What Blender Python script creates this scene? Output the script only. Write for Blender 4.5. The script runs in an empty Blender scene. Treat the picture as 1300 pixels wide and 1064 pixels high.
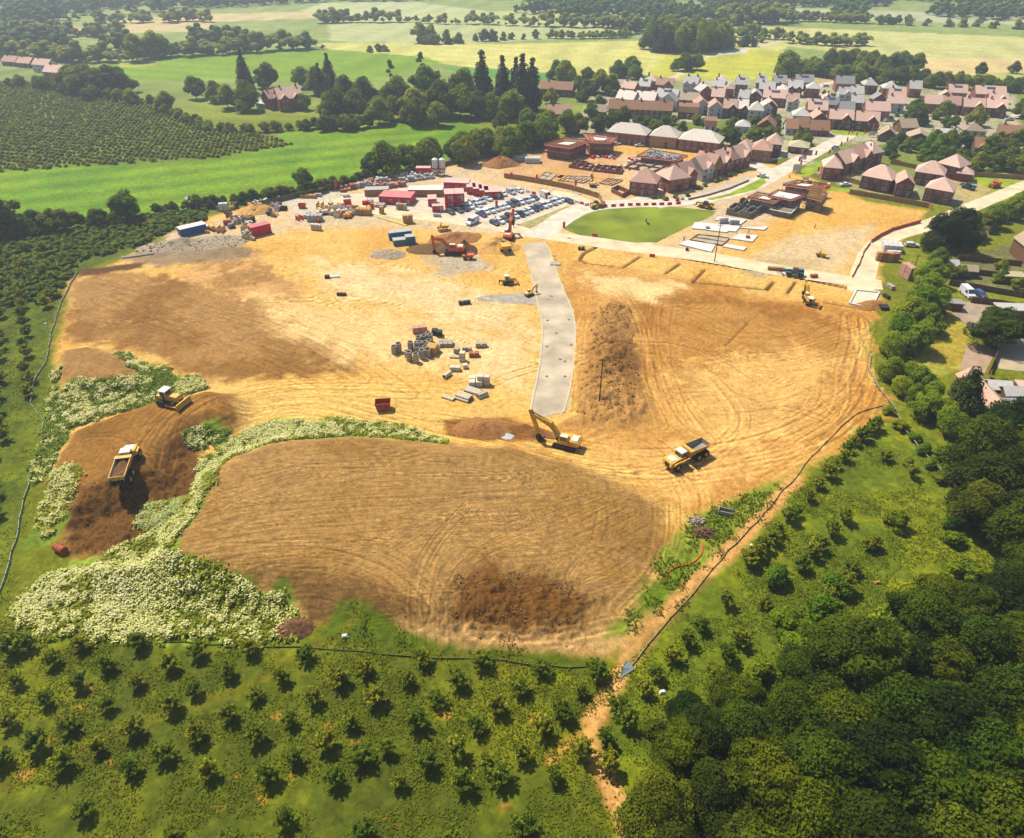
import bpy, math, random
import numpy as np
from mathutils import Vector
random.seed(7)
SC = bpy.context.scene
COL = SC.collection
# ---------------------------------------------------------------- camera geometry (photo pixels -> metres)
FL, CX, CY, CH, YH = 900., 650., 486.5, 88., -105.
PT = math.atan((CY - YH) / FL)
cp, sp = math.cos(PT), math.sin(PT)
def P(x, y, z=0.):
    u = (x - CX) / FL; v = (CY - y) / FL
    t = (CH - z) / (sp - v * cp)
    return (u * t, (cp + v * sp) * t)
def PP(pts, z=0.):
    return np.array([P(a, b, z) for a, b in pts])
def inv(X, Y, z=0.):
    d = Y * cp + (CH - z) * sp
    return (CX + FL * X / d, CY - FL * (Y * sp - (CH - z) * cp) / d)
def head(a, b, z=0.):
    A = P(a[0], a[1], z); B = P(b[0], b[1], z)
    return math.atan2(B[1] - A[1], B[0] - A[0])
# ---------------------------------------------------------------- noise
def vnoise(X, Y, seed=0):
    xi = np.floor(X).astype(np.int64); yi = np.floor(Y).astype(np.int64)
    fx = X - xi; fy = Y - yi
    fx = fx * fx * (3 - 2 * fx); fy = fy * fy * (3 - 2 * fy)
    def h(a, b):
        n = (a * 374761393 + b * 668265263 + seed * 974711) & 0xffffffff
        n = ((n ^ (n >> 13)) * 1274126177) & 0xffffffff
        return ((n ^ (n >> 16)) & 0xffff) / 65535.
    return (h(xi, yi) * (1 - fx) * (1 - fy) + h(xi + 1, yi) * fx * (1 - fy)
            + h(xi, yi + 1) * (1 - fx) * fy + h(xi + 1, yi + 1) * fx * fy)
def fbm(X, Y, s, o=4, seed=0):
    r = np.zeros_like(X); a = 1.; t = 0.
    for i in range(o):
        r += a * vnoise(X / s + 31.7 * i, Y / s - 17.3 * i, seed + i); t += a; a *= .55; s /= 2.03
    return r / t - .5
def sstep(a, b, x):
    t = np.clip((x - a) / (b - a), 0, 1); return t * t * (3 - 2 * t)
def sdpoly(poly, X, Y, marg=15.):
    out = np.full(X.shape, -1e3)
    m = (X > poly[:, 0].min() - marg) & (X < poly[:, 0].max() + marg) & (Y > poly[:, 1].min() - marg) & (Y < poly[:, 1].max() + marg)
    x = X[m]; y = Y[m]
    if x.size == 0: return out
    d2 = np.full(x.shape, 1e12); ins = np.zeros(x.shape, bool)
    n = len(poly)
    for i in range(n):
        ax, ay = poly[i]; bx, by = poly[(i + 1) % n]
        ex, ey = bx - ax, by - ay
        t = np.clip(((x - ax) * ex + (y - ay) * ey) / (ex * ex + ey * ey + 1e-9), 0, 1)
        d2 = np.minimum(d2, (x - ax - t * ex) ** 2 + (y - ay - t * ey) ** 2)
        c = (ay > y) != (by > y)
        if ey != 0: ins ^= c & (x < (y - ay) / ey * ex + ax)
    d = np.sqrt(d2)
    out[m] = np.where(ins, d, -d)
    return out
def dline(pl, X, Y, marg=8.):
    out = np.full(X.shape, 1e3); par = np.zeros(X.shape)
    m = (X > pl[:, 0].min() - marg) & (X < pl[:, 0].max() + marg) & (Y > pl[:, 1].min() - marg) & (Y < pl[:, 1].max() + marg)
    x = X[m]; y = Y[m]
    if x.size == 0: return out, par
    b2 = np.full(x.shape, 1e12); sg = np.zeros(x.shape); sp_ = np.zeros(x.shape); acc = 0.
    for i in range(len(pl) - 1):
        ax, ay = pl[i]; ex, ey = pl[i + 1][0] - ax, pl[i + 1][1] - ay
        t = np.clip(((x - ax) * ex + (y - ay) * ey) / (ex * ex + ey * ey + 1e-9), 0, 1)
        d = (x - ax - t * ex) ** 2 + (y - ay - t * ey) ** 2
        s = np.sign((x - ax) * ey - (y - ay) * ex)
        L = math.hypot(ex, ey); sg = np.where(d < b2, s, sg); sp_ = np.where(d < b2, acc + t * L, sp_); b2 = np.minimum(d, b2); acc += L
    out[m] = np.sqrt(b2) * np.where(sg == 0, 1, sg); par[m] = sp_
    return out, par
def smooth_line(pts, n=3):
    pts = [tuple(p) for p in pts]
    for _ in range(n):
        q = [pts[0]]
        for a, b in zip(pts[:-1], pts[1:]):
            q += [(a[0] * .75 + b[0] * .25, a[1] * .75 + b[1] * .25), (a[0] * .25 + b[0] * .75, a[1] * .25 + b[1] * .75)]
        pts = q + [pts[-1]]
    return pts
# ---------------------------------------------------------------- relief of the site
ZM = 4.2
M1 = PP([(186,712),(232,655),(256,604),(290,577),(345,556),(430,550),(560,556),(640,560),(705,578),(765,595),(832,628),(838,662),(825,715),(785,768),(735,797),(640,806),(560,796),(500,782),(440,768),(372,745),(240,733),(110,722)], 3.)
M2 = PP([(58,606),(98,540),(200,505),(262,492),(300,500),(296,520),(235,540),(205,570),(188,604),(158,612),(125,628),(96,640)], 3.)
M3 = PP([(72,470),(80,440),(112,436),(150,448),(172,466),(168,484),(120,490),(80,486)], 2.)
RID = PP([(728,520),(735,455),(750,395),(775,378),(805,385),(808,430),(812,480),(832,515),(822,535),(760,545),(722,535)], 1.)
RX = P(430, 700, 3)[0]; RX2 = P(840, 650, 2)[0]
def relief(X, Y):
    X = np.asarray(X, float); Y = np.asarray(Y, float)
    w = fbm(X, Y, 9., 3, 5) * 2.2
    f = 1 - .55 * sstep(RX, RX2, X)
    z = ZM * f * sstep(-4.5, 4.5, sdpoly(M1, X, Y, 30) * (.35 + .65 * f) + w)
    z2 = 3.4 * sstep(-4.2, 3.2, sdpoly(M2, X, Y, 30) + w * .7)
    z3 = 2.4 * sstep(-3.5, 4., sdpoly(M3, X, Y, 30) + w * .6)
    z4 = sstep(-2.5, 5., sdpoly(RID, X, Y, 30) + w) * (1.35 + 2.2 * fbm(X, Y, 5., 4, 9))
    z = np.maximum(np.maximum(z, z2), np.maximum(z3, z4))
    return z
def GZ(x, y):
    return float(relief(np.array([x]), np.array([y]))[0])
def PG(x, y):                                   # photo pixel -> point on the ground with its relief
    z = 0.
    for _ in range(4):
        X, Y = P(x, y, z); z = .5 * z + .5 * GZ(X, Y)
    X, Y = P(x, y, z)
    return (X, Y, GZ(X, Y))
# ---------------------------------------------------------------- colour
EX = 1.75
def lin(c, k=1.):
    return tuple(min(.9, k * ((v / 255.) ** 2.2) / EX) for v in c)
# ---------------------------------------------------------------- mesh helpers
def np_mesh(name, V, Fc, attrs=None, cols=None):
    me = bpy.data.meshes.new(name)
    V = np.asarray(V, np.float32); Fc = np.asarray(Fc, np.int32)
    me.vertices.add(len(V)); me.vertices.foreach_set('co', V.ravel())
    n, k = Fc.shape
    me.loops.add(n * k); me.loops.foreach_set('vertex_index', Fc.ravel())
    me.polygons.add(n); me.polygons.foreach_set('loop_start', np.arange(0, n * k, k, dtype=np.int32))
    me.update(calc_edges=True)
    for nm, a in (attrs or {}).items():
        at = me.attributes.new(nm, 'FLOAT', 'POINT'); at.data.foreach_set('value', np.asarray(a, np.float32))
    for nm, c in (cols or {}).items():
        at = me.attributes.new(nm, 'FLOAT_COLOR', 'POINT')
        c4 = np.ones((len(V), 4), np.float32); c4[:, :3] = c
        at.data.foreach_set('color', c4.ravel())
    return me
class MB:
    def __init__(s): s.v = []; s.f = []; s.m = []
    def add(s, vs, fs, mi=0):
        b = len(s.v); s.v += [tuple(v) for v in vs]
        for f in fs: s.f.append([b + i for i in f]); s.m.append(mi)
        return s
    def box(s, cx, cy, cz, sx, sy, sz, rz=0., mi=0, tx=1., ty=1.):   # cz = bottom
        c, n = math.cos(rz), math.sin(rz); vs = []
        for k, (ax, ay) in enumerate([(-1,-1),(1,-1),(1,1),(-1,1)] * 2):
            q = (tx, ty) if k > 3 else (1, 1)
            x, y = ax * sx / 2 * q[0], ay * sy / 2 * q[1]
            vs.append((cx + x * c - y * n, cy + x * n + y * c, cz + (sz if k > 3 else 0)))
        return s.add(vs, [(3,2,1,0),(4,5,6,7),(0,1,5,4),(1,2,6,5),(2,3,7,6),(3,0,4,7)], mi)
    def cyl(s, a, b, r0, r1=None, n=8, mi=0):
        r1 = r0 if r1 is None else r1
        a = Vector(a); b = Vector(b); d = (b - a).normalized()
        u = d.orthogonal().normalized(); w = d.cross(u); vs = []
        for p, r in ((a, r0), (b, r1)):
            for i in range(n):
                t = 2 * math.pi * i / n; vs.append(p + r * (math.cos(t) * u + math.sin(t) * w))
        return s.add(vs, [tuple(range(n))[::-1], tuple(range(n, 2 * n))] + [(i, (i + 1) % n, n + (i + 1) % n, n + i) for i in range(n)], mi)
    def prism(s, pts, y0, y1, mi=0):              # pts (x,z) outline extruded along y
        n = len(pts); vs = [(x, y0, z) for x, z in pts] + [(x, y1, z) for x, z in pts]
        return s.add(vs, [tuple(range(n)), tuple(range(n, 2 * n))[::-1]] + [((i + 1) % n, i, n + i, n + (i + 1) % n) for i in range(n)], mi)
    def slab(s, pts, z0, z1, mi=0):               # pts (x,y)
        n = len(pts); vs = [(x, y, z0) for x, y in pts] + [(x, y, z1) for x, y in pts]
        return s.add(vs, [tuple(range(n))[::-1], tuple(range(n, 2 * n))] + [(i, (i + 1) % n, n + (i + 1) % n, n + i) for i in range(n)], mi)
    def wheel(s, x, y, z, r, w, n=14, mi=0):
        return s.cyl((x, y - w / 2, z), (x, y + w / 2, z), r, r, n, mi)
    def bar(s, a, b, w, h, mi=0):                 # rectangular beam between two points
        a = Vector(a); b = Vector(b); d = (b - a).normalized(); up = Vector((0, 0, 1))
        if abs(d.z) > .98: up = Vector((0, 1, 0))
        r = d.cross(up).normalized(); u = r.cross(d); vs = []
        for p in (a, b):
            for i, j in ((-1,-1),(1,-1),(1,1),(-1,1)): vs.append(p + r * i * w / 2 + u * j * h / 2)
        return s.add(vs, [(3,2,1,0),(4,5,6,7),(0,1,5,4),(1,2,6,5),(2,3,7,6),(3,0,4,7)], mi)
    def mesh(s, name):
        me = bpy.data.meshes.new(name); me.from_pydata(s.v, [], s.f); me.update()
        if any(s.m): me.polygons.foreach_set('material_index', s.m)
        import bmesh
        bm = bmesh.new(); bm.from_mesh(me); bmesh.ops.recalc_face_normals(bm, faces=bm.faces); bm.to_mesh(me); bm.free()
        return me
def link(name, me, mats=None, parent=None, loc=None, rz=0., color=None):
    if isinstance(me, MB): me = me.mesh(name)
    o = bpy.data.objects.new(name, me); COL.objects.link(o)
    if mats is not None and me is not None and not me.materials:
        for m in (mats if isinstance(mats, (list, tuple)) else [mats]): me.materials.append(m)
    if parent: o.parent = parent
    if loc is not None: o.location = loc
    if rz: o.rotation_euler[2] = rz
    if color: o.color = (*color, 1)
    return o
def tag(o, label=None, cat=None, group=None, kind=None):
    for k, v in (('label', label), ('category', cat), ('group', group), ('kind', kind)):
        if v: o[k] = v
    return o
def thing(name, label, cat, loc=(0, 0, 0), rz=0., group=None):
    o = bpy.data.objects.new(name, None); COL.objects.link(o); o.empty_display_size = .3
    o.location = loc; o.rotation_euler[2] = rz
    return tag(o, label, cat, group)
KIDS = {}
def base(n): return n.split('.')[0]
class Proto:
    """builds a thing the first time it is placed, afterwards copies it and its parts"""
    def __init__(s, build): s.b = build; s.root = None
    def put(s, loc, rz=0., label=None, cat=None, group=None, sc=1., colors=None, drop=()):
        if s.root is None:
            r = s.root = s.b(); s.kids = list(r.children) if hasattr(r, 'children') else []
            s.kk = [(k, list(k.children)) for k in s.kids]
            new = [(k, g) for k, g in s.kk]
        else:
            r = s.root.copy(); COL.objects.link(r); new = []
            for k in ('group',):
                if k in r: del r[k]
            for k, gs in s.kk:
                c = k.copy(); COL.objects.link(c); c.parent = r
                g2 = []
                for g in gs:
                    d = g.copy(); COL.objects.link(d); d.parent = c; g2.append(d)
                new.append((c, g2))
        r.location = loc; r.rotation_euler = (0, 0, rz)
        r.scale = (sc, sc, sc) if not isinstance(sc, tuple) else sc
        tag(r, label, cat, group)
        for k, g in new:
            if colors and base(k.name) in colors: k.color = (*colors[base(k.name)], 1)
        if colors and '' in colors: r.color = (*colors[''], 1)
        return r
ORD = ['', 'first', 'second', 'third', 'fourth', 'fifth', 'sixth', 'seventh', 'eighth', 'ninth', 'tenth', 'eleventh', 'twelfth', 'thirteenth', 'fourteenth', 'fifteenth', 'sixteenth', 'seventeenth', 'eighteenth', 'nineteenth']
def nth(n):
    if n < 20: return ORD[n]
    t = ['', '', 'twent', 'thirt', 'fort', 'fift', 'sixt', 'sevent', 'eight', 'ninet'][n // 10] if n < 100 else ''
    if n >= 100: return str(n) + 'th'
    return t + 'ieth' if n % 10 == 0 else t + 'y-' + ORD[n % 10]
# ---------------------------------------------------------------- materials
MATS = {}
def nodes(name):
    m = bpy.data.materials.new(name); m.use_nodes = True
    return m, m.node_tree, m.node_tree.nodes['Principled BSDF']
def mat(name, c, rough=.8, var=.15, scale=1.5, metal=0., bump=0., objcol=False, spec=.3, stripes=None):
    if name in MATS: return MATS[name]
    m, t, b = nodes(name)
    b.inputs['Roughness'].default_value = rough; b.inputs['Metallic'].default_value = metal
    b.inputs['Specular IOR Level'].default_value = spec
    tc = t.nodes.new('ShaderNodeTexCoord')
    n = t.nodes.new('ShaderNodeTexNoise'); n.inputs['Scale'].default_value = scale; n.inputs['Detail'].default_value = 5
    t.links.new(tc.outputs['Object'], n.inputs['Vector'])
    mr = t.nodes.new('ShaderNodeMapRange'); mr.inputs['From Min'].default_value = .3; mr.inputs['From Max'].default_value = .7
    mr.inputs['To Min'].default_value = 1 - var; mr.inputs['To Max'].default_value = 1 + var
    t.links.new(n.outputs[0], mr.inputs[0])
    mx = t.nodes.new('ShaderNodeVectorMath'); mx.operation = 'MULTIPLY'
    if objcol:
        oi = t.nodes.new('ShaderNodeObjectInfo'); t.links.new(oi.outputs['Color'], mx.inputs[0])
    else: mx.inputs[0].default_value = c[:3]
    last = mr.outputs[0]
    if stripes:
        w = t.nodes.new('ShaderNodeTexWave'); w.bands_direction = stripes[0]; w.inputs['Scale'].default_value = stripes[1]
        w.inputs['Distortion'].default_value = .4
        t.links.new(tc.outputs['Object'], w.inputs['Vector'])
        r2 = t.nodes.new('ShaderNodeMapRange'); r2.inputs['To Min'].default_value = 1 - stripes[2]; r2.inputs['To Max'].default_value = 1 + stripes[2] * .4
        t.links.new(w.outputs[1], r2.inputs[0])
        mu = t.nodes.new('ShaderNodeMath'); mu.operation = 'MULTIPLY'; t.links.new(last, mu.inputs[0]); t.links.new(r2.outputs[0], mu.inputs[1]); last = mu.outputs[0]
    t.links.new(last, mx.inputs[1]); t.links.new(mx.outputs[0], b.inputs['Base Color'])
    if bump:
        bp = t.nodes.new('ShaderNodeBump'); bp.inputs['Strength'].default_value = bump; bp.inputs['Distance'].default_value = .1
        t.links.new(n.outputs[0], bp.inputs['Height']); t.links.new(bp.outputs[0], b.inputs['Normal'])
    MATS[name] = m; return m
def leafmat(name, c, c2, trans=.45):
    if name in MATS: return MATS[name]
    m, t, b = nodes(name)
    b.inputs['Roughness'].default_value = .65; b.inputs['Specular IOR Level'].default_value = .1
    a = t.nodes.new('ShaderNodeAttribute'); a.attribute_name = 'lv'
    oi = t.nodes.new('ShaderNodeObjectInfo')
    mix = t.nodes.new('ShaderNodeMix'); mix.data_type = 'RGBA'
    mix.inputs[6].default_value = (*lin(c), 1); mix.inputs[7].default_value = (*lin(c2), 1)
    t.links.new(a.outputs['Fac'], mix.inputs[0])
    hs = t.nodes.new('ShaderNodeHueSaturation')
    r1 = t.nodes.new('ShaderNodeMapRange'); r1.inputs['To Min'].default_value = .462; r1.inputs['To Max'].default_value = .525
    r2 = t.nodes.new('ShaderNodeMapRange'); r2.inputs['To Min'].default_value = 1.25; r2.inputs['To Max'].default_value = .75
    for r in (r1, r2): t.links.new(oi.outputs['Random'], r.inputs[0])
    t.links.new(r1.outputs[0], hs.inputs['Hue']); t.links.new(r2.outputs[0], hs.inputs['Value'])
    t.links.new(mix.outputs[2], hs.inputs['Color']); t.links.new(hs.outputs[0], b.inputs['Base Color'])
    tr = t.nodes.new('ShaderNodeBsdfTranslucent'); t.links.new(hs.outputs[0], tr.inputs['Color'])
    ms = t.nodes.new('ShaderNodeMixShader'); ms.inputs[0].default_value = trans
    t.links.new(b.outputs[0], ms.inputs[1]); t.links.new(tr.outputs[0], ms.inputs[2])
    t.links.new(ms.outputs[0], t.nodes['Material Output'].inputs['Surface'])
    MATS[name] = m; return m
# ================================================================ ground sheet with relief
def build_ground():
    ys = np.concatenate([np.arange(-96, -30, 6.), np.arange(-30, 1190, 1.45)])
    xs = np.arange(-330, 1640, 1.6)
    GX, GY = np.meshgrid(xs, ys)
    u = (GX - CX) / FL; v = (CY - GY) / FL; t = CH / (sp - v * cp)
    X = (u * t).ravel(); Y = ((cp + v * sp) * t).ravel()
    N = len(X)
    col = np.zeros((N, 3)); soil = np.zeros(N)
    n1 = fbm(X, Y, 14., 5, 1); n2 = fbm(X, Y, 3.2, 4, 2); n3 = fbm(X, Y, 45., 4, 3); n4 = fbm(X, Y, 1.1, 3, 4)
    G = lambda c: np.array([(q / 255.) ** 2.2 / EX for q in c])
    col[:] = G((124,128,4)); col *= (1 + .5 * n3 + .35 * n1)[:, None]
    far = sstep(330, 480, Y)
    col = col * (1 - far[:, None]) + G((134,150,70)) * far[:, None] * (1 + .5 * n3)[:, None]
    def paint(pts, c, fe=1.2, warp=1.5, z=0., s=0., var=.25, c2=None, aniso=None):
        nonlocal col, soil
        d = sdpoly(PP(pts, z), X, Y, fe + abs(warp) + 2) + n2 * warp * 2 + n1 * warp
        m = sstep(-fe, fe, d)
        if m.max() <= 0: return
        cc = G(c)[None, :] * (1 + var * (n1 + n2 * .8))[:, None]
        if c2 is not None:
            q = sstep(-.12, .16, n1 + n2 * .5)[:, None]; cc = cc * (1 - q) + G(c2)[None, :] * q * (1 + var * n2)[:, None]
        col = col * (1 - m[:, None]) + cc * m[:, None]
        soil = soil * (1 - m) + s * m
    def line(pts, c, w, fe=.5, z=0., s=0., var=.2, warp=.3, op=1., sm=2):
        nonlocal col, soil
        pl = PP(smooth_line(pts, sm), z)
        d, _ = dline(pl, X, Y, w + fe + 3)
        m = (1 - sstep(w / 2 - fe, w / 2 + fe, np.abs(d) + n2 * warp * 2)) * op
        col = col * (1 - m[:, None]) + G(c)[None, :] * (1 + var * n2)[:, None] * m[:, None]
        soil = soil * (1 - m) + s * m
    H = np.zeros(N)
    def tracks(pts, w, per, amp, z=0., sm=3, fade=.25, rut=.05):
        nonlocal col, H
        pl = PP(smooth_line(pts, sm), z)
        D, S = dline(pl, X, Y, w * .6 + 2); q = np.nonzero(np.abs(D) < w * .6 + 1.5)[0]
        if q.size == 0: return
        d = D[q]; s = S[q]; k = np.zeros(q.size)
        for i in range(max(2, int(w / per * (1.5 if z > 1 else 1.8)))):
            c0 = random.gauss(0, w * .24); sd = random.randint(0, 9999)
            wander = (vnoise(s / 26. + sd, s * 0 + sd * .37, 3) - .5) * w * (.25 if z > 1 else .5) + (vnoise(s / 9. + sd, s * 0 + 7.7, 4) - .5) * (.4 if z > 1 else .8)
            on = sstep(.25, .4, vnoise(s / 13. + sd * .7, s * 0 + 3.3, 5)); sg = random.choice((-1, -1, 1)); ww = random.uniform(.16, .34) * per / 1.9 * (.75 if z > 1 else .85)
            for o in (-.55, .55):
                e = d - c0 - wander - o * per
                k += on * (sg * np.exp(-(e / ww) ** 2) - sg * .45 * np.exp(-((np.abs(e) - ww * 1.9) / ww) ** 2))
        k = np.clip(k, -1.6, 1.6) * (1 - sstep(w * .4, w * .62, np.abs(d)))
        col[q] = col[q] * (1 + amp * 1.9 * k)[:, None]; H[q] += k * rut * .8
    # ---- fields far away
    paint([(-300,-60),(1700,-60),(1700,60),(860,75),(400,60),(-300,110)], (146,160,84), 6, 4, var=.4)
    paint([(415,26),(560,22),(900,24),(960,34),(800,46),(560,56),(420,52)], (186,190,126), 3, 2, var=.1)
    paint([(410,4),(520,2),(620,14),(600,22),(430,24),(380,14)], (190,194,134), 3, 2, var=.12)
    paint([(540,15),(760,13),(930,18),(900,24),(560,24)], (184,192,122), 3, 2, var=.12)
    paint([(400,56),(430,54),(640,56),(860,50),(1000,60),(930,95),(800,98),(640,92),(560,80),(440,72)], (216,208,118), 2, 2, var=.12, c2=(200,196,102))
    paint([(130,26),(260,18),(420,14),(430,22),(270,28),(270,40),(150,42)], (206,186,128), 3, 3, var=.15)
    paint([(-60,32),(140,34),(145,40),(-60,42)], (200,180,118), 3, 2)
    paint([(-60,44),(60,42),(115,48),(60,54),(-60,56)], (176,168,104), 3, 2)
    paint([(140,80),(180,72),(330,62),(410,62),(540,72),(560,80),(500,96),(440,104),(300,98),(170,102),(130,95)], (128,158,34), 2, 2, var=.15)
    paint([(150,78),(200,76),(195,84),(150,86)], (170,170,80), 2, 2)
    paint([(560,86),(640,88),(760,98),(760,106),(600,98)], (96,150,66), 2, 2)
    paint([(960,33),(1130,40),(1320,48),(1320,76),(1160,78),(1100,70),(1010,60),(920,58),(905,46)], (206,202,126), 2, 2, var=.12, c2=(192,190,112))
    paint([(1150,74),(1320,74),(1320,92),(1220,96),(1160,90)], (220,194,130), 2, 2, var=.12)
    paint([(1240,96),(1320,88),(1320,108),(1260,104)], (180,182,96), 2, 2)
    paint([(1000,10),(1320,20),(1320,32),(1180,28),(1000,24)], (184,186,140), 3, 2)
    paint([(850,66),(925,60),(1010,66),(1000,104),(900,106),(820,96)], (200,194,62), 1.5, 2, var=.2, c2=(182,186,72))
    paint([(800,92),(852,100),(845,110),(800,108)], (96,150,60), 1.5, 1)
    paint([(1000,96),(1060,98),(1080,108),(1010,108)], (200,170,110), 2, 2)
    line([(838,106),(866,93),(876,84),(884,76),(915,68),(950,62),(990,52)], (222,202,176), 4.5, 1.2)
    paint([(912,64),(950,61),(950,67),(915,70)], (214,204,190), 1.5, 1)
    # far left orchard ground, vivid field
    paint([(-60,106),(80,106),(190,128),(262,166),(300,166),(372,184),(280,200),(100,214),(-60,224)], (112,132,20), 1.5, 2, var=.5)
    paint([(-200,222),(60,214),(140,211),(280,200),(372,184),(345,170),(400,164),(480,155),(545,153),(602,158),(640,170),(640,188),(560,210),(470,228),(375,252),(260,268),(140,278),(-200,290)], (124,156,0), 1.5, 1, var=.25, c2=(104,144,0))
    d0, _ = dline(PP([(-60,214),(640,150)]), X, Y, 200)
    mm = sstep(0, 3, sdpoly(PP([(-200,222),(140,211),(372,184),(545,153),(640,170),(470,228),(140,278),(-200,290)]), X, Y))
    col *= (1 + .16 * mm * np.cos(d0 / 2.6 + 3 * n3))[:, None]
    # left rows, right meadow, foreground orchard
    paint([(-320,300),(180,272),(230,286),(80,360),(70,440),(20,720),(0,800),(-320,800)], (90,104,0), 2, 2, var=.5, c2=(110,120,4))
    paint([(-320,790),(200,800),(380,800),(540,826),(760,838),(1200,900),(1700,1200),(-320,1200)], (96,106,0), 2, 2, var=.5, c2=(118,122,0))
    paint([(1130,510),(1010,612),(900,730),(780,880),(770,1200),(1700,1200),(1700,560),(1190,560)], (106,120,0), 1.5, 1.5, var=.5, c2=(128,134,2))
    # village and building land
    paint([(700,200),(760,110),(860,100),(1000,104),(1180,112),(1290,120),(1300,200),(1290,250),(1200,262),(1100,250),(1000,200),(860,180)], (196,184,150), 2, 3, var=.35, c2=(150,152,96))
    paint([(1000,180),(1300,190),(1300,240),(1180,235),(1050,215)], (128,140,60), 2, 3, var=.4)
    paint([(760,160),(960,150),(1000,178),(900,172)], (120,136,52), 2, 3, var=.4)
    paint([(1196,212),(1320,214),(1320,246),(1230,262),(1210,240)], (150,160,70), 1.2, 1, var=.3, c2=(190,170,110))
    # ---- the site
    site = [(82,358),(100,350),(140,335),(190,312),(250,290),(262,275),(330,262),(420,238),(480,226),(560,205),(640,190),(690,180),(760,178),(830,186),(950,196),(1000,215),(1050,235),(1100,256),(1178,268),(1150,300),(1118,340),(1118,385),(1104,400),(1104,470),(1122,518),(1060,572),(1012,600),(930,640),(880,660),(850,720),(845,760),(800,825),(735,832),(560,826),(500,800),(380,792),(290,740),(80,700),(88,620),(60,600),(95,530),(72,480),(70,440),(84,400)]
    paint(site, (240,192,104), 1.5, 1.5, s=1., var=.22, c2=(228,172,84))
    paint([(200,300),(330,265),(560,215),(690,190),(800,196),(960,215),(1050,245),(880,330),(680,300),(500,290),(380,290),(250,320)], (222,194,152), 3, 4, s=.9, var=.25, c2=(230,190,130))
    paint([(640,190),(760,186),(800,215),(760,235),(640,222)], (218,170,116), 1.5, 1, s=.8, var=.3)
    paint([(700,330),(860,350),(1010,380),(1100,400),(1100,470),(1118,520),(1010,600),(880,650),(720,560),(720,430)], (224,166,86), 2.5, 6, s=1., var=.35, c2=(196,138,62))
    paint([(800,372),(930,380),(1060,402),(1092,440),(1085,490),(960,520),(850,500),(815,440)], (200,144,70), 2.5, 7, s=1., var=.45, c2=(166,112,46))
    paint([(950,330),(1000,300),(1110,285),(1110,300),(1060,350),(1010,340)], (232,200,148), 3, 4, s=1., var=.2, c2=(206,176,126))
    paint([(930,340),(985,330),(1000,345),(960,352)], (190,170,126), 2, 3, s=1.)
    # brown north-west slope and darker patches
    paint([(80,358),(104,348),(170,345),(260,360),(330,375),(420,410),(470,430),(440,470),(330,480),(260,488),(200,460),(150,440),(90,432),(78,400)], (184,138,78), 3, 7, s=1., var=.4, c2=(152,108,50))
    paint([(250,330),(330,330),(380,360),(380,385),(280,375),(240,350)], (184,136,74), 2, 7, s=1., var=.3, c2=(214,164,100))
    paint([(330,380),(560,400),(640,440),(560,470),(430,450),(350,415)], (242,198,128), 6, 6, s=1., var=.25)
    paint([(400,330),(540,345),(660,390),(670,440),(560,400),(420,370)], (246,206,146), 6, 8, s=1., var=.2)
    paint([(560,440),(670,430),(672,500),(600,480)], (244,204,140), 5, 6, s=1., var=.2)
    paint([(740,345),(860,360),(830,380),(760,372)], (242,204,136), 4, 6, s=1., var=.2)
    paint([(860,470),(1000,440),(1080,460),(1000,560),(880,560)], (234,180,100), 6, 8, s=1., var=.3)
    paint([(760,566),(1000,570),(960,600),(860,640),(800,600)], (232,176,98), 4, 5, s=1., var=.25)
    paint([(150,330),(190,315),(260,305),(330,320),(300,330),(200,338)], (168,142,104), 2, 3, s=1., var=.5, c2=(140,116,84))
    paint([(100,342),(185,332),(180,340),(100,352)], (110,76,40), 1, 1, s=1.)
    paint([(540,325),(600,322),(620,340),(560,350)], (190,172,142), 3, 4, s=.6)
    paint([(340,245),(420,240),(470,262),(380,275)], (214,200,172), 2, 2, s=.5)
    # mounds
    paint([(186,712),(236,650),(262,604),(300,575),(400,545),(560,556),(680,566),(770,592),(840,628),(846,665),(840,720),(800,775),(745,812),(640,820),(540,806),(440,790),(370,770),(290,735)], (180,138,78), 2.5, 2.5, 2.5, s=1., var=.35, c2=(158,118,60))
    paint([(600,720),(700,730),(760,760),(730,800),(640,812),(560,800),(570,750)], (126,88,40), 3, 3, 2, s=1., var=.6, c2=(104,68,28))
    paint([(375,745),(470,760),(540,790),(470,790),(385,785)], (132,98,54), 2, 5, 1, s=1., var=.5)
    paint([(505,800),(600,812),(720,815),(780,800),(800,822),(740,834),(560,828)], (216,170,104), 1.5, 1.5, s=1., var=.3)
    paint([(72,470),(80,440),(112,436),(150,448),(172,466),(168,484),(120,490),(80,486)], (166,124,70), 1.5, 1, 2, s=1., var=.3)
    paint([(88,545),(200,505),(300,490),(300,540),(235,560),(240,600),(205,660),(180,690),(90,700),(78,690),(92,640),(60,605)], (166,118,54), 1.5, 1.5, 2, s=1., var=.5, c2=(138,96,40))
    paint([(88,640),(130,622),(190,600),(235,548),(260,560),(245,640),(190,672),(130,700),(70,700)], (124,86,38), 1.5, 2, 1, s=1., var=.6, c2=(98,66,26))
    paint([(728,520),(735,455),(750,395),(775,378),(805,385),(808,430),(812,480),(832,515),(822,535),(760,545),(722,535)], (196,146,80), 2, 3, 1, s=1., var=.5, c2=(168,120,62))
    paint([(775,378),(805,388),(806,440),(818,500),(795,505),(770,440)], (184,136,74), 1.5, 3, 1.5, s=1., var=.8, c2=(138,98,50))
    paint([(560,532),(640,530),(690,548),(685,560),(620,562),(570,552)], (150,100,44), 1, 1, 0, s=1., var=.6)
    # weeds and grass on the bunds (ground colour under the plants)
    W = (160,178,66)
    for pg, z in WEEDS: paint(pg, W, .8, 2.2, z, s=.2, var=.4, c2=(112,134,40))
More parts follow.
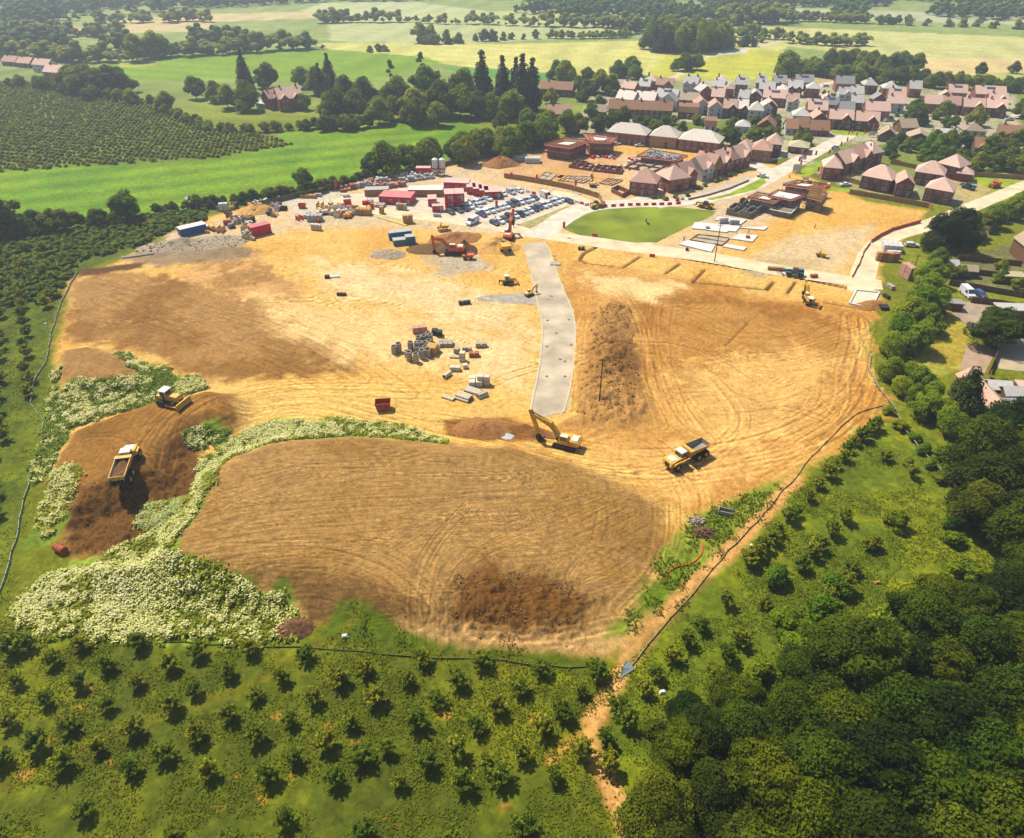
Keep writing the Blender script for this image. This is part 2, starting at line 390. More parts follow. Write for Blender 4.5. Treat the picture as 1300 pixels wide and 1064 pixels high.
    paint([(880,655),(1000,606),(1014,604),(905,730),(800,800),(770,812),(800,775),(850,700)], (116,140,30), 1.2, 2.2, s=.3, var=.5, c2=(140,150,50))
    paint([(400,800),(450,782),(560,822),(740,838),(760,850),(500,830),(400,810)], (94,110,0), 1, 1.8, s=.2, var=.5)
    line([(1012,606),(960,664),(905,720),(850,775),(800,835),(768,890),(740,940),(772,985),(800,1060)], (226,168,96), 2.6, .8, warp=.8, s=.8)
    line([(745,930),(720,945),(700,965)], (200,150,70), 1.5, .8, warp=1.)
    line([(-10,1010),(120,935),(300,880),(420,815),(455,792)], (122,116,34), 1.6, .6, warp=.6, op=.7)
    line([(800,840),(860,780),(900,735)], (90,100,20), 1.5, .6, warp=.3, op=.6)
    for i in range(26):
        x = random.uniform(0, 780); y = random.uniform(850, 1050)
        paint([(x-random.uniform(3,9),y),(x,y-3),(x+random.uniform(3,9),y-1),(x,y+4)], (190,140,60), .6, .9, s=.5)
    # tramlines and crop variation in the far fields
    far_m = sstep(250, 330, Y) * (1 - soil)
    col *= (1 + far_m * (.10 * np.cos((X * .35 + Y) / 3.4 + 4 * n3) * sstep(-.1, .1, n3) + .10 * np.cos((X - Y * .25) / 5.2 + 3 * n3) * sstep(.1, -.1, n3) + .25 * n3))[:, None]
    # gardens and lane on the right
    paint([(1175,395),(1215,385),(1232,420),(1225,470),(1180,478),(1160,460)], (184,162,58), 1, 1, s=.2, var=.3, c2=(164,158,62))
    paint([(1203,330),(1320,300),(1320,380),(1203,360)], (120,118,70), 1, 1, s=.3, var=.6)
    # haul tracks: bundles of ruts
    T = [([(300,520),(380,505),(480,530),(560,545),(640,560),(760,590),(850,590),(980,570),(1070,520),(1098,460),(1095,405)], 14, 2.3, .16, 0),
         ([(560,545),(700,590),(840,600),(930,560),(940,520),(900,480)], 9, 2., .13, 0),
         ([(860,600),(880,640),(862,690),(850,740)], 8, 2.1, .15, 0),
         ([(960,600),(1040,560),(1100,500),(1108,430)], 6, 2., .12, 0),
         ([(745,560),(790,545),(840,560),(880,600)], 6, 2., .14, 0),
         ([(690,460),(640,480),(560,500),(440,490),(330,495),(230,540),(205,580)], 10, 2.2, .18, 0),
         ([(85,400),(140,420),(230,400),(330,400),(430,440),(520,500)], 8, 2.4, .12, 0),
         ([(84,430),(130,410),(200,404),(260,410)], 4, 2.2, .2, 0),
         ([(130,380),(260,420),(420,480)], 16, 2.6, .09, 0),
         ([(110,360),(300,400),(460,480)], 14, 2.6, .09, 0),
         ([(250,340),(400,350),(560,380),(680,400)], 16, 2.6, .06, 0),
         ([(300,370),(420,420),(560,440)], 14, 2.6, .08, 0),
         ([(840,380),(835,440),(860,520),(900,560)], 9, 2.2, .12, 0),
         ([(770,350),(800,380),(820,430),(822,490),(840,540)], 5, 2., .16, 0),
         ([(730,380),(728,440),(720,520)], 8, 2.2, .1, 0),
         ([(860,400),(960,440),(1080,410)], 14, 2.4, .1, 0),
         ([(870,430),(960,470),(1085,440)], 12, 2.4, .1, 0),
         ([(900,520),(990,520),(1080,480)], 12, 2.4, .1, 0),
         ([(960,300),(1040,290),(1110,290)], 8, 2.4, .07, 0), ([(880,345),(950,345),(1010,310),(1090,300)], 8, 2.4, .07, 0),
         ([(205,585),(215,550),(280,525),(330,505)], 6, 2., .2, 3.4),
         ([(225,535),(160,555),(100,560)], 8, 2.2, .12, 3.4), ([(190,600),(150,560),(110,560)], 6, 2.2, .1, 3.4),
         ([(230,655),(330,620),(480,600),(640,600)], 12, 1.9, .12, 4), ([(200,700),(330,670),(480,660),(640,640),(760,640)], 14, 1.9, .12, 4),
         ([(250,715),(400,690),(500,720),(540,770)], 9, 1.9, .14, 4), ([(280,620),(420,580),(600,580)], 10, 1.9, .1, 4),
         ([(260,735),(380,735),(450,750),(530,775)], 5, 1.5, .16, 3.5), ([(533,800),(530,760),(545,700),(600,640)], 5, 1.6, .16, 4),
         ([(560,800),(560,750),(590,700),(680,650),(760,620)], 7, 1.8, .13, 4), ([(740,730),(770,690),(780,650),(760,610)], 9, 1.8, .1, 3),
         ([(640,700),(720,690),(800,640)], 10, 1.9, .1, 3), ([(650,760),(760,740),(820,690)], 6, 1.6, .14, 2.5),
         ([(300,650),(480,630),(700,610)], 10, 1.7, .1, 4), ([(320,715),(420,725),(490,700),(560,650),(640,630)], 6, 1.7, .13, 4),
         ([(790,780),(835,735),(850,680),(850,640)], 6, 1.8, .14, 0.5), ([(600,815),(700,822),(790,800)], 4, 1.8, .12, 0)]
    for pts, w, per, amp, z in T: tracks(pts, w, per, amp * .8, z, rut=.012 if z > 1 else .035)
    for _ in range(90):                                   # fine scraper lines on the mound
        x = random.uniform(230, 820); y = random.uniform(570, 780); a = random.uniform(-.35, .2) if x < 600 else random.uniform(-.8, .1); L = random.uniform(40, 120)
        if y > 740 and x < 400: continue
        tracks([(x - L, y - L * math.sin(a) * .6), (x, y + random.uniform(-6, 6)), (x + L, y + L * math.sin(a + random.uniform(-.3, .3)) * .6)], random.uniform(1.5, 4), random.uniform(.7, 1.2), random.uniform(.08, .18), 4, rut=0.)
    for _ in range(46):                                   # stray single wheel tracks
        x = random.uniform(330, 1080); y = random.uniform(330, 560)
        if not (720 < x < 1090 or y < 480): continue
        a = random.uniform(-.5, .5); L = random.uniform(30, 110)
        pts = [(x, y), (x + L * math.cos(a), y + L * math.sin(a) * .5 + random.uniform(-8, 8)), (x + 2 * L * math.cos(a + .3), y + L * math.sin(a + .5))]
        tracks(pts, 3.4, 1.7, random.uniform(.08, .2), 0)
    # trenches for house footings
    for pts, w in TRENCH: line(pts, (124,88,46), w, .25, warp=.1, sm=0, s=1.)
    # microrelief and clods
    Z = relief(X, Y)
    mnd = np.clip(Z / 2., 0, 1)
    rough = sstep(-1, 4, sdpoly(RID, X, Y)) + .8 * sstep(-2, 2, sdpoly(PP([(88,650),(130,625),(190,605),(240,560),(250,640),(190,675),(130,700),(70,700)], 1), X, Y)) + .8 * sstep(-3, 3, sdpoly(PP([(570,740),(700,730),(770,760),(740,806),(640,818),(560,800)], 2), X, Y))
    Z += soil * (n2 * .22 + n4 * .1) * (.4 + mnd) + H * 1.6 * np.clip(soil, 0, 1) + rough * (n4 * 1.7 + n2 * .9)
    zone = sstep(0, 4, sdpoly(PP([(200,300),(560,200),(700,180),(1190,265),(1110,400),(900,345),(735,320),(735,440),(728,528),(665,528),(690,320),(500,300)]), X, Y, 40))
    Z = Z * (1 - zone)
    for pts, w in TRENCH:
        d, _ = dline(PP(pts), X, Y, 6); Z -= .4 * (1 - sstep(w * .3, w * .6, np.abs(d)))
    Z -= .02
    grass = np.clip(1 - soil * 1.3, 0, 1)
    col = np.clip(col, .004, .85)
    col *= (1 + soil * (.35 * n4 + .2 * n2))[:, None]
    nr, nc = len(ys), len(xs)
    idx = np.arange(nr * nc).reshape(nr, nc)
    Fc = np.stack([idx[1:, :-1], idx[1:, 1:], idx[:-1, 1:], idx[:-1, :-1]], -1).reshape(-1, 4)
    me = np_mesh('ground', np.stack([X, Y, Z], -1), Fc, {'soil': soil}, {'Col': np.clip(col, .004, .9)})
    me.polygons.foreach_set('use_smooth', np.ones(len(Fc), bool))
    m, t, b = nodes('ground_earth_and_grass'); b.inputs['Roughness'].default_value = .95; b.inputs['Specular IOR Level'].default_value = .1
    at = t.nodes.new('ShaderNodeAttribute'); at.attribute_name = 'Col'
    so = t.nodes.new('ShaderNodeAttribute'); so.attribute_name = 'soil'
    geo = t.nodes.new('ShaderNodeNewGeometry')
    def noise(sc, det, dist=0, rough=.6, vec=None):
        n = t.nodes.new('ShaderNodeTexNoise'); n.inputs['Scale'].default_value = sc; n.inputs['Detail'].default_value = det
        n.inputs['Distortion'].default_value = dist; n.inputs['Roughness'].default_value = rough
        t.links.new(vec or geo.outputs['Position'], n.inputs['Vector']); return n
    def mrange(src, a, b_, c, d):
        r = t.nodes.new('ShaderNodeMapRange'); r.inputs['From Min'].default_value = a; r.inputs['From Max'].default_value = b_
        r.inputs['To Min'].default_value = c; r.inputs['To Max'].default_value = d; t.links.new(src, r.inputs[0]); return r
    def mul(a, b_):
        q = t.nodes.new('ShaderNodeMath'); q.operation = 'MULTIPLY'; t.links.new(a, q.inputs[0]); t.links.new(b_, q.inputs[1]); return q
    nf = noise(.9, 9, .4, .72); ng = noise(.35, 6, 1.5, .65); nx = noise(2.6, 6, .3, .7)
    s1 = mrange(nf.outputs[0], .3, .7, .62, 1.32); g1 = mrange(nf.outputs[0], .3, .7, .6, 1.4)
    g2 = mrange(ng.outputs[0], .3, .7, .7, 1.3); s2 = mrange(nx.outputs[0], .35, .65, .72, 1.24)
    sa = mul(s1.outputs[0], s2.outputs[0]); ga = mul(g1.outputs[0], g2.outputs[0])
    mf = t.nodes.new('ShaderNodeMix'); t.links.new(so.outputs['Fac'], mf.inputs[0]); t.links.new(ga.outputs[0], mf.inputs[2]); t.links.new(sa.outputs[0], mf.inputs[3])
    vm = t.nodes.new('ShaderNodeVectorMath'); vm.operation = 'MULTIPLY'; t.links.new(at.outputs['Color'], vm.inputs[0]); t.links.new(mf.outputs[0], vm.inputs[1])
    t.links.new(vm.outputs[0], b.inputs['Base Color'])
    bp = t.nodes.new('ShaderNodeBump'); bp.inputs['Strength'].default_value = .6; bp.inputs['Distance'].default_value = .35
    t.links.new(nf.outputs[0], bp.inputs['Height']); t.links.new(bp.outputs[0], b.inputs['Normal'])
    tag(link('ground', me, m), kind='structure')
WEEDS = [([(60,714),(90,702),(140,692),(180,674),(228,655),(246,638),(248,600),(258,574),(300,544),(350,522),(430,524),(500,530),(562,548),(562,556),(430,548),(360,556),(300,580),(275,604),(264,640),(250,668),(232,690),(222,712),(262,728),(330,745),(366,745),(382,770),(378,800),(200,806),(60,800),(20,765),(38,732)], 2.),
         ([(60,520),(75,465),(68,500),(90,488),(165,488),(172,466),(150,448),(200,462),(262,490),(200,505),(130,520),(92,540),(62,602),(42,610)], 1.),
         ([(55,640),(92,608),(104,618),(92,645),(60,690),(38,690)], .5), ([(180,660),(195,635),(235,625),(230,655),(200,672)], 1.), ([(236,555),(262,542),(300,540),(285,556),(250,565)], 1.)]
TRENCH = [([(741,322),(760,312),(830,321)], 1.2), ([(741,322),(736,330),(745,334)], 1.2), ([(812,326),(792,339)], 1.), ([(830,321),(900,333),(990,348),(1060,362),(1110,372)], 1.3), ([(863,335),(845,347)], 1.), ([(895,342),(880,358)], 1.), ([(982,358),(974,367)], 1.2), ([(880,358),(975,368)], .9), ([(745,334),(790,340)], .7), ([(1010,358),(1000,372)], .9), ([(950,410),(920,440)], 0.35), ([(1048,384),(1096,392)], .8)]
build_ground()
# ================================================================ vegetation
LM = {'oak': leafmat('leaf_oak', (100, 126, 8), (182, 200, 38)), 'dark': leafmat('leaf_dark', (78, 102, 8), (148, 166, 30)),
      'light': leafmat('leaf_light', (98, 138, 16), (176, 202, 44)), 'orch': leafmat('leaf_orchard', (100, 124, 10), (194, 208, 60)),
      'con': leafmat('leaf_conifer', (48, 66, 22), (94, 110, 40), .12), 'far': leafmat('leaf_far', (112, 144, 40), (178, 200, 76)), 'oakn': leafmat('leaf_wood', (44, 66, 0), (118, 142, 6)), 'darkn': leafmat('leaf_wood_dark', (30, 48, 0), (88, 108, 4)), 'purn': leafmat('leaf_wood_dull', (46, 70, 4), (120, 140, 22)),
      'purple': leafmat('leaf_purple', (56, 28, 24), (92, 50, 38)), 'weed': leafmat('weed_green', (140, 164, 30), (204, 214, 84)),
      'flower': leafmat('weed_flower', (206, 220, 104), (244, 248, 178), .25), 'grass': leafmat('grass_blades', (102, 118, 0), (140, 150, 6), .4)}
BARK = mat('bark', lin((92, 76, 58)), .9, .25, 2.)
rng = np.random.RandomState(3)
def quads(pos, nrm, size, asp=1.4, lv=None):
    n = len(pos)
    nrm = nrm / (np.linalg.norm(nrm, axis=1, keepdims=True) + 1e-9)
    r = rng.normal(size=(n, 3)); tt = np.cross(nrm, r); tt /= (np.linalg.norm(tt, axis=1, keepdims=True) + 1e-9); bb = np.cross(nrm, tt)
    s = (size if np.ndim(size) else np.full(n, size))[:, None] * rng.uniform(.6, 1.25, (n, 1)) / 2
    V = np.stack([pos - tt * s * asp, pos - bb * s * .75 + nrm * s * .2, pos + tt * s * asp, pos + bb * s * .75 + nrm * s * .2], 1).reshape(-1, 3)
    return V, np.arange(n * 4).reshape(n, 4), np.repeat(lv, 4)
def ico(sub=1):
    import bmesh
    bm = bmesh.new(); bmesh.ops.create_icosphere(bm, subdivisions=sub, radius=1.)
    v = np.array([q.co[:] for q in bm.verts]); f = np.array([[q.index for q in g.verts] for g in bm.faces]); bm.free(); return v, f
IV, IF = ico(2)
def crown(name, lobes, n, size, core=.78, down=-.45, fill=.2, cs=None, ca=None):
    cs = cs or size * 3.2; ca = ca or size * 1.6
    L = np.array(lobes, float); w = L[:, 3] ** 2; w /= w.sum()
    k = rng.choice(len(L), n, p=w)
    d = rng.normal(size=(n, 3)); d /= np.linalg.norm(d, axis=1, keepdims=True)
    lowm = d[:, 2] < down; d[lowm, 2] *= -1
    rr = np.where(rng.rand(n) < fill, rng.uniform(.55, .95, n), rng.uniform(.9, 1.12, n))
    sq = L[k, 4][:, None] if L.shape[1] > 4 else 1.
    off = d * (L[k, 3] * rr)[:, None]; off[:, 2] *= (sq[:, 0] if L.shape[1] > 4 else 1)
    pos = L[k, :3] + off
    lobv = rng.uniform(0, 1, len(L))
    cl = vnoise(pos[:, 0] / cs, pos[:, 1] / cs + pos[:, 2] / (cs * .8), 11)
    pos = pos + d * ((cl - .5) * ca)[:, None]
    lv = np.clip(.35 * lobv[k] + .5 * cl + .25 * rng.rand(n) - .05, 0, 1)  # recessed clumps get darker leaf colour: crown self-shadow painted into lv
    nr = d + rng.normal(size=(n, 3)) * .55 + np.array([0, 0, .3])
    V, Fq, lq = quads(pos, nr, size, 1.3, lv)
    Vs = [V]; Fs = [Fq]; As = [lq]; b = len(V)
    for q in L:
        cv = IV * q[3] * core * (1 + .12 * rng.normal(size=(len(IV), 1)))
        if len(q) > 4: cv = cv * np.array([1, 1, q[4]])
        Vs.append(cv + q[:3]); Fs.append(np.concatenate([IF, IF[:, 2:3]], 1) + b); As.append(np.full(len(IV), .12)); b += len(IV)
    V = np.concatenate(Vs); A = np.concatenate(As)
    me = bpy.data.meshes.new(name)
    tri = np.concatenate(Fs[1:])[:, :3]
    lt = np.concatenate([Fs[0].ravel(), tri.ravel()]).astype(np.int32)
    st = np.concatenate([np.arange(0, 4 * n, 4), 4 * n + np.arange(0, 3 * len(tri), 3)]).astype(np.int32)
    me.vertices.add(len(V)); me.vertices.foreach_set('co', V.astype(np.float32).ravel())
    me.loops.add(len(lt)); me.loops.foreach_set('vertex_index', lt); me.polygons.add(len(st)); me.polygons.foreach_set('loop_start', st)
    me.update(calc_edges=True); at = me.attributes.new('lv', 'FLOAT', 'POINT'); at.data.foreach_set('value', A.astype(np.float32))
    return me
def round_lobes(R, H, z0, n):
    out = []
    for i in range(n):
        a = rng.uniform(0, 6.28); rr = math.sqrt(rng.uniform(0, 1)) * R * .7; t = rng.uniform(0, 1)
        z = z0 + (H - z0) * (.12 + .62 * t) * (1 - .35 * (rr / R) ** 2)
        r = R * rng.uniform(.36, .54) * (1 - .25 * t)
        out.append((rr * math.cos(a), rr * math.sin(a), z, r, .85))
    out.append((0, 0, z0 + (H - z0) * .5, R * .62, .95)); out.append((0.1 * R, 0, H - R * .42, R * .42, .9))
    return out
def trunk(h, r, lean=0., limbs=4, spread=2.):
    m = MB(); m.cyl((0, 0, -.3), (lean * .5, 0, h * .5), r, r * .75, 7); m.cyl((lean * .5, 0, h * .5), (lean, 0, h), r * .75, r * .3, 7)
    for i in range(limbs):
        a = i * 6.28 / limbs + .5; z = h * (.4 + .1 * i)
        m.cyl((lean * .6, 0, z), (math.cos(a) * spread, math.sin(a) * spread, z + h * .4), r * .4, r * .12, 5)
    return m
def tree_proto(kind, R, H, z0, nl, n, size, mt, name=None, lob=None, fill=.2, core=.78, cs=None, ca=None):
    cm = crown('crown', lob or round_lobes(R, H, z0, nl), n, size, fill=fill, core=core, cs=cs, ca=ca)
    cm.materials.append(mt)
    tm = trunk(max(z0 * 1.5, H * .5), max(.08, H * .022), R * .05, 4, R * .45).mesh('trunk'); tm.materials.append(BARK)
    def b():
        r = bpy.data.objects.new(kind, None); COL.objects.link(r); r.empty_display_size = .3
        link('trunk', tm, None, r); link('crown', cm, None, r); return r
    return Proto(b)
T = {}
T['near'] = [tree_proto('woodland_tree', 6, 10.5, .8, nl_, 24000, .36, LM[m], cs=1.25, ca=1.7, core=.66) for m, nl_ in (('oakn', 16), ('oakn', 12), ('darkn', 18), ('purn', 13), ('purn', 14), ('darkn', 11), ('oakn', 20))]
T['mid'] = [tree_proto('broadleaf_tree', 5, 10, 1., 15, 3600, .72, LM[m]) for m in ('oak', 'oak', 'dark', 'light', 'oak')]
T['gmid'] = [tree_proto('garden_tree', 5, 10, .6, 13, 2600, .8, LM[m]) for m in ('oak', 'oak', 'dark')]
T['glight'] = [tree_proto('garden_tree', 5, 9, .4, 12, 2600, .8, LM['light'])]
T['dark'] = [tree_proto('dark_tree', 5, 10, .6, 14, 3600, .72, LM['dark']) for _ in range(3)]
T['light'] = [tree_proto('broadleaf_tree', 5, 9, .6, 15, 3600, .72, LM['light']) for _ in range(2)]
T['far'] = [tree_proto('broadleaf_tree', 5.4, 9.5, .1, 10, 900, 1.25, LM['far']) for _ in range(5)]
T['shrub'] = [tree_proto('shrub', 2.2, 3.2, .1, 9, 1500, .36, LM[m]) for m in ('oak', 'light', 'oak')]
T['hedge'] = [tree_proto('hedge_tree', 4.6, 8, .3, 11, 8000, .42, LM[m], cs=1.1, ca=1.3, core=.7) for m in ('light', 'light', 'oak')]
def cone_lobes(R, H, z0, n, p=1.):
    return [(rng.normal() * .15 * R * (1 - t), rng.normal() * .15 * R * (1 - t), z0 + t * (H - z0) * .96, max(.25 * R, R * (1 - t ** p) * .85 + .12 * R), 1.15) for t in np.linspace(.06, 1, n)]
T['sequoia'] = [tree_proto('conifer_tree', 5, 30, 1, 9, 3600, 1., LM['con'], lob=cone_lobes(4.6, 30, 1, 13, 1.5)) for _ in range(2)]
T['fir'] = [tree_proto('conifer_tree', 3, 9, .4, 9, 5200, .4, LM['con'], lob=cone_lobes(3.2, 9, .3, 9, 1.4))]
T['pine'] = [tree_proto('pine_tree', 4, 22, 7, 9, 1300, .9, LM['con'], lob=[(0,0,20,2.2,.8),(1.8,0,16,2.2,.6),(-2,.6,13,2.3,.6),(.4,-1.6,18,2,.6),(0.6,1.6,10,2.,.6)], fill=.5, core=.5)]
T['purple'] = [tree_proto('broadleaf_tree', 5, 10, .6, 12, 3000, .7, LM['purple'])]
def bush_mesh(n_sh, H, R, per, size, seed):
    r = np.random.RandomState(seed); pos = []; nr = []; lv = []
    for i in range(n_sh):
        a = r.uniform(0, 6.28); t = r.uniform(.05, 1.); tip = np.array([math.cos(a) * R * t, math.sin(a) * R * t, H * (1 - .35 * t * t) * r.uniform(.75, 1.12)])
        b0 = np.array([math.cos(a) * .15, math.sin(a) * .15, H * .12]); v = r.rand() ** .7
        for j in range(per):
            s = r.uniform(.18, 1.); s2 = s ** .9
            p = b0 * (1 - s2) + tip * s2; p[2] += .25 * H * s * (1 - s)
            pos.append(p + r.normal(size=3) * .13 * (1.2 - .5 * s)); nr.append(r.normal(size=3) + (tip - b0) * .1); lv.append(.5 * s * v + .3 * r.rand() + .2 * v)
    V, Fq, l = quads(np.array(pos), np.array(nr), size, 1.7, np.clip(np.array(lv), 0, 1))
    return np_mesh('crown', V, Fq, {'lv': l})
def bush_proto(kind, seed, H=3.2, R=1.9, n=46, per=34, size=.34, mt=None):
    cm = bush_mesh(n, H, R, per, size, seed); cm.materials.append(mt or LM['orch'])
    t = MB(); t.cyl((0, 0, -.2), (.05, 0, H * .3), .09, .07, 6)
    for i in range(7):
        a = i * .9 + seed; t.cyl((.03, 0, H * .22), (math.cos(a) * R * .55, math.sin(a) * R * .55, H * .72), .05, .015, 4)
    tm = t.mesh('trunk'); tm.materials.append(BARK)
    def b():
        r = bpy.data.objects.new(kind, None); COL.objects.link(r); r.empty_display_size = .3
        link('trunk', tm, None, r); link('crown', cm, None, r); return r
    return Proto(b)
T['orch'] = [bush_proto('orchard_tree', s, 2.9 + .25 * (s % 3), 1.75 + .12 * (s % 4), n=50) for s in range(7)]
def put(kind, x, y, sc=1., label=None, group=None, cat='tree', ground=True, asp=1.):
    pr = random.choice(T[kind])
    X, Y, Z = PG(x, y) if ground else (*P(x, y), 0)
    return pr.put((X, Y, Z), random.uniform(0, 6.28), label, cat, group, (sc * asp, sc * asp, sc))
FARPTS = []
def line_trees(kind, pts, n, hs, label, group, jit=2., asp=1., cat='tree'):
    """n trees along a line of photo points; hs = (min, max) scale; labels count them from the left"""
    W = PP(pts); seg = np.sqrt(((W[1:] - W[:-1]) ** 2).sum(1)); cum = np.concatenate([[0], np.cumsum(seg)])
    pos = []
    for i in range(n):
        s = (i + .5) / n * cum[-1]; k = min(len(seg) - 1, int(np.searchsorted(cum, s) - 1)); k = max(k, 0)
        f = (s - cum[k]) / seg[k]; q = W[k] * (1 - f) + W[k + 1] * f
        pos.append((q[0] + random.uniform(-jit, jit), q[1] + random.uniform(-jit, jit)))
    pos.sort(key=lambda q: inv(*q)[0])
    if kind == 'far':
        for _ in range(2 * n):
            a, b = random.choice(pos); FARPTS.append((a + random.uniform(-jit, jit) * 1.6 + random.uniform(-5, 5), b + random.uniform(-1.5, 1.5), random.uniform(.3, .65)))
        FARPTS.extend((a, b, random.uniform(*hs)) for a, b in pos); return
    for i, q in enumerate(pos):
        px = inv(*q)
        if px[0] < -30 or px[0] > 1330: continue
        s = random.uniform(*hs); pr = random.choice(T[kind])
        pr.put((q[0], q[1], 0), random.uniform(0, 6.28), label.format(nth(i + 1)), cat, group, (s * asp, s * asp, s))
def trees_at(kind, pts, label, group, cat='tree', asp=1., base=10.):
    """pts: (x, y_base, height in metres)"""
    for i, (x, y, h) in enumerate(sorted(pts)):
        pr = random.choice(T[kind]); s = h / base; X, Y, Z = PG(x, y)
        pr.put((X, Y, Z), random.uniform(0, 6.28), label.format(nth(i + 1)) if '{}' in label else label, cat, group if len(pts) > 1 else None, (s * asp, s * asp, s))
def fill_px(poly, sp, exc=()):
    W = PP(poly); x0, y0 = W.min(0); x1, y1 = W.max(0); out = []
    nx = int((x1 - x0) / sp) + 1; ny = int((y1 - y0) / (sp * .87)) + 1
    for j in range(ny):
        for i in range(nx):
            out.append((x0 + (i + .5 * (j % 2)) * sp + random.uniform(-.3, .3) * sp, y0 + j * sp * .87 + random.uniform(-.3, .3) * sp))
    A = np.array(out); d = sdpoly(W, A[:, 0], A[:, 1], 5)
    return [tuple(a) for a, q in zip(A, d) if q > 0]
# ---- tree lines, nearest first.  heights follow the picture
line_trees('mid', [(470,224),(560,206),(630,196),(700,184)], 15, (.85, 1.3), 'dense tree in the hedgerow behind the building site, {} from the left', 'trees in the hedgerow behind the site', 2., 1.05)
trees_at('mid', [(490,222,14),(388,243,9),(540,214,12),(590,208,12),(648,200,13.5),(695,178,14)], 'tall rounded tree above the hedgerow behind the site, {} from left', 'tall trees in the hedgerow')
line_trees('dark', [(190,272),(262,262),(340,254),(380,248),(470,229)], 24, (.3, .5), 'low dark bush below the vivid green field, {} from left', 'low hedge below the green field', 1.2, 1.3, 'bush')
trees_at('mid', [(165,280,11)], 'large dark tree at the left end of the hedge below the vivid green field', None)
line_trees('dark', [(-10,308),(60,292),(150,284)], 12, (.5, .8), 'dark hedge tree at the left edge of the photo, {} from left', 'dark hedge at the left edge', 2.5, 1.2)
trees_at('mid', [(10,300,14)], 'large tree at the very left edge below the green field', None)
# parkland belt behind the vivid field
line_trees('mid', [(200,140),(232,152),(268,168),(310,168),(360,166),(400,164)], 22, (.35, .55), 'low bushy tree in the hedge beside the far orchard, {} from left', 'hedge beside the far orchard', 1.5, 1.3)
trees_at('mid', [(212,142,11),(250,126,13),(275,130,12),(290,138,13),(315,140,16),(340,112,15),(385,112,13),(405,120,16),(430,150,15),(386,140,9)], 'broad tree in the parkland left of the tall conifers, {} from the left', 'parkland trees by the manor house')
trees_at('mid', [(482,158,13),(452,150,15),(420,150,13),(525,155,17),(505,140,18),(560,148,19),(556,160,12),(585,150,17),(540,130,20),(590,128,18),(625,150,13),(650,152,15),(675,140,14)], 'big rounded tree behind the vivid green field, {} from left', 'wood behind the green field')
trees_at('dark', [(440,130,15),(465,135,16),(500,152,12),(530,160,14),(580,135,17),(605,150,14),(635,165,9)], 'dark tree in the wood behind the green field, {} from left', 'wood behind the green field')
trees_at('light', [(480,148,12),(555,140,15),(648,148,14),(668,165,12),(692,182,13.5)], 'light green tree at the edge of the park wood, {} from left', 'light green trees at the edge of the wood')
trees_at('purple', [(497,135,13)], 'dark purple leaved tree in the wood behind the vivid green field', None)
trees_at('sequoia', [(613,144,31),(638,138,27),(663,146,30),(675,142,27),(655,134,25),(314,118,24),(420,118,22),(408,122,18)], 'tall pointed dark conifer, {} of the tall conifers from the left', 'tall conifers in the park', 'conifer', 1.3, 30.)
trees_at('pine', [(536,106,18),(497,112,16)], 'thin tall pine above the wood, {} of two from the left', 'thin pines', 'pine', .8, 22.)
line_trees('dark', [(400,164),(440,166),(470,160)], 8, (.5, .8), 'dark low tree at the left end of the park wood, {} from left', 'dark edge of the wood', 2., 1.2)
# left wood beyond the far orchard
trees_at('dark', [(95,118,16),(112,120,17),(128,120,15),(145,118,16),(158,118,13)], 'large dark tree in the clump above the far orchard, {} from left', 'dark clump above the far orchard', 'tree', 1.25)
trees_at('light', [(102,122,11),(112,128,8)], 'light green tree in front of the dark clump, {} from the left', 'light trees in front of the dark clump')
line_trees('mid', [(-10,112),(60,112),(100,124),(160,130),(200,132)], 18, (.5, .85), 'hedge tree at the top of the far orchard, {} from left', 'hedge at the top of the far orchard', 3., 1.1)
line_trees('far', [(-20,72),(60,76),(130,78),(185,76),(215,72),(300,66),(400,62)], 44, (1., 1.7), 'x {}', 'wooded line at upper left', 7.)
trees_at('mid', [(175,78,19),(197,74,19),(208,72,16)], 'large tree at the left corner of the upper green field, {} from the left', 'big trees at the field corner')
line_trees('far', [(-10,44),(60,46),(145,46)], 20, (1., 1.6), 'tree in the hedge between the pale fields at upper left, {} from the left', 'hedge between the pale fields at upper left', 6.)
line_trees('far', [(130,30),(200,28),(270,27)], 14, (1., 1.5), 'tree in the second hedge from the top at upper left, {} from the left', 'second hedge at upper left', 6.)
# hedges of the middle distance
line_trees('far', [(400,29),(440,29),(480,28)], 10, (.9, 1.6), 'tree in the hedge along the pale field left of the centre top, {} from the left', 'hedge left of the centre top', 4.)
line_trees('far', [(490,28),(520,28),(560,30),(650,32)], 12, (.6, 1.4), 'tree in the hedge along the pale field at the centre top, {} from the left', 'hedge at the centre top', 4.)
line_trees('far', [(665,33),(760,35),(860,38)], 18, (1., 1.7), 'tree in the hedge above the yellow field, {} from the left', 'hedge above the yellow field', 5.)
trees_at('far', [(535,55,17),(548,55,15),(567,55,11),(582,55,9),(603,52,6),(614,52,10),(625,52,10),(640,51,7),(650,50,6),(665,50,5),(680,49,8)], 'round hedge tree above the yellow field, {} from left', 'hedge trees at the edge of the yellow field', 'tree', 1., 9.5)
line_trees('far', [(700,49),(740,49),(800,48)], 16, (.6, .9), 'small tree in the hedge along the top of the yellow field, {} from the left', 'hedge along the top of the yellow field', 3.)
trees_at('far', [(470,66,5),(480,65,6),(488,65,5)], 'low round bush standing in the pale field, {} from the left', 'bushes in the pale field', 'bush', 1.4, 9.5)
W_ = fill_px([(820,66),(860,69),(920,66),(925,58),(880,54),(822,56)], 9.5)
W_.sort(key=lambda q: inv(*q)[0])
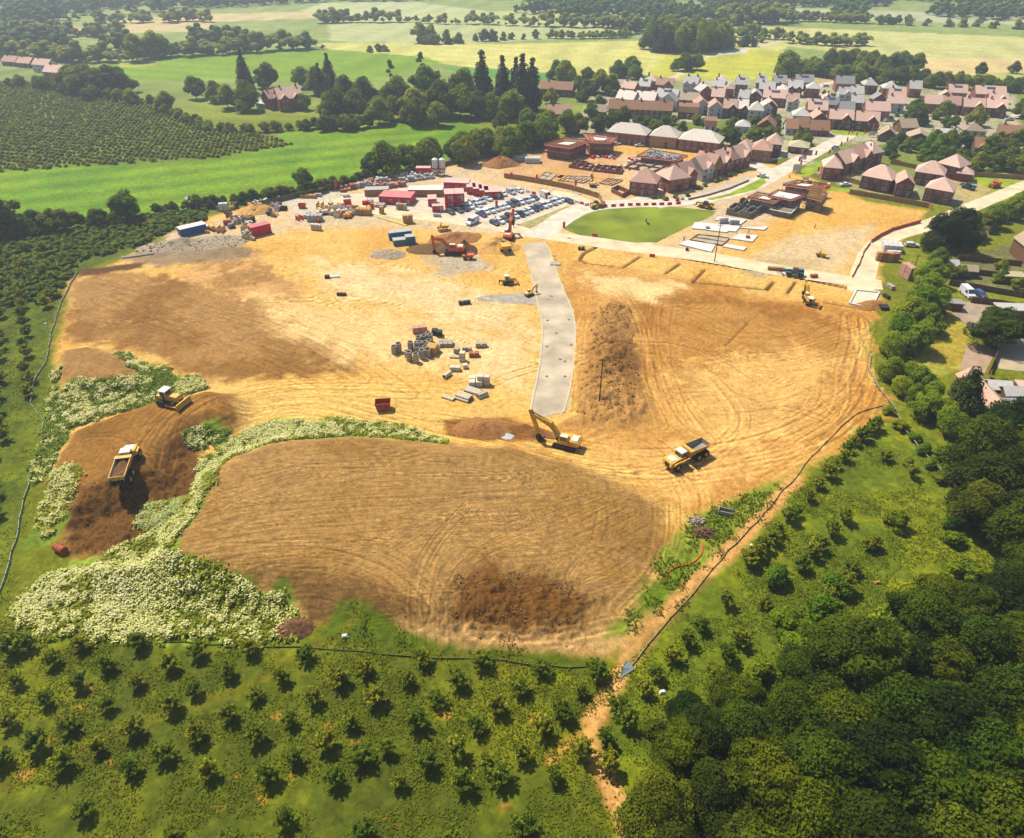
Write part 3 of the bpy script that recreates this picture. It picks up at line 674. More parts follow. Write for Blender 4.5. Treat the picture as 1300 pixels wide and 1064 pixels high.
for i, q in enumerate(W_):
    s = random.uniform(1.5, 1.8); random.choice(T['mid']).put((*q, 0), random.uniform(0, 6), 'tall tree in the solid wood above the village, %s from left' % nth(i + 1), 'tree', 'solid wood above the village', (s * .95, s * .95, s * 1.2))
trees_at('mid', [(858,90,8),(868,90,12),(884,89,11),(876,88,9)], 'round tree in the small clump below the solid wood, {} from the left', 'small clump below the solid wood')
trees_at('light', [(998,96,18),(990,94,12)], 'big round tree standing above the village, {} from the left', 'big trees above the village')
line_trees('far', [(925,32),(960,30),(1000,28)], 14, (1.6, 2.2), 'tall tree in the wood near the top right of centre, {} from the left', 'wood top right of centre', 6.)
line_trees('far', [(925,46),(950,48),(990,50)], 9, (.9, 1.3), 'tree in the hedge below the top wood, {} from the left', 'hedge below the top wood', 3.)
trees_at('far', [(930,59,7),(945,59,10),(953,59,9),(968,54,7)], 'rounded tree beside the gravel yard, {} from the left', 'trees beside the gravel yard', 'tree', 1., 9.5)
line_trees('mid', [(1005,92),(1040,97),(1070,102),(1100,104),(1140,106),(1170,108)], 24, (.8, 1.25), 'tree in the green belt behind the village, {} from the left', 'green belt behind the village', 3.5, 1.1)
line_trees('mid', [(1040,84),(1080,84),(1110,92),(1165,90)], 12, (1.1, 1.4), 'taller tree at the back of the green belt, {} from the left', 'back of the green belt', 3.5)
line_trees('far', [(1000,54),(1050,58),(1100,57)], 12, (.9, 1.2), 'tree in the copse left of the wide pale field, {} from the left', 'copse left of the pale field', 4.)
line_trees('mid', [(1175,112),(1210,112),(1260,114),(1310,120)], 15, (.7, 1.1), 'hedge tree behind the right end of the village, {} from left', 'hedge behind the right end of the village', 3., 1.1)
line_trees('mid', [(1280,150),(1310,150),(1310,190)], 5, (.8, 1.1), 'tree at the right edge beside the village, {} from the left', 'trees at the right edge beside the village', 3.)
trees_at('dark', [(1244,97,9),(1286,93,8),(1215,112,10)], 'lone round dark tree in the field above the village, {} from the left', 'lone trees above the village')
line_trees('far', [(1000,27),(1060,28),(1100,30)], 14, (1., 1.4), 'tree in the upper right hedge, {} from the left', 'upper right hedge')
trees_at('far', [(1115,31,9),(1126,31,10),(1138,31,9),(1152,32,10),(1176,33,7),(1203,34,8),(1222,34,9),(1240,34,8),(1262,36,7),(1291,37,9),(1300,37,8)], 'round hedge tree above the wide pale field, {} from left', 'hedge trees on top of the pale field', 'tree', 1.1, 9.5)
# trees round the village
trees_at('light', [(717,106,16),(800,96,14),(806,100,10),(785,98,12)], 'light green tree at the left entrance of the village, {} from the left', 'light trees at the left of the village')
trees_at('gmid', [(706,100,12),(745,108,11),(760,118,14),(775,120,12),(745,128,12),(734,118,10),(750,150,8),(720,170,12),(735,170,10),(760,168,9),(790,160,10),(775,162,8),(812,170,9),(700,132,9),(828,172,8),(928,186,9),(918,184,8),(845,164,7),(760,140,8)], 'garden tree around the new brick blocks, {} from left', 'trees left of the village')
trees_at('glight', [(1158,150,11),(1165,152,9),(955,176,7),(1180,198,11),(1190,200,12),(1150,192,7),(1165,190,6),(1128,196,7),(1195,206,8),(1262,215,8),(1000,166,6),(866,165,5)], 'bright green garden tree among the houses, {} from the left', 'bright garden trees')
trees_at('gmid', [(1162,158,11),(1196,152,10),(1238,160,10),(1200,162,6),(1208,164,7),(1220,188,8),(1205,186,8),(1255,196,9),(1270,198,8),(1240,216,8),(1280,216,10),(1295,212,9),(1290,186,8),(1265,186,7),(1140,186,7),(1185,180,6),(1215,220,7),(1300,222,9),(975,176,6),(1100,195,6),(1025,184,5),(985,162,5)], 'dark green garden tree among the bungalows, {} from the left', 'garden trees among the bungalows')
trees_at('fir', [(1218,524,10.5)], 'dark conical fir tree beside the paved drive on the right', None, 'fir', 1.05, 9.)
# right-hand hedge and wood
trees_at('near', [(1205,318,13)], 'large dark spreading tree at the top of the right boundary hedge', None, 'tree', 1.)
trees_at('near', [(1258,436,9.)], 'broad tree standing alone beside the parking court on the right', None, 'tree', 1.35)
line_trees('hedge', [(1220,305),(1260,285),(1310,262)], 9, (.7, .95), 'leafy hedge tree beside the lane at the upper right, {} from the left', 'hedge beside the upper right lane', 2.)
trees_at('hedge', [(1188,345,7),(1180,362,7.5),(1172,382,8),(1186,398,7),(1165,402,8.5),(1150,418,8.5),(1175,420,7),(1140,436,8),(1160,446,8.),(1128,452,6.5)], 'bright leafy tree in the boundary hedge, {} from left', 'bright boundary hedge', 'tree', 1.05, 8.)
trees_at('hedge', [(1130,480,5.5),(1148,484,5.),(1165,494,5.5),(1140,500,4.5),(1172,530,6),(1160,512,4.5),(1192,532,5.5),(1200,548,6.),(1180,510,5)], 'rounded leafy tree at the lower end of the boundary hedge, {} from left', 'lower boundary hedge', 'tree', 1.05, 8.)
trees_at('near', [(1240,600,12),(1285,585,13),(1262,655,13),(1300,650,12),(1235,665,9),(1290,700,11),(1320,620,13)], 'big dark tree below the fenced gardens, {} from left', 'wood below the gardens')
near_pts = [(1080,880,12),(1140,870,8),(1105,850,7),(1220,800,8),(1180,790,8),(1160,810,9),(1260,790,9),(1300,780,9),(1285,850,9),(1230,850,9.5),(1180,880,9),(1130,930,10),(1180,960,11),(1250,920,10),(1300,930,11),(1060,950,9.5),(1000,930,8),(940,960,8.5),(890,960,7.5),(850,980,7.5),(930,905,6.5),(870,925,5.5),(1020,1000,10),(960,1030,9.5),(900,1040,8),(840,1060,8.5),(1090,1010,11),(1160,1050,11),(1230,1010,11),(1300,1020,12),(1020,1080,10),(1100,1110,11),(1240,1090,11),(1180,1120,11),(1320,1100,11),(940,1110,9),(860,1120,8),(1010,870,6),(1050,905,7),(1290,740,7)]
trees_at('near', near_pts, 'leafy tree in the dense lower right wood, {} from left', 'dense wood at the lower right')
trees_at('shrub', [(1134,667,3.6),(1045,780,4.),(1010,835,4.2),(1130,800,4.5),(1145,770,4.),(1195,755,4),(1200,790,4.2),(1120,830,4.5),(1000,800,4),(960,860,3.5),(1060,750,3.5),(985,740,3.5),(1225,740,4.5),(1165,760,3.6),(1250,765,4.),(1035,840,4.5),(1080,800,3.)], 'round dark shrub standing in the right-hand meadow, {} from the left', 'shrubs in the right-hand meadow', 'shrub', 1., 3.2)
trees_at('shrub', [(1142,545,2.2),(1160,560,2.),(1172,575,2.2),(1180,592,2.),(1195,610,2.2),(1205,640,2.),(1128,525,1.8),(1152,590,1.6),(1205,668,2.2),(1192,580,2.5),(1210,690,2.5)], 'low pale shrub along the wire fence on the right, {} from the top', 'low shrubs along the wire fence', 'shrub', 1.2, 3.2)
# ---- orchard trees of the foreground (photo positions of their feet)
def crop(l, x0, y0, k): return [(x0 + a / k, y0 + b / k) for a, b in l]
o1 = crop([(150,170),(410,170),(270,250),(95,350),(60,190),(545,270),(695,170),(1000,205),(850,270),(1250,200),(405,360),(690,360),(975,400),(1150,310),(235,450),(545,470),(860,480),(55,560),(355,570),(680,600),(1280,420),(1155,520),(190,670),(500,680),(990,620),(830,720),(1290,620),(20,750),(330,760),(660,790),(1050,800)], 0, 780, 3.94)
o2 = crop([(270,225),(155,330),(440,350),(560,290),(850,240),(1150,260),(1030,355),(780,350),(625,440),(310,440),(35,420),(930,445),(1230,480),(190,550),(500,560),(820,560),(1120,575),(50,640),(370,660),(680,690),(1030,700),(220,740),(550,740),(880,760),(1180,760),(90,820),(420,850),(740,860),(1060,860)], 320, 780, 3.94)
o3 = crop([(265,300),(160,390),(540,310),(460,400),(370,510),(270,590),(160,720),(590,640),(470,710),(840,320),(920,230),(780,400),(650,480),(1130,330),(1060,80),(990,150),(1190,230),(1250,150),(690,560),(60,830),(330,830),(600,770)], 620, 780, 3.94)
orch = o1 + o2 + o3
for _ in range(400):
    x, y = random.uniform(-15, 820), random.uniform(985, 1085)
    A = P(x, y)
    if all(math.hypot(A[0] - P(*q)[0], A[1] - P(*q)[1]) > 5.6 for q in orch): orch.append((x, y))
def place_orch(pts, label, group, sc=(.66, .95), dmin=2.2):
    got = []
    for x, y in pts:
        X, Y = P(x, y)
        if any(math.hypot(X - a, Y - b) < dmin for a, b, _, _ in got): continue
        got.append((X, Y, x, y))
    got.sort(key=lambda q: q[2])
    for i, (X, Y, x, y) in enumerate(got):
        random.choice(T['orch']).put((X, Y, GZ(X, Y)), random.uniform(0, 6.28), label.format(nth(i + 1)), 'orchard tree', group, random.uniform(*sc))
    return len(got)
place_orch(orch, 'spiky orchard tree in front of the brown mound, {} from left', 'orchard trees in the foreground')
o4 = crop([(240,490),(120,560),(330,440),(560,470),(610,380),(750,340),(830,300),(640,500),(480,600),(930,430),(1000,380),(860,560),(1180,540),(1260,420),(300,760)], 880, 530, 3.94) if False else crop([(910,60),(880,80),(840,110),(800,140),(770,170),(750,215),(705,255),(670,300),(625,350),(575,415),(510,490),(480,520),(420,580),(450,590),(390,630),(350,660),(310,700),(270,740),(960,215),(755,520),(690,590),(625,660),(590,700),(540,760),(870,660),(910,650),(790,780),(750,860),(670,920),(350,950),(600,960),(160,940),(1090,300),(800,810),(700,840)], 880, 530, 3.94)
place_orch(o4, 'small orchard tree in the right-hand meadow, {} from left', 'orchard trees in the right-hand meadow', (.65, 1.), 1.4)
o5 = []
for j in range(40):                       # left side rows
    for i in range(22):
        X = -165 + i * 6.2 + (j % 2) * 2.5; Y = 60 + j * 5.6 + i * .8
        X += random.uniform(-.8, .8); Y += random.uniform(-.8, .8)
        x, y = inv(X, Y)
        lim = np.interp(y, [330, 360, 440, 540, 600, 640, 720, 800], [110, 72, 58, 38, 25, 12, 4, 20])
        if y < 318 or y > 800 or x > lim - 3 or x < -25: continue
        if y > 600 and random.random() < .75: continue
        o5.append((x, y))
place_orch(o5, 'dark orchard tree left of the site fence, {} from left', 'orchard trees left of the site', (.8, 1.05), 2.)
# ---- far orchard and overgrown strip: rows too many to count, one object each
def mass(name, pts3, proto_mesh, label, cat, smin, smax, asp=1.2):
    me0 = proto_mesh; n = len(me0.vertices); v = np.empty(n * 3, np.float32); me0.vertices.foreach_get('co', v); v = v.reshape(-1, 3)
    nl = len(me0.loops); lp = np.empty(nl, np.int32); me0.loops.foreach_get('vertex_index', lp)
    npo = len(me0.polygons); st = np.empty(npo, np.int32); me0.polygons.foreach_get('loop_start', st)
    lv = np.empty(n, np.float32); me0.attributes['lv'].data.foreach_get('value', lv)
    Vs, Ls, Ss, As = [], [], [], []
    for i, (X, Y, Z) in enumerate(pts3):
        a = rng.uniform(0, 6.28); s = rng.uniform(smin, smax) if smax else Z; Z = 0 if not smax else Z; c, q = math.cos(a) * s * asp, math.sin(a) * s * asp
        Vs.append(np.stack([v[:, 0] * c - v[:, 1] * q + X, v[:, 0] * q + v[:, 1] * c + Y, v[:, 2] * s + Z], 1))
        Ls.append(lp + i * n); Ss.append(st + i * nl); As.append(np.clip(lv + rng.uniform(-.15, .2), 0, 1))
    me = bpy.data.meshes.new(name); V = np.concatenate(Vs)
    me.vertices.add(len(V)); me.vertices.foreach_set('co', V.astype(np.float32).ravel())
    L_ = np.concatenate(Ls).astype(np.int32); S_ = np.concatenate(Ss).astype(np.int32)
    me.loops.add(len(L_)); me.loops.foreach_set('vertex_index', L_); me.polygons.add(len(S_)); me.polygons.foreach_set('loop_start', S_)
    me.update(calc_edges=True); at = me.attributes.new('lv', 'FLOAT', 'POINT'); at.data.foreach_set('value', np.concatenate(As).astype(np.float32))
    me.materials.append(me0.materials[0])
    return tag(link(name, me), label, cat, kind='stuff')
smallbush = crown('bush', round_lobes(1.6, 1.9, .05, 5), 150, .5); smallbush.materials.append(LM['oak'])
orchbush = crown('bush', round_lobes(1.6, 1.8, .05, 4), 70, .7); orchbush.materials.append(LM['orch'])
lightbush = crown('bush', round_lobes(1.4, 1.9, .05, 5), 130, .5); lightbush.materials.append(LM['weed'])
p = []
OP = PP([(-40,104),(80,104),(190,128),(262,164),(320,166),(372,184),(280,200),(100,212),(-40,222)])
for j in range(-70, 140):
    for i in range(-80, 180):
        u_, v_ = i * 2.5, j * 4.4
        p.append((-260 + u_ * .96 + v_ * .28, 330 + v_ * .96 - u_ * .28 + random.uniform(-.8, .8)))
A = np.array(p); d = sdpoly(OP, A[:, 0], A[:, 1], 2); gap = fbm(A[:, 0], A[:, 1], 40, 3, 21)
pts3 = [(a[0], a[1], 0) for a, q, g in zip(A, d, gap) if q > 0 and g > -.34]
mass('orchard', pts3, orchbush, 'large dark orchard of close rows at the upper left', 'orchard', .6, 1.0)
pts3 = [(q[0], q[1], 0) for q in fill_px([(-30,320),(0,312),(60,300),(180,274),(262,268),(262,280),(230,286),(190,308),(100,334),(96,345),(80,362),(70,384),(-30,392)], 2.3)]
mass('undergrowth', pts3, smallbush, 'mass of young leafy bushes between the hedge and the left end of the site', 'undergrowth', .55, 1.)
far_m = T['far'][0].b().children[1].data if False else None
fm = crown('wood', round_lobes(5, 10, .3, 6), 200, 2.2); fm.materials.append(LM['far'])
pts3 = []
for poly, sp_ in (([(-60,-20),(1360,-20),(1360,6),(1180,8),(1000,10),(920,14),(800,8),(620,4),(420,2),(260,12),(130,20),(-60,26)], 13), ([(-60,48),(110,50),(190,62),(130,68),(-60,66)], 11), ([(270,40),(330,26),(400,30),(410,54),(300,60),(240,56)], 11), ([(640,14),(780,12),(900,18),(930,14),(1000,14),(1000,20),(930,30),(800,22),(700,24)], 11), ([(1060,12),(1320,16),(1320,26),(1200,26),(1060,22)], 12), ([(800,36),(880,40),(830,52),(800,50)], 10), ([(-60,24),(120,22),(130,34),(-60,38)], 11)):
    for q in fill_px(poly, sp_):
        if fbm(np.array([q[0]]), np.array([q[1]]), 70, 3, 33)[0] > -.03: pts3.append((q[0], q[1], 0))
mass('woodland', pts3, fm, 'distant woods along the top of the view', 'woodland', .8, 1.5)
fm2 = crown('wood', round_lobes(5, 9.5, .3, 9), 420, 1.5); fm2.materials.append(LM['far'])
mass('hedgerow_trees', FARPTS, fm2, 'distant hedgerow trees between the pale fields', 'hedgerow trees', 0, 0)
# ---- flowering weeds on the bunds
def scatter(poly, n, z, edge=.0, seed=1):
    W = PP(poly, z); x0, y0 = W.min(0) - 2; x1, y1 = W.max(0) + 2; r = np.random.RandomState(seed)
    X = r.uniform(x0, x1, n); Y = r.uniform(y0, y1, n)
    d = sdpoly(W, X, Y, 4) + fbm(X, Y, 4., 4, 7) * 7
    k = d > edge; return X[k], Y[k]
def tufts(name, X, Y, size, per, spread, h, mats_p, label, cat, flat=.4, thr=None):
    n = len(X); Z = relief(X, Y)
    cl = vnoise(X / 1.7, Y / 1.7, 4) * .6 + vnoise(X / 5., Y / 5., 8) * .4
    hh = h * (.5 + cl)
    pos = np.stack([np.repeat(X, per) + rng.normal(size=n * per) * spread, np.repeat(Y, per) + rng.normal(size=n * per) * spread,
                    np.repeat(Z, per) + np.repeat(hh, per) * rng.uniform(.2, 1.1, n * per)], 1)
    nr = rng.normal(size=(n * per, 3)) * .6 + np.array([0, 0, flat * 2])
    V, Fq, l = quads(pos, nr, size, 1.3, np.clip(np.repeat(cl, per) * .7 + rng.rand(n * per) * .4, 0, 1))
    me = np_mesh(name, V, Fq, {'lv': l}); me.materials.append(mats_p)
    return tag(link(name, me), label, cat, kind='stuff')
big = WEEDS[0][0]
for i, (pg, z) in enumerate(WEEDS):
    W0 = PP(pg, z); ar = abs(sum(W0[k - 1][0] * W0[k][1] - W0[k][0] * W0[k - 1][1] for k in range(len(W0)))) / 2; bx = (W0.max(0) - W0.min(0) + 4); n = int(min(9. , 9.) * ar * (bx[0] * bx[1] / max(ar, 1)))
    n = min(n, 60000)
    X, Y = scatter(pg, n, z, 0, 40 + i)
    a_ = {0: 'along the front of the big brown mound', 1: 'round the small mound on the left', 2: 'beside the log roll at the left', 3: 'in the hollow beside the tipping truck', 4: 'at the head of the haul road bend'}[i]
    tufts('weeds', X, Y, .55, 3, .3, .55, LM['weed'], 'low green weeds ' + a_, 'weeds')
    X, Y = scatter(pg, int(n * 1.1), z, .2, 60 + i)
    k = vnoise(X / .9, Y / .9, 4) * .6 + vnoise(X / 6., Y / 6., 8) * .4 > (.46 if i == 0 else .52)
    tufts('flowering_weeds', X[k], Y[k], .3, 7, .26, .85, LM['flower'], 'cream flowering weeds ' + a_, 'weeds', 1.1)
X, Y = scatter([(880,655),(1000,606),(1014,604),(905,730),(800,800),(775,808),(800,775),(850,700)], 9000, 0, .3, 90)
k = vnoise(X / 2., Y / 2., 14) > .35
tufts('grass', X[k], Y[k], .4, 2, .3, .25, LM['grass'], 'patchy grass on the strip right of the mound', 'grass')
X, Y = scatter([(-40,800),(200,806),(370,802),(400,787),(460,782),(540,818),(760,842),(800,850),(735,940),(780,1110),(-60,1110)], 20000, 0, 0, 91); k = vnoise(X / 3.1, Y / 3.1, 14) * .6 + vnoise(X / 11., Y / 11., 15) * .4 > .42
tufts('grass', X[k], Y[k], .28, 3, .45, .10, LM['grass'], 'rough yellow green grass between the foreground orchard trees', 'grass')
X, Y = scatter([(1130,515),(1020,612),(915,730),(800,850),(790,1110),(1380,1110),(1300,700),(1200,640),(1190,580)], 30000, 0, 0, 92); k = vnoise(X / 3.1, Y / 3.1, 14) * .6 + vnoise(X / 11., Y / 11., 15) * .4 > .42
tufts('grass', X[k], Y[k], .28, 3, .45, .10, LM['grass'], 'rough meadow grass right of the wire fence', 'grass')
X, Y = scatter([(-30,360),(80,356),(66,460),(50,600),(20,700),(-10,800),(-60,800)], 14000, 0, 0, 93); k = vnoise(X / 3.1, Y / 3.1, 14) * .6 + vnoise(X / 11., Y / 11., 15) * .4 > .42
tufts('grass', X[k], Y[k], .28, 3, .45, .10, LM['grass'], 'rough grass left of the site fence', 'grass')
# ================================================================ houses
WALL = mat('brick_wall', None, .9, .14, 3., objcol=True, stripes=('Z', 2.2, .06), bump=.1)
ROOF = mat('roof_tiles', None, .75, .16, 2., objcol=True, stripes=('Z', 3.2, .18), bump=.1)
WHITE = mat('white_frame', lin((235, 235, 230)), .5, .04)
GLASS = mat('window_glass', (.035, .045, .06), .08, .2, .6, spec=.8)
DOORM = mat('door_paint', None, .5, .05, objcol=True)
BRICK = mat('chimney_brick', lin((156, 96, 72)), .9, .25, 4.)
SOLAR = mat('solar_glass', (.03, .05, .11), .15, .1, 1., spec=.8)
PAVE = mat('paving', lin((200, 190, 175)), .9, .15, .6)
BK = {'red': (164, 94, 68), 'dark': (132, 80, 62), 'cream': (222, 216, 202), 'ochre': (196, 140, 82), 'brown': (128, 92, 62), 'white': (226, 228, 222)}
RF = {'pink': (246, 202, 178), 'grey': (222, 216, 206), 'brown': (172, 124, 88), 'pale': (255, 240, 220), 'tan': (200, 174, 146), 'mauve': (222, 172, 148), 'slate': (170, 168, 166), 'cream': (222, 208, 160)}
def window_mesh(w, h):
    m = MB(); m.box(0, 0, 0, w, .1, h, mi=0)
    n = max(1, round(w / .65))
    for i in range(n):
        pw = (w - .14) / n; m.box(-w / 2 + .07 + pw * (i + .5), -.045, .08, pw - .08, .05, h - .16, mi=1)
    return m.mesh('window')
WINM = {}
def winmesh(w, h):
    if (w, h) not in WINM:
        me = window_mesh(w, h); me.materials.append(WHITE); me.materials.append(GLASS); WINM[(w, h)] = me
    return WINM[(w, h)]
def gable_roof(m, x0, x1, y0, y1, ze, rise, t=.22, axis='x', oh=.35):
    """solid roof, ridge along axis"""
    if axis == 'x':
        ym = (y0 + y1) / 2; hw = (y1 - y0) / 2; k = rise / hw
        pts = [(y0 - oh, ze - oh * k), (ym, ze + rise), (y1 + oh, ze - oh * k), (y1 + oh, ze - oh * k + t), (ym, ze + rise + t), (y0 - oh, ze - oh * k + t)]
        n = 6; vs = [(x0 - oh, a, b) for a, b in pts] + [(x1 + oh, a, b) for a, b in pts]
    else:
        xm = (x0 + x1) / 2; hw = (x1 - x0) / 2; k = rise / hw
        pts = [(x0 - oh, ze - oh * k), (xm, ze + rise), (x1 + oh, ze - oh * k), (x1 + oh, ze - oh * k + t), (xm, ze + rise + t), (x0 - oh, ze - oh * k + t)]
        n = 6; vs = [(a, y0 - oh, b) for a, b in pts] + [(a, y1 + oh, b) for a, b in pts]
    fs = [(0, 1, 4, 5), (1, 2, 3, 4), (6, 11, 10, 7), (7, 10, 9, 8)] + [(i, n + i, n + (i + 1) % n, (i + 1) % n) for i in range(n)]
    m.add(vs, fs)
def hip_roof(m, x0, x1, y0, y1, ze, rise, oh=.4):
    x0 -= oh; x1 += oh; y0 -= oh; y1 += oh; hx = (x1 - x0) / 2; hy = (y1 - y0) / 2
    h = min(hx, hy); xm = (x0 + x1) / 2; ym = (y0 + y1) / 2
    if hx >= hy: r = [(x0 + h * .95, ym), (x1 - h * .95, ym)]
    else: r = [(xm, y0 + h * .95), (xm, y1 - h * .95)]
    b = [(x0, y0), (x1, y0), (x1, y1), (x0, y1)]
    vs = [(*q, ze - .05) for q in b] + [(*q, ze + .14) for q in b] + [(*q, ze + rise + .14) for q in r]
    if hx >= hy: top = [(4, 5, 9, 8), (6, 7, 8, 9), (5, 6, 9), (7, 4, 8)]
    else: top = [(4, 5, 8), (5, 6, 9, 8), (6, 7, 9), (7, 4, 8, 9)]
    m.add(vs, [(3, 2, 1, 0), (0, 1, 5, 4), (1, 2, 6, 5), (2, 3, 7, 6), (3, 0, 4, 7)] + top)
def make_house(w, d, eave, rise, roof, rc, wc, label, loc, rz, gables=0, chim=1, solar=0, group=None, name='house', porch=True, wins=True, cat='house', gwall=None):
    r = thing(name, label, cat, loc, rz, group); hr = random.Random(label); jt = lambda c: tuple(v * k for v, k in zip(c, [hr.uniform(.82, 1.1) * hr.uniform(.96, 1.04)] * 3))
    wall = MB(); wall.box(0, 0, -.3, w, d, eave + .3)
    rm = MB()
    if roof == 'hip': hip_roof(rm, -w / 2, w / 2, -d / 2, d / 2, eave, rise)
    elif roof == 'gable':
        wall.add([(-w/2+.002, -d/2, eave), (-w/2+.002, d/2, eave), (-w/2+.002, 0, eave + rise), (w/2-.002, -d/2, eave), (w/2-.002, d/2, eave), (w/2-.002, 0, eave + rise)], [(0, 1, 2), (5, 4, 3), (0, 2, 5, 3), (1, 4, 5, 2)])
        gable_roof(rm, -w / 2, w / 2, -d / 2, d / 2, eave, rise)
    elif roof == 'gabley':
        wall.add([(-w/2, -d/2+.002, eave), (w/2, -d/2+.002, eave), (0, -d/2+.002, eave + rise), (-w/2, d/2-.002, eave), (w/2, d/2-.002, eave), (0, d/2-.002, eave + rise)], [(0, 1, 2), (5, 4, 3), (0, 2, 5, 3), (1, 4, 5, 2)])
        gable_roof(rm, -w / 2, w / 2, -d / 2, d / 2, eave, rise, axis='y')
    elif roof == 'flat': rm.box(0, 0, eave, w + .4, d + .4, .25)
    elif roof == 'gambrel':
        pts = [(-d/2-.2, eave-.4), (-d/2*.72, eave+rise*.62), (0, eave+rise), (d/2*.72, eave+rise*.62), (d/2+.2, eave-.4)]
        vs = [(-w/2-.2, a, b) for a, b in pts] + [(w/2+.2, a, b) for a, b in pts]
        rm.add(vs, [(0,1,2,3,4), (9,8,7,6,5)] + [(i, i+5, i+6, i+1) for i in range(4)] + [(4, 9, 5, 0)])
    gx = []
    if gables:
        gw = min(w / gables * .62, 4.6)
        for i in range(gables):
            cx = (-w / 2 + w / gables * (i + .5)) if gables > 1 else w * .22
            gr = min(rise * .8, gw * .5); y0 = -d / 2 - .5
            wall.add([(cx-gw/2, y0, -.3), (cx+gw/2, y0, -.3), (cx+gw/2, y0, eave), (cx, y0, eave+gr), (cx-gw/2, y0, eave), (cx-gw/2, 0, -.3), (cx+gw/2, 0, -.3), (cx+gw/2, 0, eave), (cx, 0, eave+gr), (cx-gw/2, 0, eave)], [(0,1,2,3,4), (0,5,6,1), (1,6,7,2), (2,7,8,3), (3,8,9,4), (4,9,5,0)])
            gable_roof(rm, cx - gw / 2, cx + gw / 2, y0, -.3, eave + .02, gr, t=.18, axis='y', oh=.25)
            gx.append((cx, gw))
    wo = link('wall', wall, WALL, r, color=jt(lin(BK[wc] if isinstance(wc, str) else wc)))
    ro = link('roof', rm, ROOF, r, color=jt(lin(RF[rc] if isinstance(rc, str) else rc)))
    if wins:
        n = max(2, int(w / 2.9)); rows = [(.9, 1.25)] + ([(eave - 1.75, 1.15)] if eave > 4 else [])
        door = n // 2
        for ri, (z, h) in enumerate(rows):
            for i in range(n):
                x = -w / 2 + w / n * (i + .5); y = -d / 2 - .03
                if ri == 0 and i == door:
                    dm = MB(); dm.box(x, y - .03, 0, 1., .1, 2.1); dm.box(x, y - .4, 2.2, 1.9, .85, .14)
                    link('door', dm, DOORM, r, color=random.choice([(.03,.05,.03), (.25,.25,.24), (.1,.02,.02), (.02,.03,.06)])); continue
                for cx, gw in gx:
                    if abs(x - cx) < gw / 2 + .4:
                        y = -d / 2 - .53; x = max(cx - gw / 2 + .8, min(cx + gw / 2 - .8, x))
                q = link('window', winmesh(1.5 if ri == 0 else 1.2, h), None, r, (x, y, z))
        for z, h in rows:                                      # ends and back
            for sx in (-1, 1):
                q = link('window', winmesh(1.2, h), None, r, (sx * (w / 2 + .03), d * .12, z), sx * math.pi / 2)
            for i in range(max(1, n - 1)):
                q = link('window', winmesh(1.2, h), None, r, (-w / 2 + w / max(1, n - 1) * (i + .5), d / 2 + .03, z), math.pi)
    for i in range(chim):
        cm = MB(); cx = [(-.3), (.36), 0][i % 3] * w; cy = 0 if roof != 'gabley' else d * .2 * (1 - 2 * i)
        if roof == 'gabley': cx = 0
        zt = eave + rise; cm.box(cx, cy, zt - 1., .85, .6, 2.); cm.box(cx, cy, zt + 1., 1., .75, .15)
        for s in (-.22, .22): cm.cyl((cx + s, cy, zt + 1.15), (cx + s, cy, zt + 1.5), .12, .1, 6)
        link('chimney', cm, BRICK, ro)
    if solar:
        sm = MB(); k = rise / (d / 2); a = math.atan(k); L = min(w * .45, 4.5)
        for i in range(3):
            yy = -d / 2 * .32 - .0; zc = eave + rise * .68 + .36; x = -L / 2 + L / 3 * (i + .5)
            hh = 1.5 / 2; c_, s_ = math.cos(a), math.sin(a)
            sm.add([(x-L/6+.05, yy - hh*c_, zc - hh*s_), (x+L/6-.05, yy - hh*c_, zc - hh*s_), (x+L/6-.05, yy + hh*c_, zc + hh*s_), (x-L/6+.05, yy + hh*c_, zc + hh*s_)] + [(x-L/6+.05, yy - hh*c_, zc - hh*s_-.3), (x+L/6-.05, yy - hh*c_, zc - hh*s_-.3), (x+L/6-.05, yy + hh*c_, zc + hh*s_-.3), (x-L/6+.05, yy + hh*c_, zc + hh*s_-.3)], [(0,1,2,3), (7,6,5,4), (0,4,5,1), (1,5,6,2), (2,6,7,3), (3,7,4,0)])
        link('solar_panel', sm, SOLAR, ro)
    return r
HOUSES = []
def H(cr, xl, yl, xr, yr, d, roof, rc, wc, label, eave=4.9, rise=None, **k):
    """front eaves line in crop pixels -> house"""
    x0, y0, s = cr
    A = P(x0 + xl / s, y0 + yl / s, eave); B = P(x0 + xr / s, y0 + yr / s, eave)
    dx, dy = B[0] - A[0], B[1] - A[1]; w = math.hypot(dx, dy); a = math.atan2(dy, dx)
    if abs(a) > 1.0 and 'free' not in k: a = math.copysign(1., a)
    k.pop('free', None)
    w = max(5.5, min(w, 60)); cx, cy = (A[0] + B[0]) / 2 - math.sin(a) * d / 2, (A[1] + B[1]) / 2 + math.cos(a) * d / 2
    span = (w if roof == 'gabley' else d) if roof != 'hip' else min(w, d)
    rise = rise or span / 2 * .78
    HOUSES.append((cx, cy, max(w, d) / 2))
    return make_house(w, d, eave, rise, roof, rc, wc, label, (cx, cy, 0), a, **k)
cC = (700, 60, 4.333); cV = (820, 80, 7.22); cW = (1000, 80, 8.67); cR = (1140, 90, 7.09); cN = (1000, 60, 4.333)
GN = 'new brick houses beside the building site'; GV = 'houses of the new village'; GB = 'older bungalows right of the new road'
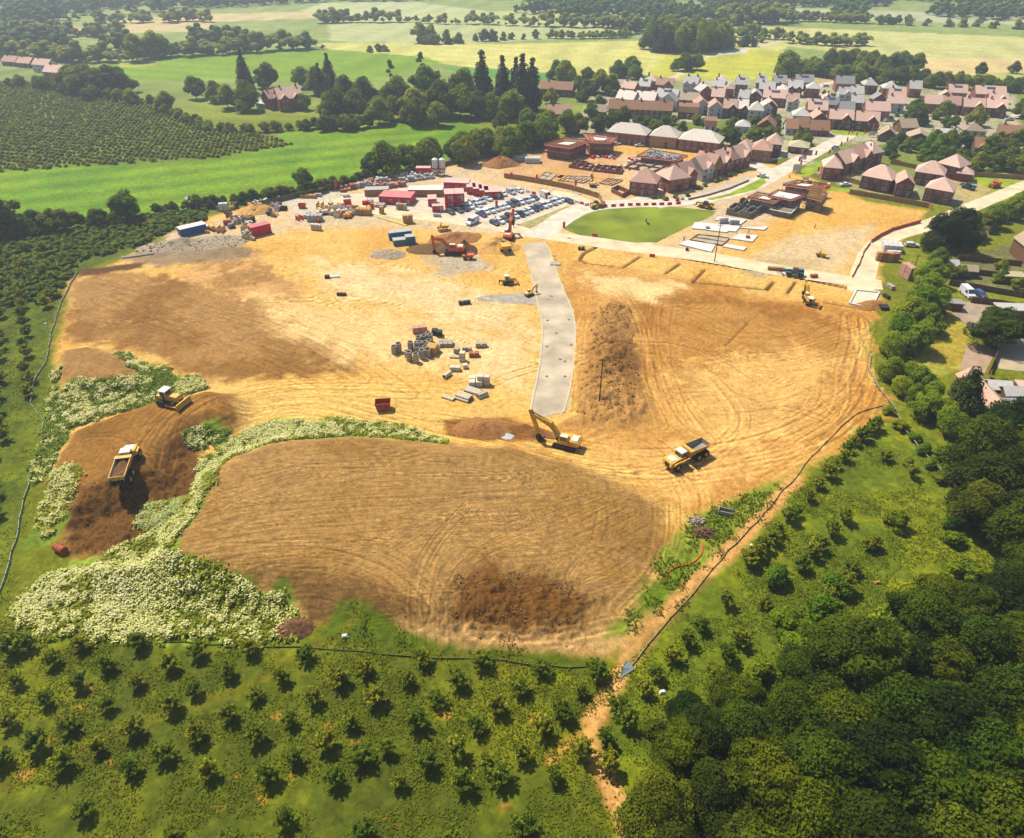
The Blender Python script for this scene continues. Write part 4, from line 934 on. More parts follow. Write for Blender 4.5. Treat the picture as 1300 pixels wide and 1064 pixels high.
# new blocks behind the site
H(cC, 308,465, 520,486, 10, 'hip', 'pale', 'red', 'long red brick block with pale hipped roof, left of the three blocks', rise=3.6, chim=0, group=GN)
H(cC, 543,486, 690,500, 10, 'hip', 'pale', 'ochre', 'yellow brick block with pale hipped roof between two red brick blocks', rise=3.8, chim=0, group=GN)
H(cC, 700,505, 922,530, 11, 'hip', 'pale', 'red', 'long red brick block with pale hipped roof, right of the three blocks', rise=3.8, chim=0, group=GN)
# terrace running up to the right
base_pts = [(578, 815), (690, 800), (770, 775), (850, 748), (925, 720), (1000, 690), (1060, 672), (1100, 655)]
H(cC, 432,738, 578,752, 9, 'hip', 'mauve', 'red', 'red brick corner house with hipped roof nearest the lawn roundabout', rise=4., chim=1, group=GN)
for i, (xa, ya, xb, yb, rt, wc, gb, lb) in enumerate([
    (650,728,765,712,'hip','red',0,'second red brick house in the terrace rising right from the corner house'),
    (700,712,805,690,'gable','red',1,'third house in the terrace, red brick with a front gable'),
    (835,668,890,652,'gable','cream',1,'fourth house in the terrace, the one with a cream front'),
    (890,652,940,634,'gabley','ochre',0,'fifth house in the terrace, yellow brick gable'),
    (940,634,985,620,'gable','red',1,'sixth house in the terrace, with a white bay'),
    (985,620,1040,606,'hip','red',0,'seventh house in the terrace, hipped roof'),
    (1040,606,1093,590,'gable','red',1,'last house at the right end of the terrace')]):
    H(cC, xa, ya + 4, xb, yb + 4, 9, rt, 'mauve' if i % 2 else 'pink', wc, lb, rise=3.8, gables=gb, chim=i % 2, group=GN)
H(cC, 1005,560, 1093,572, 9, 'hip', 'pink', 'cream', 'pale house with pink hipped roof left of the three beyond the terrace', rise=3.6, chim=0, group=GN)
H(cC, 1097,562, 1210,572, 9, 'hip', 'mauve', 'ochre', 'ochre house with hipped roof beyond the end of the terrace', rise=3.6, chim=0, group=GN)
H(cC, 1180,530, 1268,538, 9, 'hip', 'pink', 'red', 'brick house with hipped roof beyond the ochre house', rise=3.6, chim=0, group=GN)
# new houses on the right
H(cN, 200,660, 300,668, 9, 'hip', 'pink', 'red', 'first brick house of the short row by the show road, hipped roof', rise=3.6, chim=0, group=GN)
H(cN, 318,640, 395,618, 9, 'gable', 'pink', 'red', 'second brick house of the short row by the show road', rise=3.6, gables=1, chim=0, group=GN)
H(cN, 395,612, 465,592, 9, 'gable', 'mauve', 'red', 'third brick house of the short row by the show road', rise=3.6, gables=1, chim=0, group=GN)
H(cN, 465,588, 528,575, 9, 'hip', 'pink', 'red', 'fourth brick house of the short row, with a solar panel', rise=3.6, chim=0, solar=1, group=GN)
H(cN, 410,705, 570,735, 9.5, 'hip', 'pink', 'red', 'detached brick house with wide pink hipped roof behind the timber fence', rise=4., chim=0, group=GN)
H(cN, 603,748, 700,757, 10, 'gabley', 'mauve', 'red', 'detached brick house with its gable towards the timber fence', chim=0, group=GN)
H(cN, 760,772, 905,798, 9, 'hip', 'pink', 'red', 'rightmost brick house behind the timber fence with pink hipped roof', rise=3.6, chim=0, group=GN)
H(cN, 705,684, 860,706, 9, 'hip', 'pink', 'red', 'brick house with hipped roof right behind the gabled house', rise=3.8, chim=0, group=GN)
H(cN, 825,636, 945,664, 9, 'hip', 'pink', 'red', 'rearmost brick house of the new group on the right', rise=3.8, chim=0, group=GN)
H(cN, 945,694, 1008,702, 6, 'hip', 'pink', 'red', 'small brick garage with hipped roof beside the rearmost new house', 3., 2., chim=0, wins=False, name='garage', cat='garage')
# village, left part
H(cV, 345,185, 470,195, 9, 'gable', 'grey', 'white', 'tall white house with grey roof and two gables at the village top', gables=2, chim=2, group=GV, eave=5.6)
H(cC, 480,212, 540,216, 9, 'gable', 'grey', 'red', 'brick house with a solar panel right of the leftmost village houses', solar=1, group=GV)
H(cC, 510,182, 575,188, 8, 'hip', 'pink', 'red', 'brick house with a pointed pink roof at the upper left of the village', group=GV)
H(cC, 575,205, 668,210, 8, 'gable', 'mauve', 'red', 'brick house with dull pink roof left of the tall white house', gables=1, group=GV)
H(cC, 385,222, 455,230, 8, 'gable', 'pink', 'red', 'pink roofed house at the far left end of the village', group=GV)
H(cC, 355,278, 450,290, 9, 'gable', 'pale', 'red', 'house with bright pale roof beside the village entrance', group=GV, chim=2)
H(cC, 458,285, 565,295, 9, 'gable', 'pale', 'red', 'house with bright pale roof, second from the village entrance', group=GV, chim=1)
H(cV, 90,305, 280,322, 9, 'gable', 'grey', 'white', 'wide grey roofed house with a solar panel at the left of the village', solar=1, group=GV)
H(cV, 118,345, 275,358, 9, 'gabley', 'slate', 'white', 'white house with slate roof, gable towards the terrace of brown roofs', group=GV)
H(cC, 315,336, 665,350, 9, 'gable', 'brown', 'brown', 'long old terrace with brown tiled roof and four chimneys', 4.6, chim=3, gables=0, group=GB)
H(cC, 212,352, 300,356, 7, 'gable', 'tan', 'brown', 'small brown cottage at the left end of the old terrace', 2.9, group=GB, chim=0)
H(cC, 698,352, 808,358, 9, 'gambrel', 'brown', 'brown', 'brown old house with a steep mansard roof below the village', 3.6, 3.6, group=GB)
H(cV, 500,262, 610,258, 9, 'gabley', 'grey', 'red', 'red brick house with its gable to the viewer in the village middle', group=GV)
H(cV, 600,305, 715,312, 9, 'gable', 'pink', 'red', 'house with pink roof behind the twin white gabled houses', group=GV)
H(cV, 310,335, 480,345, 8, 'gable', 'tan', 'red', 'house with tan roof above the old mansard house', group=GV)
H(cV, 455,384, 580,386, 10, 'gabley', 'mauve', 'white', 'left of the twin white gabled houses with dull pink roofs', group=GV, chim=0)
H(cV, 578,410, 708,414, 10, 'gabley', 'mauve', 'white', 'right of the twin white gabled houses with dull pink roofs', group=GV, chim=0)
H(cV, 712,412, 830,418, 9, 'gable', 'pink', 'dark', 'dark brick house with a pink roof right of the twin white houses', gables=1, group=GV)
H(cV, 835,415, 935,420, 9, 'gable', 'pale', 'dark', 'pale roofed dark brick house joined to the one on its left', gables=1, group=GV)
H(cV, 942,432, 1078,440, 9, 'hip', 'pale', 'white', 'white house with pale roof left of the white gable', group=GV, chim=0, rise=3.6)
H(cV, 1080,410, 1128,412, 9, 'gabley', 'pale', 'white', 'narrow white gabled house below the village middle', group=GV, chim=0)
H(cV, 1075,400, 1210,405, 9, 'gabley', 'pink', 'dark', 'dark red brick house with its gable to the viewer and pink roof', group=GV)
H(cV, 1075,312, 1290,325, 9, 'gable', 'pink', 'red', 'wide pink roofed house with a solar panel in the village middle', solar=1, group=GV)
H(cV, 825,195, 935,200, 9, 'gable', 'grey', 'red', 'grey roofed house with solar panel at the top middle of the village', solar=1, group=GV)
H(cV, 645,168, 750,172, 8, 'hip', 'grey', 'white', 'white house with hipped grey roof at the top edge of the village', group=GV)
H(cV, 610,212, 712,220, 8, 'gable', 'grey', 'white', 'white grey roofed house just below the top edge of the village', group=GV)
H(cV, 720,235, 805,240, 7, 'hip', 'tan', 'red', 'small brick house with tan hipped roof, village top', group=GV, chim=0)
H(cV, 1012,180, 1105,185, 9, 'gable', 'grey', 'red', 'grey roofed brick house left of the rightmost top pair', solar=1, group=GV)
H(cV, 1170,180, 1285,185, 9, 'gable', 'slate', 'red', 'slate roofed house with solar panels at the top of the village', solar=1, group=GV)
H(cV, 1198,245, 1298,252, 8, 'hip', 'pale', 'red', 'small brick house with a pale pointed roof near the village top', group=GV)
H(cV, 850,318, 940,325, 9, 'gable', 'grey', 'red', 'grey roofed brick house in the very middle of the village', group=GV, gables=0)
H(cV, 948,300, 1060,306, 10, 'gabley', 'grey', 'red', 'bright red brick house with plain gable and grey roof', group=GV)
H(cV, 1040,235, 1180,242, 8, 'gable', 'grey', 'red', 'grey roofed house with pale front just above the red gable', group=GV)
H(cV, 1020,575, 1180,590, 10, 'gabley', 'brown', 'brown', 'brown brick bungalow with a broad gable below the white houses', 2.8, group=GB, chim=0)
H(cV, 825,580, 950,588, 8, 'hip', 'grey', 'white', 'low white bungalow left of the brown gabled bungalow', 2.8, 2.2, group=GB, chim=0)
H(cV, 545,575, 640,580, 8, 'gambrel', 'brown', 'white', 'old white fronted cottage with round brown roof behind the trees', 2.6, 3.6, group=GB, chim=0)
# village, middle part
H(cW, 5,275, 165,282, 9, 'gable', 'grey', 'dark', 'dark brick pair with grey roofs and two gables at the top right of centre', gables=2, group=GV)
H(cW, 95,210, 285,216, 9, 'gable', 'slate', 'red', 'brick house with slate roof and solar panel behind the dark brick pair', solar=1, group=GV)
H(cW, 212,280, 358,288, 9, 'hip', 'grey', 'red', 'brick house with grey hipped roof by the open green', group=GV, chim=0)
H(cW, 5,425, 125,430, 9, 'gable', 'pink', 'white', 'white house with pink roof left of the open green', gables=1, group=GV)
H(cW, 230,512, 440,520, 9, 'gable', 'pink', 'red', 'pink roofed brick house with a large solar panel below the open green', solar=1, group=GV)
H(cW, 62,580, 240,590, 9, 'hip', 'grey', 'white', 'white house with grey hipped roof left of the twin gabled pairs', group=GV, chim=0)
H(cW, 285,610, 440,615, 10, 'gabley', 'mauve', 'dark', 'dark brown brick house with its gable to the viewer left of the twin pairs', group=GV)
H(cW, 465,612, 725,625, 9, 'gable', 'pink', 'dark', 'left of the two pink roofed pairs with a dark gable facing the flags', gables=1, group=GV)
H(cW, 755,632, 1008,648, 9, 'gable', 'pink', 'dark', 'right of the two pink roofed pairs with a dark gable facing the flags', gables=1, group=GV)
H(cW, 865,520, 1130,530, 9, 'gable', 'pink', 'red', 'long pink roofed house behind the right twin gabled pair', group=GV)
H(cW, 1005,795, 1205,812, 9, 'gabley', 'tan', 'brown', 'brick bungalow gable beside the new road', 2.7, group=GB, chim=0)
H(cW, 5,720, 95,724, 9, 'gable', 'brown', 'white', 'white walled old cottage with brown roof beside the hedge', 3., group=GB, chim=0)
H(cW, 98,705, 235,712, 9, 'gable', 'brown', 'brown', 'brown roofed bungalow between the white cottage and the dark one', 2.8, group=GB, chim=0)
H(cW, 255,735, 460,745, 9, 'gable', 'brown', 'dark', 'dark brown bungalow beside the flags on the new road', 2.8, group=GB, chim=0)
H(cW, 540,225, 735,232, 9, 'gable', 'slate', 'red', 'slate roofed brick house right of the open green, topmost', group=GV)
H(cW, 570,345, 700,350, 8, 'gable', 'grey', 'white', 'pale house with grey roof in the cluster right of the green', gables=1, group=GV)
H(cW, 705,335, 838,340, 8, 'gable', 'grey', 'red', 'small grey roofed house right in the cluster beside the green', group=GV)
H(cW, 845,245, 995,250, 9, 'hip', 'grey', 'dark', 'dark brick house with hipped grey roof and solar panel against the green belt', solar=1, group=GV, rise=3.4)
H(cW, 1055,280, 1228,288, 9, 'hip', 'grey', 'red', 'brick house with pale grey hipped roof against the green belt', group=GV)
H(cW, 1115,360, 1298,370, 9, 'gable', 'pink', 'red', 'pink roofed house with solar panels in front of the grey hipped one', solar=1, group=GV)
H(cW, 935,405, 1100,412, 8, 'gabley', 'slate', 'dark', 'dark gabled house with slate roof in the village middle right', group=GV)
H(cW, 1110,440, 1290,448, 8, 'gable', 'pink', 'white', 'white walled house with pink roof beside the village street', group=GV)
H(cW, 705,432, 835,438, 8, 'gable', 'grey', 'brown', 'grey roofed brown house behind the twin gabled pairs', group=GV)
H(cW, 575,510, 735,518, 8, 'gable', 'slate', 'brown', 'broad grey roofed house directly behind the left twin gabled pair', group=GV, chim=0)
H(cW, 410,455, 560,462, 8, 'gable', 'slate', 'red', 'slate roofed brick house with solar panel behind the large solar roof', solar=1, group=GV)
H(cW, 400,400, 500,405, 8, 'gabley', 'pink', 'red', 'pink roofed gabled house above the slate roofed one with solar panel', group=GV)
# village, right part
H(cR, 110,158, 215,163, 9, 'gable', 'grey', 'red', 'grey roofed brick house at the left of the right-hand close', group=GV)
H(cR, 462,192, 625,200, 9, 'gable', 'pink', 'red', 'pink roofed house with two solar panels at the back of the right-hand close', solar=1, group=GV)
H(cR, 375,226, 490,235, 8, 'gabley', 'pink', 'red', 'pink gabled house beside the one with two solar panels', group=GV)
H(cR, 245,292, 400,300, 9, 'gable', 'pink', 'red', 'left half of the long pink roofed terrace of the close', group=GV, chim=0)
H(cR, 402,300, 565,310, 9, 'gable', 'mauve', 'red', 'right half of the long pink roofed terrace of the close', group=GV)
H(cR, 597,320, 785,330, 9, 'gable', 'pink', 'dark', 'pink roofed pair with a dark gable, left of two by the parked cars', gables=1, group=GV)
H(cR, 800,328, 985,340, 9, 'gable', 'pink', 'dark', 'pink roofed pair with a dark gable, right of two by the parked cars', gables=1, group=GV)
H(cR, 705,205, 975,216, 9, 'gable', 'pink', 'red', 'long pink roofed house with solar panel at the top right of the close', solar=1, group=GV)
H(cR, 825,262, 990,270, 8, 'gable', 'pink', 'red', 'pink roofed house between the long one and the dark gabled pairs', gables=1, group=GV)
H(cR, 85,600, 300,620, 10, 'gabley', 'tan', 'brown', 'bungalow with a tan gabled roof among bushes left of the willow', 2.7, 2.4, group=GB, chim=0)
H(cR, 40,512, 185,508, 8, 'gable', 'tan', 'brown', 'small bungalow with tan roof just below the village street', 2.7, group=GB, chim=0)
H(cR, 340,562, 500,572, 7, 'gable', 'grey', 'cream', 'grey roofed bungalow half hidden behind the bushes', 2.7, 1.6, group=GB, chim=0)
H(cR, 600,540, 800,548, 10, 'hip', 'tan', 'cream', 'bungalow with large tan hipped roof and one tall chimney', 2.8, 3., group=GB)
H(cR, 700,690, 935,705, 9, 'gable', 'brown', 'brown', 'brown roofed bungalow with two white dormers', 2.8, 3.4, group=GB, gables=2, chim=0)
H(cR, 885,560, 1135,590, 9, 'gable', 'brown', 'brown', 'brown roofed house with three white gables at the right edge', 3., 3.4, group=GB, gables=3)
H(cR, 1050,770, 1180,785, 9, 'hip', 'tan', 'cream', 'tan roofed bungalow cut by the right edge of the photo', 2.8, 3., group=GB, chim=0)
H(cN, 5,545, 112,556, 9, 'hip', 'cream', 'dark', 'low building with cream hipped roof behind the hedge by the new road', 2.8, 2., group=GB, chim=0, name='hall', cat='hall')
# far houses at the left and the manor
cL = (0, 0, 3.25)
H(cL, 175,295, 260,302, 9, 'gable', 'pink', 'brown', 'pink roofed house, the nearer one in the trees at upper left', group='houses in the trees at upper left')
H(cL, 130,265, 195,270, 8, 'gable', 'pink', 'white', 'white gabled house with pink roof in the trees at upper left', group='houses in the trees at upper left')
H(cL, 65,258, 120,262, 8, 'gable', 'mauve', 'brown', 'low reddish house left of the white gabled house at upper left', 3., group='houses in the trees at upper left')
H(cL, 5,252, 60,256, 8, 'gable', 'mauve', 'brown', 'reddish house at the far left edge at upper left', 3., group='houses in the trees at upper left')
H(cL, 1110,408, 1160,400, 9, 'gable', 'mauve', 'red', 'left wing of the red brick manor house in the park', 6., gables=1, chim=2, group='manor house')
H(cL, 1150,410, 1250,400, 12, 'gable', 'pink', 'red', 'main block of the red brick manor house in the park', 6.5, gables=2, chim=2, group='manor house', name='manor_house')
H(cL, 1055,425, 1095,430, 5, 'gable', (225, 235, 240), 'cream', 'white glasshouse at the left end of the manor house', 2.4, 1.2, chim=0, wins=False, name='glasshouse', cat='glasshouse')
H((400,0,3.25), 930,365, 1060,372, 9, 'gable', 'brown', 'brown', 'brown house half hidden by trees at the entrance of the village', 4., group=GB)
H((400,0,3.25), 960,470, 1060,470, 9, 'gable', 'mauve', 'red', 'red brick house among trees left of the old terrace', 4., group=GB)
H((980,200,4.0625), 1255,520, 1400,760, 9, 'gable', 'tan', 'brown', 'large grey tiled house cut by the right edge beside the gardens', 4.5, 4.5, group=GB, free=1) if False else None
X, Y = P(1335, 350); make_house(9, 34, 5, 4, 'gabley', 'tan', 'brown', 'long row with large tan roof cut by the right edge beside the gardens', (X, Y, 0), -.12, chim=0, group=GB)
for x, y, w, d, rz, l in ((1212,320,5,4,.1,'grey shed beside the large dark tree'), (1262,385,14,8,-.3,'flat white roofed outbuilding behind the parking court tree')):
    X, Y = P(x, y); 
# sheds and garages in the gardens
for x, y, w, d, h, rf, rc, l in [(1210,392,3.4,2.6,2.,'flat','slate','white topped garden shed left of the parked van'), (1226,350,4,3,2.2,'gable','tan','small tan shed beside the boundary hedge'), (1204,343,3.4,3,2.1,'gable','grey','grey shed under the large dark tree'), (1283,358,5.5,3.6,2.3,'flat','cream','cream flat roofed shed at the end of the middle garden'),
    (1240,302,4,3,2.1,'gable','tan','tan shed in the upper garden'), (1225,318,4.5,3,2.1,'flat','grey','low grey shed in the upper garden'), (1292,402,12,4,2.6,'flat','grey','long white flat roofed garage by the parking court'), (1262,500,4.4,3.4,2.3,'gable','grey','white shed in the lower gardens, left one'), (1281,508,4.6,3.4,2.4,'gable','grey','white shed with a pitched roof in the lower gardens'),
    (1262,526,5,3.6,2.2,'flat','grey','grey flat shed at the lower left of the lower gardens'), (1287,524,5.5,3.6,2.2,'flat','slate','dark slate shed in the lower gardens'), (1300,500,4,3,2.2,'flat','pink','red topped shed at the right edge of the lower gardens'), (1243,507,4.6,13,2.2,'gable','mauve','long pinkish tiled garage block beside the fir tree')]:
    X, Y = P(x, y); make_house(w, d, h, 1.1 if d < 8 else 1.6, rf if d < 8 else 'gabley', rc, 'brown', l, (X, Y, 0), random.uniform(-.1, .1) - .1, chim=0, wins=False, name='shed', cat='shed', group='sheds in the gardens')
# ================================================================ roads, paving, lawns
def sheet(name, pts, z, m, zz=0., jag=0., sm=0, kind='structure', label=None, cat=None, pw=None):
    W = PP(smooth_line(list(pts) + [pts[0]], sm)[:-1] if sm else pts, zz)
    if jag:
        out = []
        for i in range(len(W)):
            a, b = W[i], W[(i + 1) % len(W)]; n = max(1, int(np.hypot(*(b - a)) / 1.2))
            for k in range(n):
                q = a + (b - a) * k / n; out.append(q)
        W = np.array(out); W = W + np.stack([fbm(W[:, 0], W[:, 1], 2.5, 3, 3), fbm(W[:, 0], W[:, 1], 2.5, 3, 13)], 1) * jag * 2
    import bmesh
    bm = bmesh.new(); vs = [bm.verts.new((a, b, z)) for a, b in W]; f = bm.faces.new(vs)
    if f.normal.z < 0: f.normal_flip()
    f.normal_update()
    if f.normal.z < 0: f.normal_flip()
    bmesh.ops.triangulate(bm, faces=[f]); me = bpy.data.meshes.new(name); bm.to_mesh(me); bm.free()
    me.materials.append(m); return tag(link(name, me), label, cat, kind=kind)
def ribbon(name, pts, wid, z, m, sm=2, kind='structure'):
    W = PP(smooth_line(pts, sm)); wid = wid if isinstance(wid, (list, tuple)) else [wid, wid]
    L, R = [], []
    for i in range(len(W)):
        a, b = W[max(0, i - 1)], W[min(len(W) - 1, i + 1)]; d = (b - a) / np.hypot(*(b - a)); n = np.array([-d[1], d[0]])
        w = np.interp(i / (len(W) - 1), np.linspace(0, 1, len(wid)), wid) / 2
        w *= 1 + .12 * (random.random() - .5) * (m is DUSTY)
        L.append(W[i] + n * w); R.append(W[i] - n * w)
    n = len(W); vs = [(*q, z) for q in L] + [(*q, z) for q in R]
    mb = MB(); mb.add(vs, [(i, n + i, n + i + 1, i + 1) for i in range(n - 1)])
    return tag(link(name, mb, m), kind=kind)
TARM = mat('new_tarmac', lin((228, 214, 190)), .9, .22, .25, bump=.1)
ROADM = mat('haul_road_concrete', lin((206, 188, 158)), .95, .34, .14, bump=.15)
DUSTY = mat('dusty_road', lin((240, 214, 172)), .95, .22, .22, bump=.15)
PARKM = mat('car_park_gravel', lin((222, 206, 180)), .95, .2, .3, bump=.15)
LAWN = mat('mown_lawn', lin((128, 142, 18)), .95, .45, .07, bump=.2)
LAWN2 = mat('bright_lawn', lin((148, 168, 14)), .95, .3, .2, bump=.2)
ASPH = mat('old_asphalt', lin((178, 156, 132)), .9, .2, .3)
KERB = mat('kerb_stone', lin((214, 200, 170)), .85, .1, 1.)
SLABM = mat('concrete_slab', lin((236, 230, 218)), .85, .12, .5)
SUBB = mat('grey_hardcore', lin((176, 166, 148)), .95, .3, .6)
# haul road of concrete across the site
sheet('road', [(664,310),(690,306),(700,318),(706,340),(716,368),(728,394),(732,420),(730,450),(727,480),(722,505),(716,524),(690,530),(672,524),(678,500),(684,470),(688,440),(689,412),(684,395),(676,385),(680,372),(674,350),(668,330)], .012, ROADM, jag=.8)
sheet('road', [(602,376),(640,374),(682,370),(690,386),(660,386),(604,382)], .008, SUBB, jag=.6)
ribbon('road', [(672,296),(720,302),(800,314),(900,326),(980,342),(1060,354),(1120,362)], [7., 8, 8., 6.5], .016, DUSTY)
ribbon('road', [(672,298),(650,290),(560,276),(500,272),(460,262),(430,252)], [8, 8, 6], .010, DUSTY)
ribbon('road', [(676,300),(694,292),(715,276),(744,262),(800,258),(850,258),(900,252),(945,240),(975,226),(1000,212),(1030,196),(1060,180),(1090,166)], [8., 9, 9, 8, 9, 8, 7.5, 7.], .020, TARM)
ribbon('road', [(748,262),(730,250),(700,244)], [7, 5], .014, DUSTY)
ribbon('road', [(985,220),(960,212),(955,205),(980,200),(1000,192)], [9, 6], .024, TARM)
ribbon('road', [(792,258),(820,250),(850,236)], [4, 4], .006, TARM)
sheet('path', [(858,272),(868,284),(824,312),(812,310)], .007, DUSTY, jag=.4)
ribbon('road', [(1092,372),(1096,345),(1106,318),(1128,300),(1170,290),(1220,268),(1265,250),(1310,232)], [7, 6.5, 6.5, 6.5], .018, DUSTY)
ribbon('road', [(1090,166),(1120,170),(1150,178)], [6, 5], .028, TARM)
ribbon('road', [(1078,160),(1095,150),(1140,140),(1150,130)], [5, 4], .010, TARM)
ribbon('road', [(1165,150),(1230,146),(1285,152),(1300,140)], [5, 5], .012, TARM)
ribbon('road', [(752,140),(770,118),(790,102),(800,96)], [9, 8], .012, ASPH)
ribbon('road', [(1018,122),(1040,108),(1060,104)], [6, 4], .012, TARM)
sheet('verge', [(1004,142),(1026,132),(1050,128),(1046,138),(1020,150)], .010, mat('dry_grass', lin((206, 196, 120)), .95, .2, .3))
ribbon('pavement', [(832,262),(880,252),(925,238),(955,226)], [5, 5], .012, PAVE)
sheet('car_park', [(570,246),(620,236),(690,246),(722,256),(720,262),(640,292),(604,288),(560,272)], .014, PARKM, jag=.3)
sheet('yard', [(430,248),(500,240),(600,228),(620,238),(570,262),(540,275),(480,268)], .009, PARKM, jag=.5)
sheet('lawn', [(715,291),(721,284),(745,268),(765,262),(800,261),(850,262),(908,268),(904,274),(880,285),(833,308),(806,308),(770,303),(735,298)], .010, LAWN, jag=.4)
sheet('lawn', [(895,253),(925,246),(955,232),(970,224),(973,232),(960,241),(930,248),(905,254)], .030, LAWN2, jag=.1)
sheet('verge', [(622,290),(660,280),(720,262),(735,266),(700,276),(668,292),(640,296)], .008, mat('verge_grass', lin((170, 160, 96)), .95, .3, .4), jag=.3)
sheet('verge', [(1016,215),(1052,200),(1058,205),(1030,222),(1018,226)], .008, LAWN2)
sheet('verge', [(1050,238),(1085,240),(1082,244),(1050,242)], .008, LAWN2)
sheet('verge', [(1235,220),(1300,232),(1300,236),(1262,244),(1236,228)], .006, LAWN2, jag=.2)
sheet('verge', [(1055,168),(1068,162),(1108,168),(1106,172),(1070,172)], .034, LAWN2)
sheet('patio', [(1212,382),(1310,390),(1310,402),(1262,404),(1236,420),(1212,400),(1210,390)], .010, ASPH)
sheet('patio', [(1228,437),(1266,443),(1250,474),(1218,468)], .014, mat('brown_paving', lin((186, 156, 128)), .9, .15, .4))
sheet('patio', [(1272,432),(1320,420),(1320,474),(1268,468),(1262,450)], .012, mat('court_paving', lin((196, 174, 140)), .9, .15, .3))
# site slabs (each one a foundation of its own)
for i, (pts, l) in enumerate([([(862,311),(872,306),(908,312),(903,321)], 'large white floor slab beside the brown road, nearest the lamp pole'), ([(905,288),(934,290),(922,296),(896,293)], 'pale concrete floor slab with stacked blocks on it, left row'),
    ([(938,290),(975,289),(970,293),(946,291)], 'thin pale floor slab, rightmost in the slab row'), ([(938,298),(962,300),(955,308),(928,304)], 'white square floor slab with a red pallet on it'),
    ([(917,314),(922,311),(948,315),(944,319)], 'narrow pale floor slab right of the lamp pole'), ([(912,276),(948,280),(940,286),(908,280)], 'pale slab covered with grey block stacks'), ([(882,283),(940,288),(934,295),(878,291)], 'long concrete floor slab left of the grey block walls')]):
    W = PP(pts); mb = MB(); mb.slab([tuple(q) for q in W], -.05, .35 + .02 * (i % 3))
    tag(link('floor_slab', mb, SLABM), l, 'floor slab', 'concrete floor slabs')
for pts, l in (([(682,222),(700,214),(728,217),(712,226)], 'ochre dug footing left of the brick piers'), ([(690,232),(712,222),(740,226),(724,238)], 'ochre dug footing behind the timber hoarding'), ([(732,222),(770,227),(760,234),(724,230)], 'ochre dug footing below the brick piers')):
    sheet('footing_pit', pts, .006, mat('ochre_fill', lin((212, 158, 84)), .95, .25, .5), kind=None, label=l, cat='footing')
# ================================================================ machines and things on the site
def cm(name, c, rough=.55, var=.1, **k): return mat(name, lin(c), rough, var, 2., **k)
YEL = cm('yellow_paint', (240, 184, 62), .55, .32, spec=.4); ORA = cm('orange_paint', (232, 104, 42), .45, .12); REDP = cm('red_paint', (228, 14, 26), .5, .08)
BLUE = cm('blue_paint', (24, 84, 160), .5, .1); DK = cm('dark_steel', (64, 58, 52), .7, .2); TYRE = cm('tyre_rubber', (52, 46, 40), .9, .2); STEEL = cm('worn_steel', (170, 162, 150), .5, .2, metal=.4)
CREAM = cm('cream_roof', (246, 236, 214), .6, .05); CONC = cm('grey_concrete', (188, 176, 156), .9, .16); CONC2 = cm('pale_concrete', (232, 218, 188), .9, .12); WOOD = cm('new_timber', (214, 160, 88), .85, .25); WOOD2 = cm('fence_timber', (186, 138, 72), .85, .35)
RUST = cm('rusty_skip', (196, 96, 44), .8, .25); SOILM = cm('loose_soil', (164, 112, 58), .97, .35, bump=.5); SANDM = cm('pale_sand', (228, 172, 92), .97, .2, bump=.3); DARKS = cm('dark_soil', (120, 86, 48), .97, .35, bump=.5); RUBBLE = cm('rubble', (172, 154, 126), .97, .5, bump=.6)
WRAP = cm('white_wrap', (236, 232, 226), .35, .08); BRK = cm('brick_stack', (186, 112, 84), .9, .2); PINK = cm('pink_brick', (214, 160, 138), .9, .2); GREYW = cm('grey_wrap', (190, 190, 188), .5, .15)
MESHO = cm('orange_mesh', (240, 96, 40), .8, .15); REDPL = cm('red_plastic', (236, 52, 48), .5, .05); WHPL = cm('white_plastic', (240, 238, 232), .5, .05); TEAL = cm('teal_paint', (70, 130, 140), .5, .1); GREYG = cm('green_grey_fence', (112, 128, 108), .8, .25); SCAF = cm('scaffold_tube', (150, 140, 128), .5, .2, metal=.3)
BLK = cm('black_plastic', (40, 40, 40), .5, .1); GLS = GLASS; BLOCK = cm('block_wall', (150, 138, 122), .95, .15)
REDD = cm('red_deck', (224, 128, 96), .85, .3); SKIN = cm('skin', (200, 150, 120), .6, .05); VEST = cm('yellow_vest', (220, 230, 60), .6, .05); BLUET = cm('blue_overall', (60, 70, 110), .8, .1)
CARP = mat('car_paint', None, .25, .04, 1., objcol=True, spec=.6)
def part(n, m, mt, r, **k): return link(n, m, mt, r, **k)
def track_mesh(L, w, h, y):
    m = MB(); r = h / 2; pts = []
    for i in range(7): a = math.pi / 2 + math.pi * i / 6; pts.append((-L / 2 + r + r * math.cos(a), r + r * math.sin(a)))
    for i in range(7): a = -math.pi / 2 + math.pi * i / 6; pts.append((L / 2 - r + r * math.cos(a), r + r * math.sin(a)))
    m.prism(pts, y - w / 2, y + w / 2)
    n = int(L / .35)
    for i in range(n):
        x = -L / 2 + r + (L - 2 * r) * i / (n - 1); m.box(x, y, h, .1, w + .04, .05); m.box(x, y, -.03, .1, w + .04, .05)
    return m
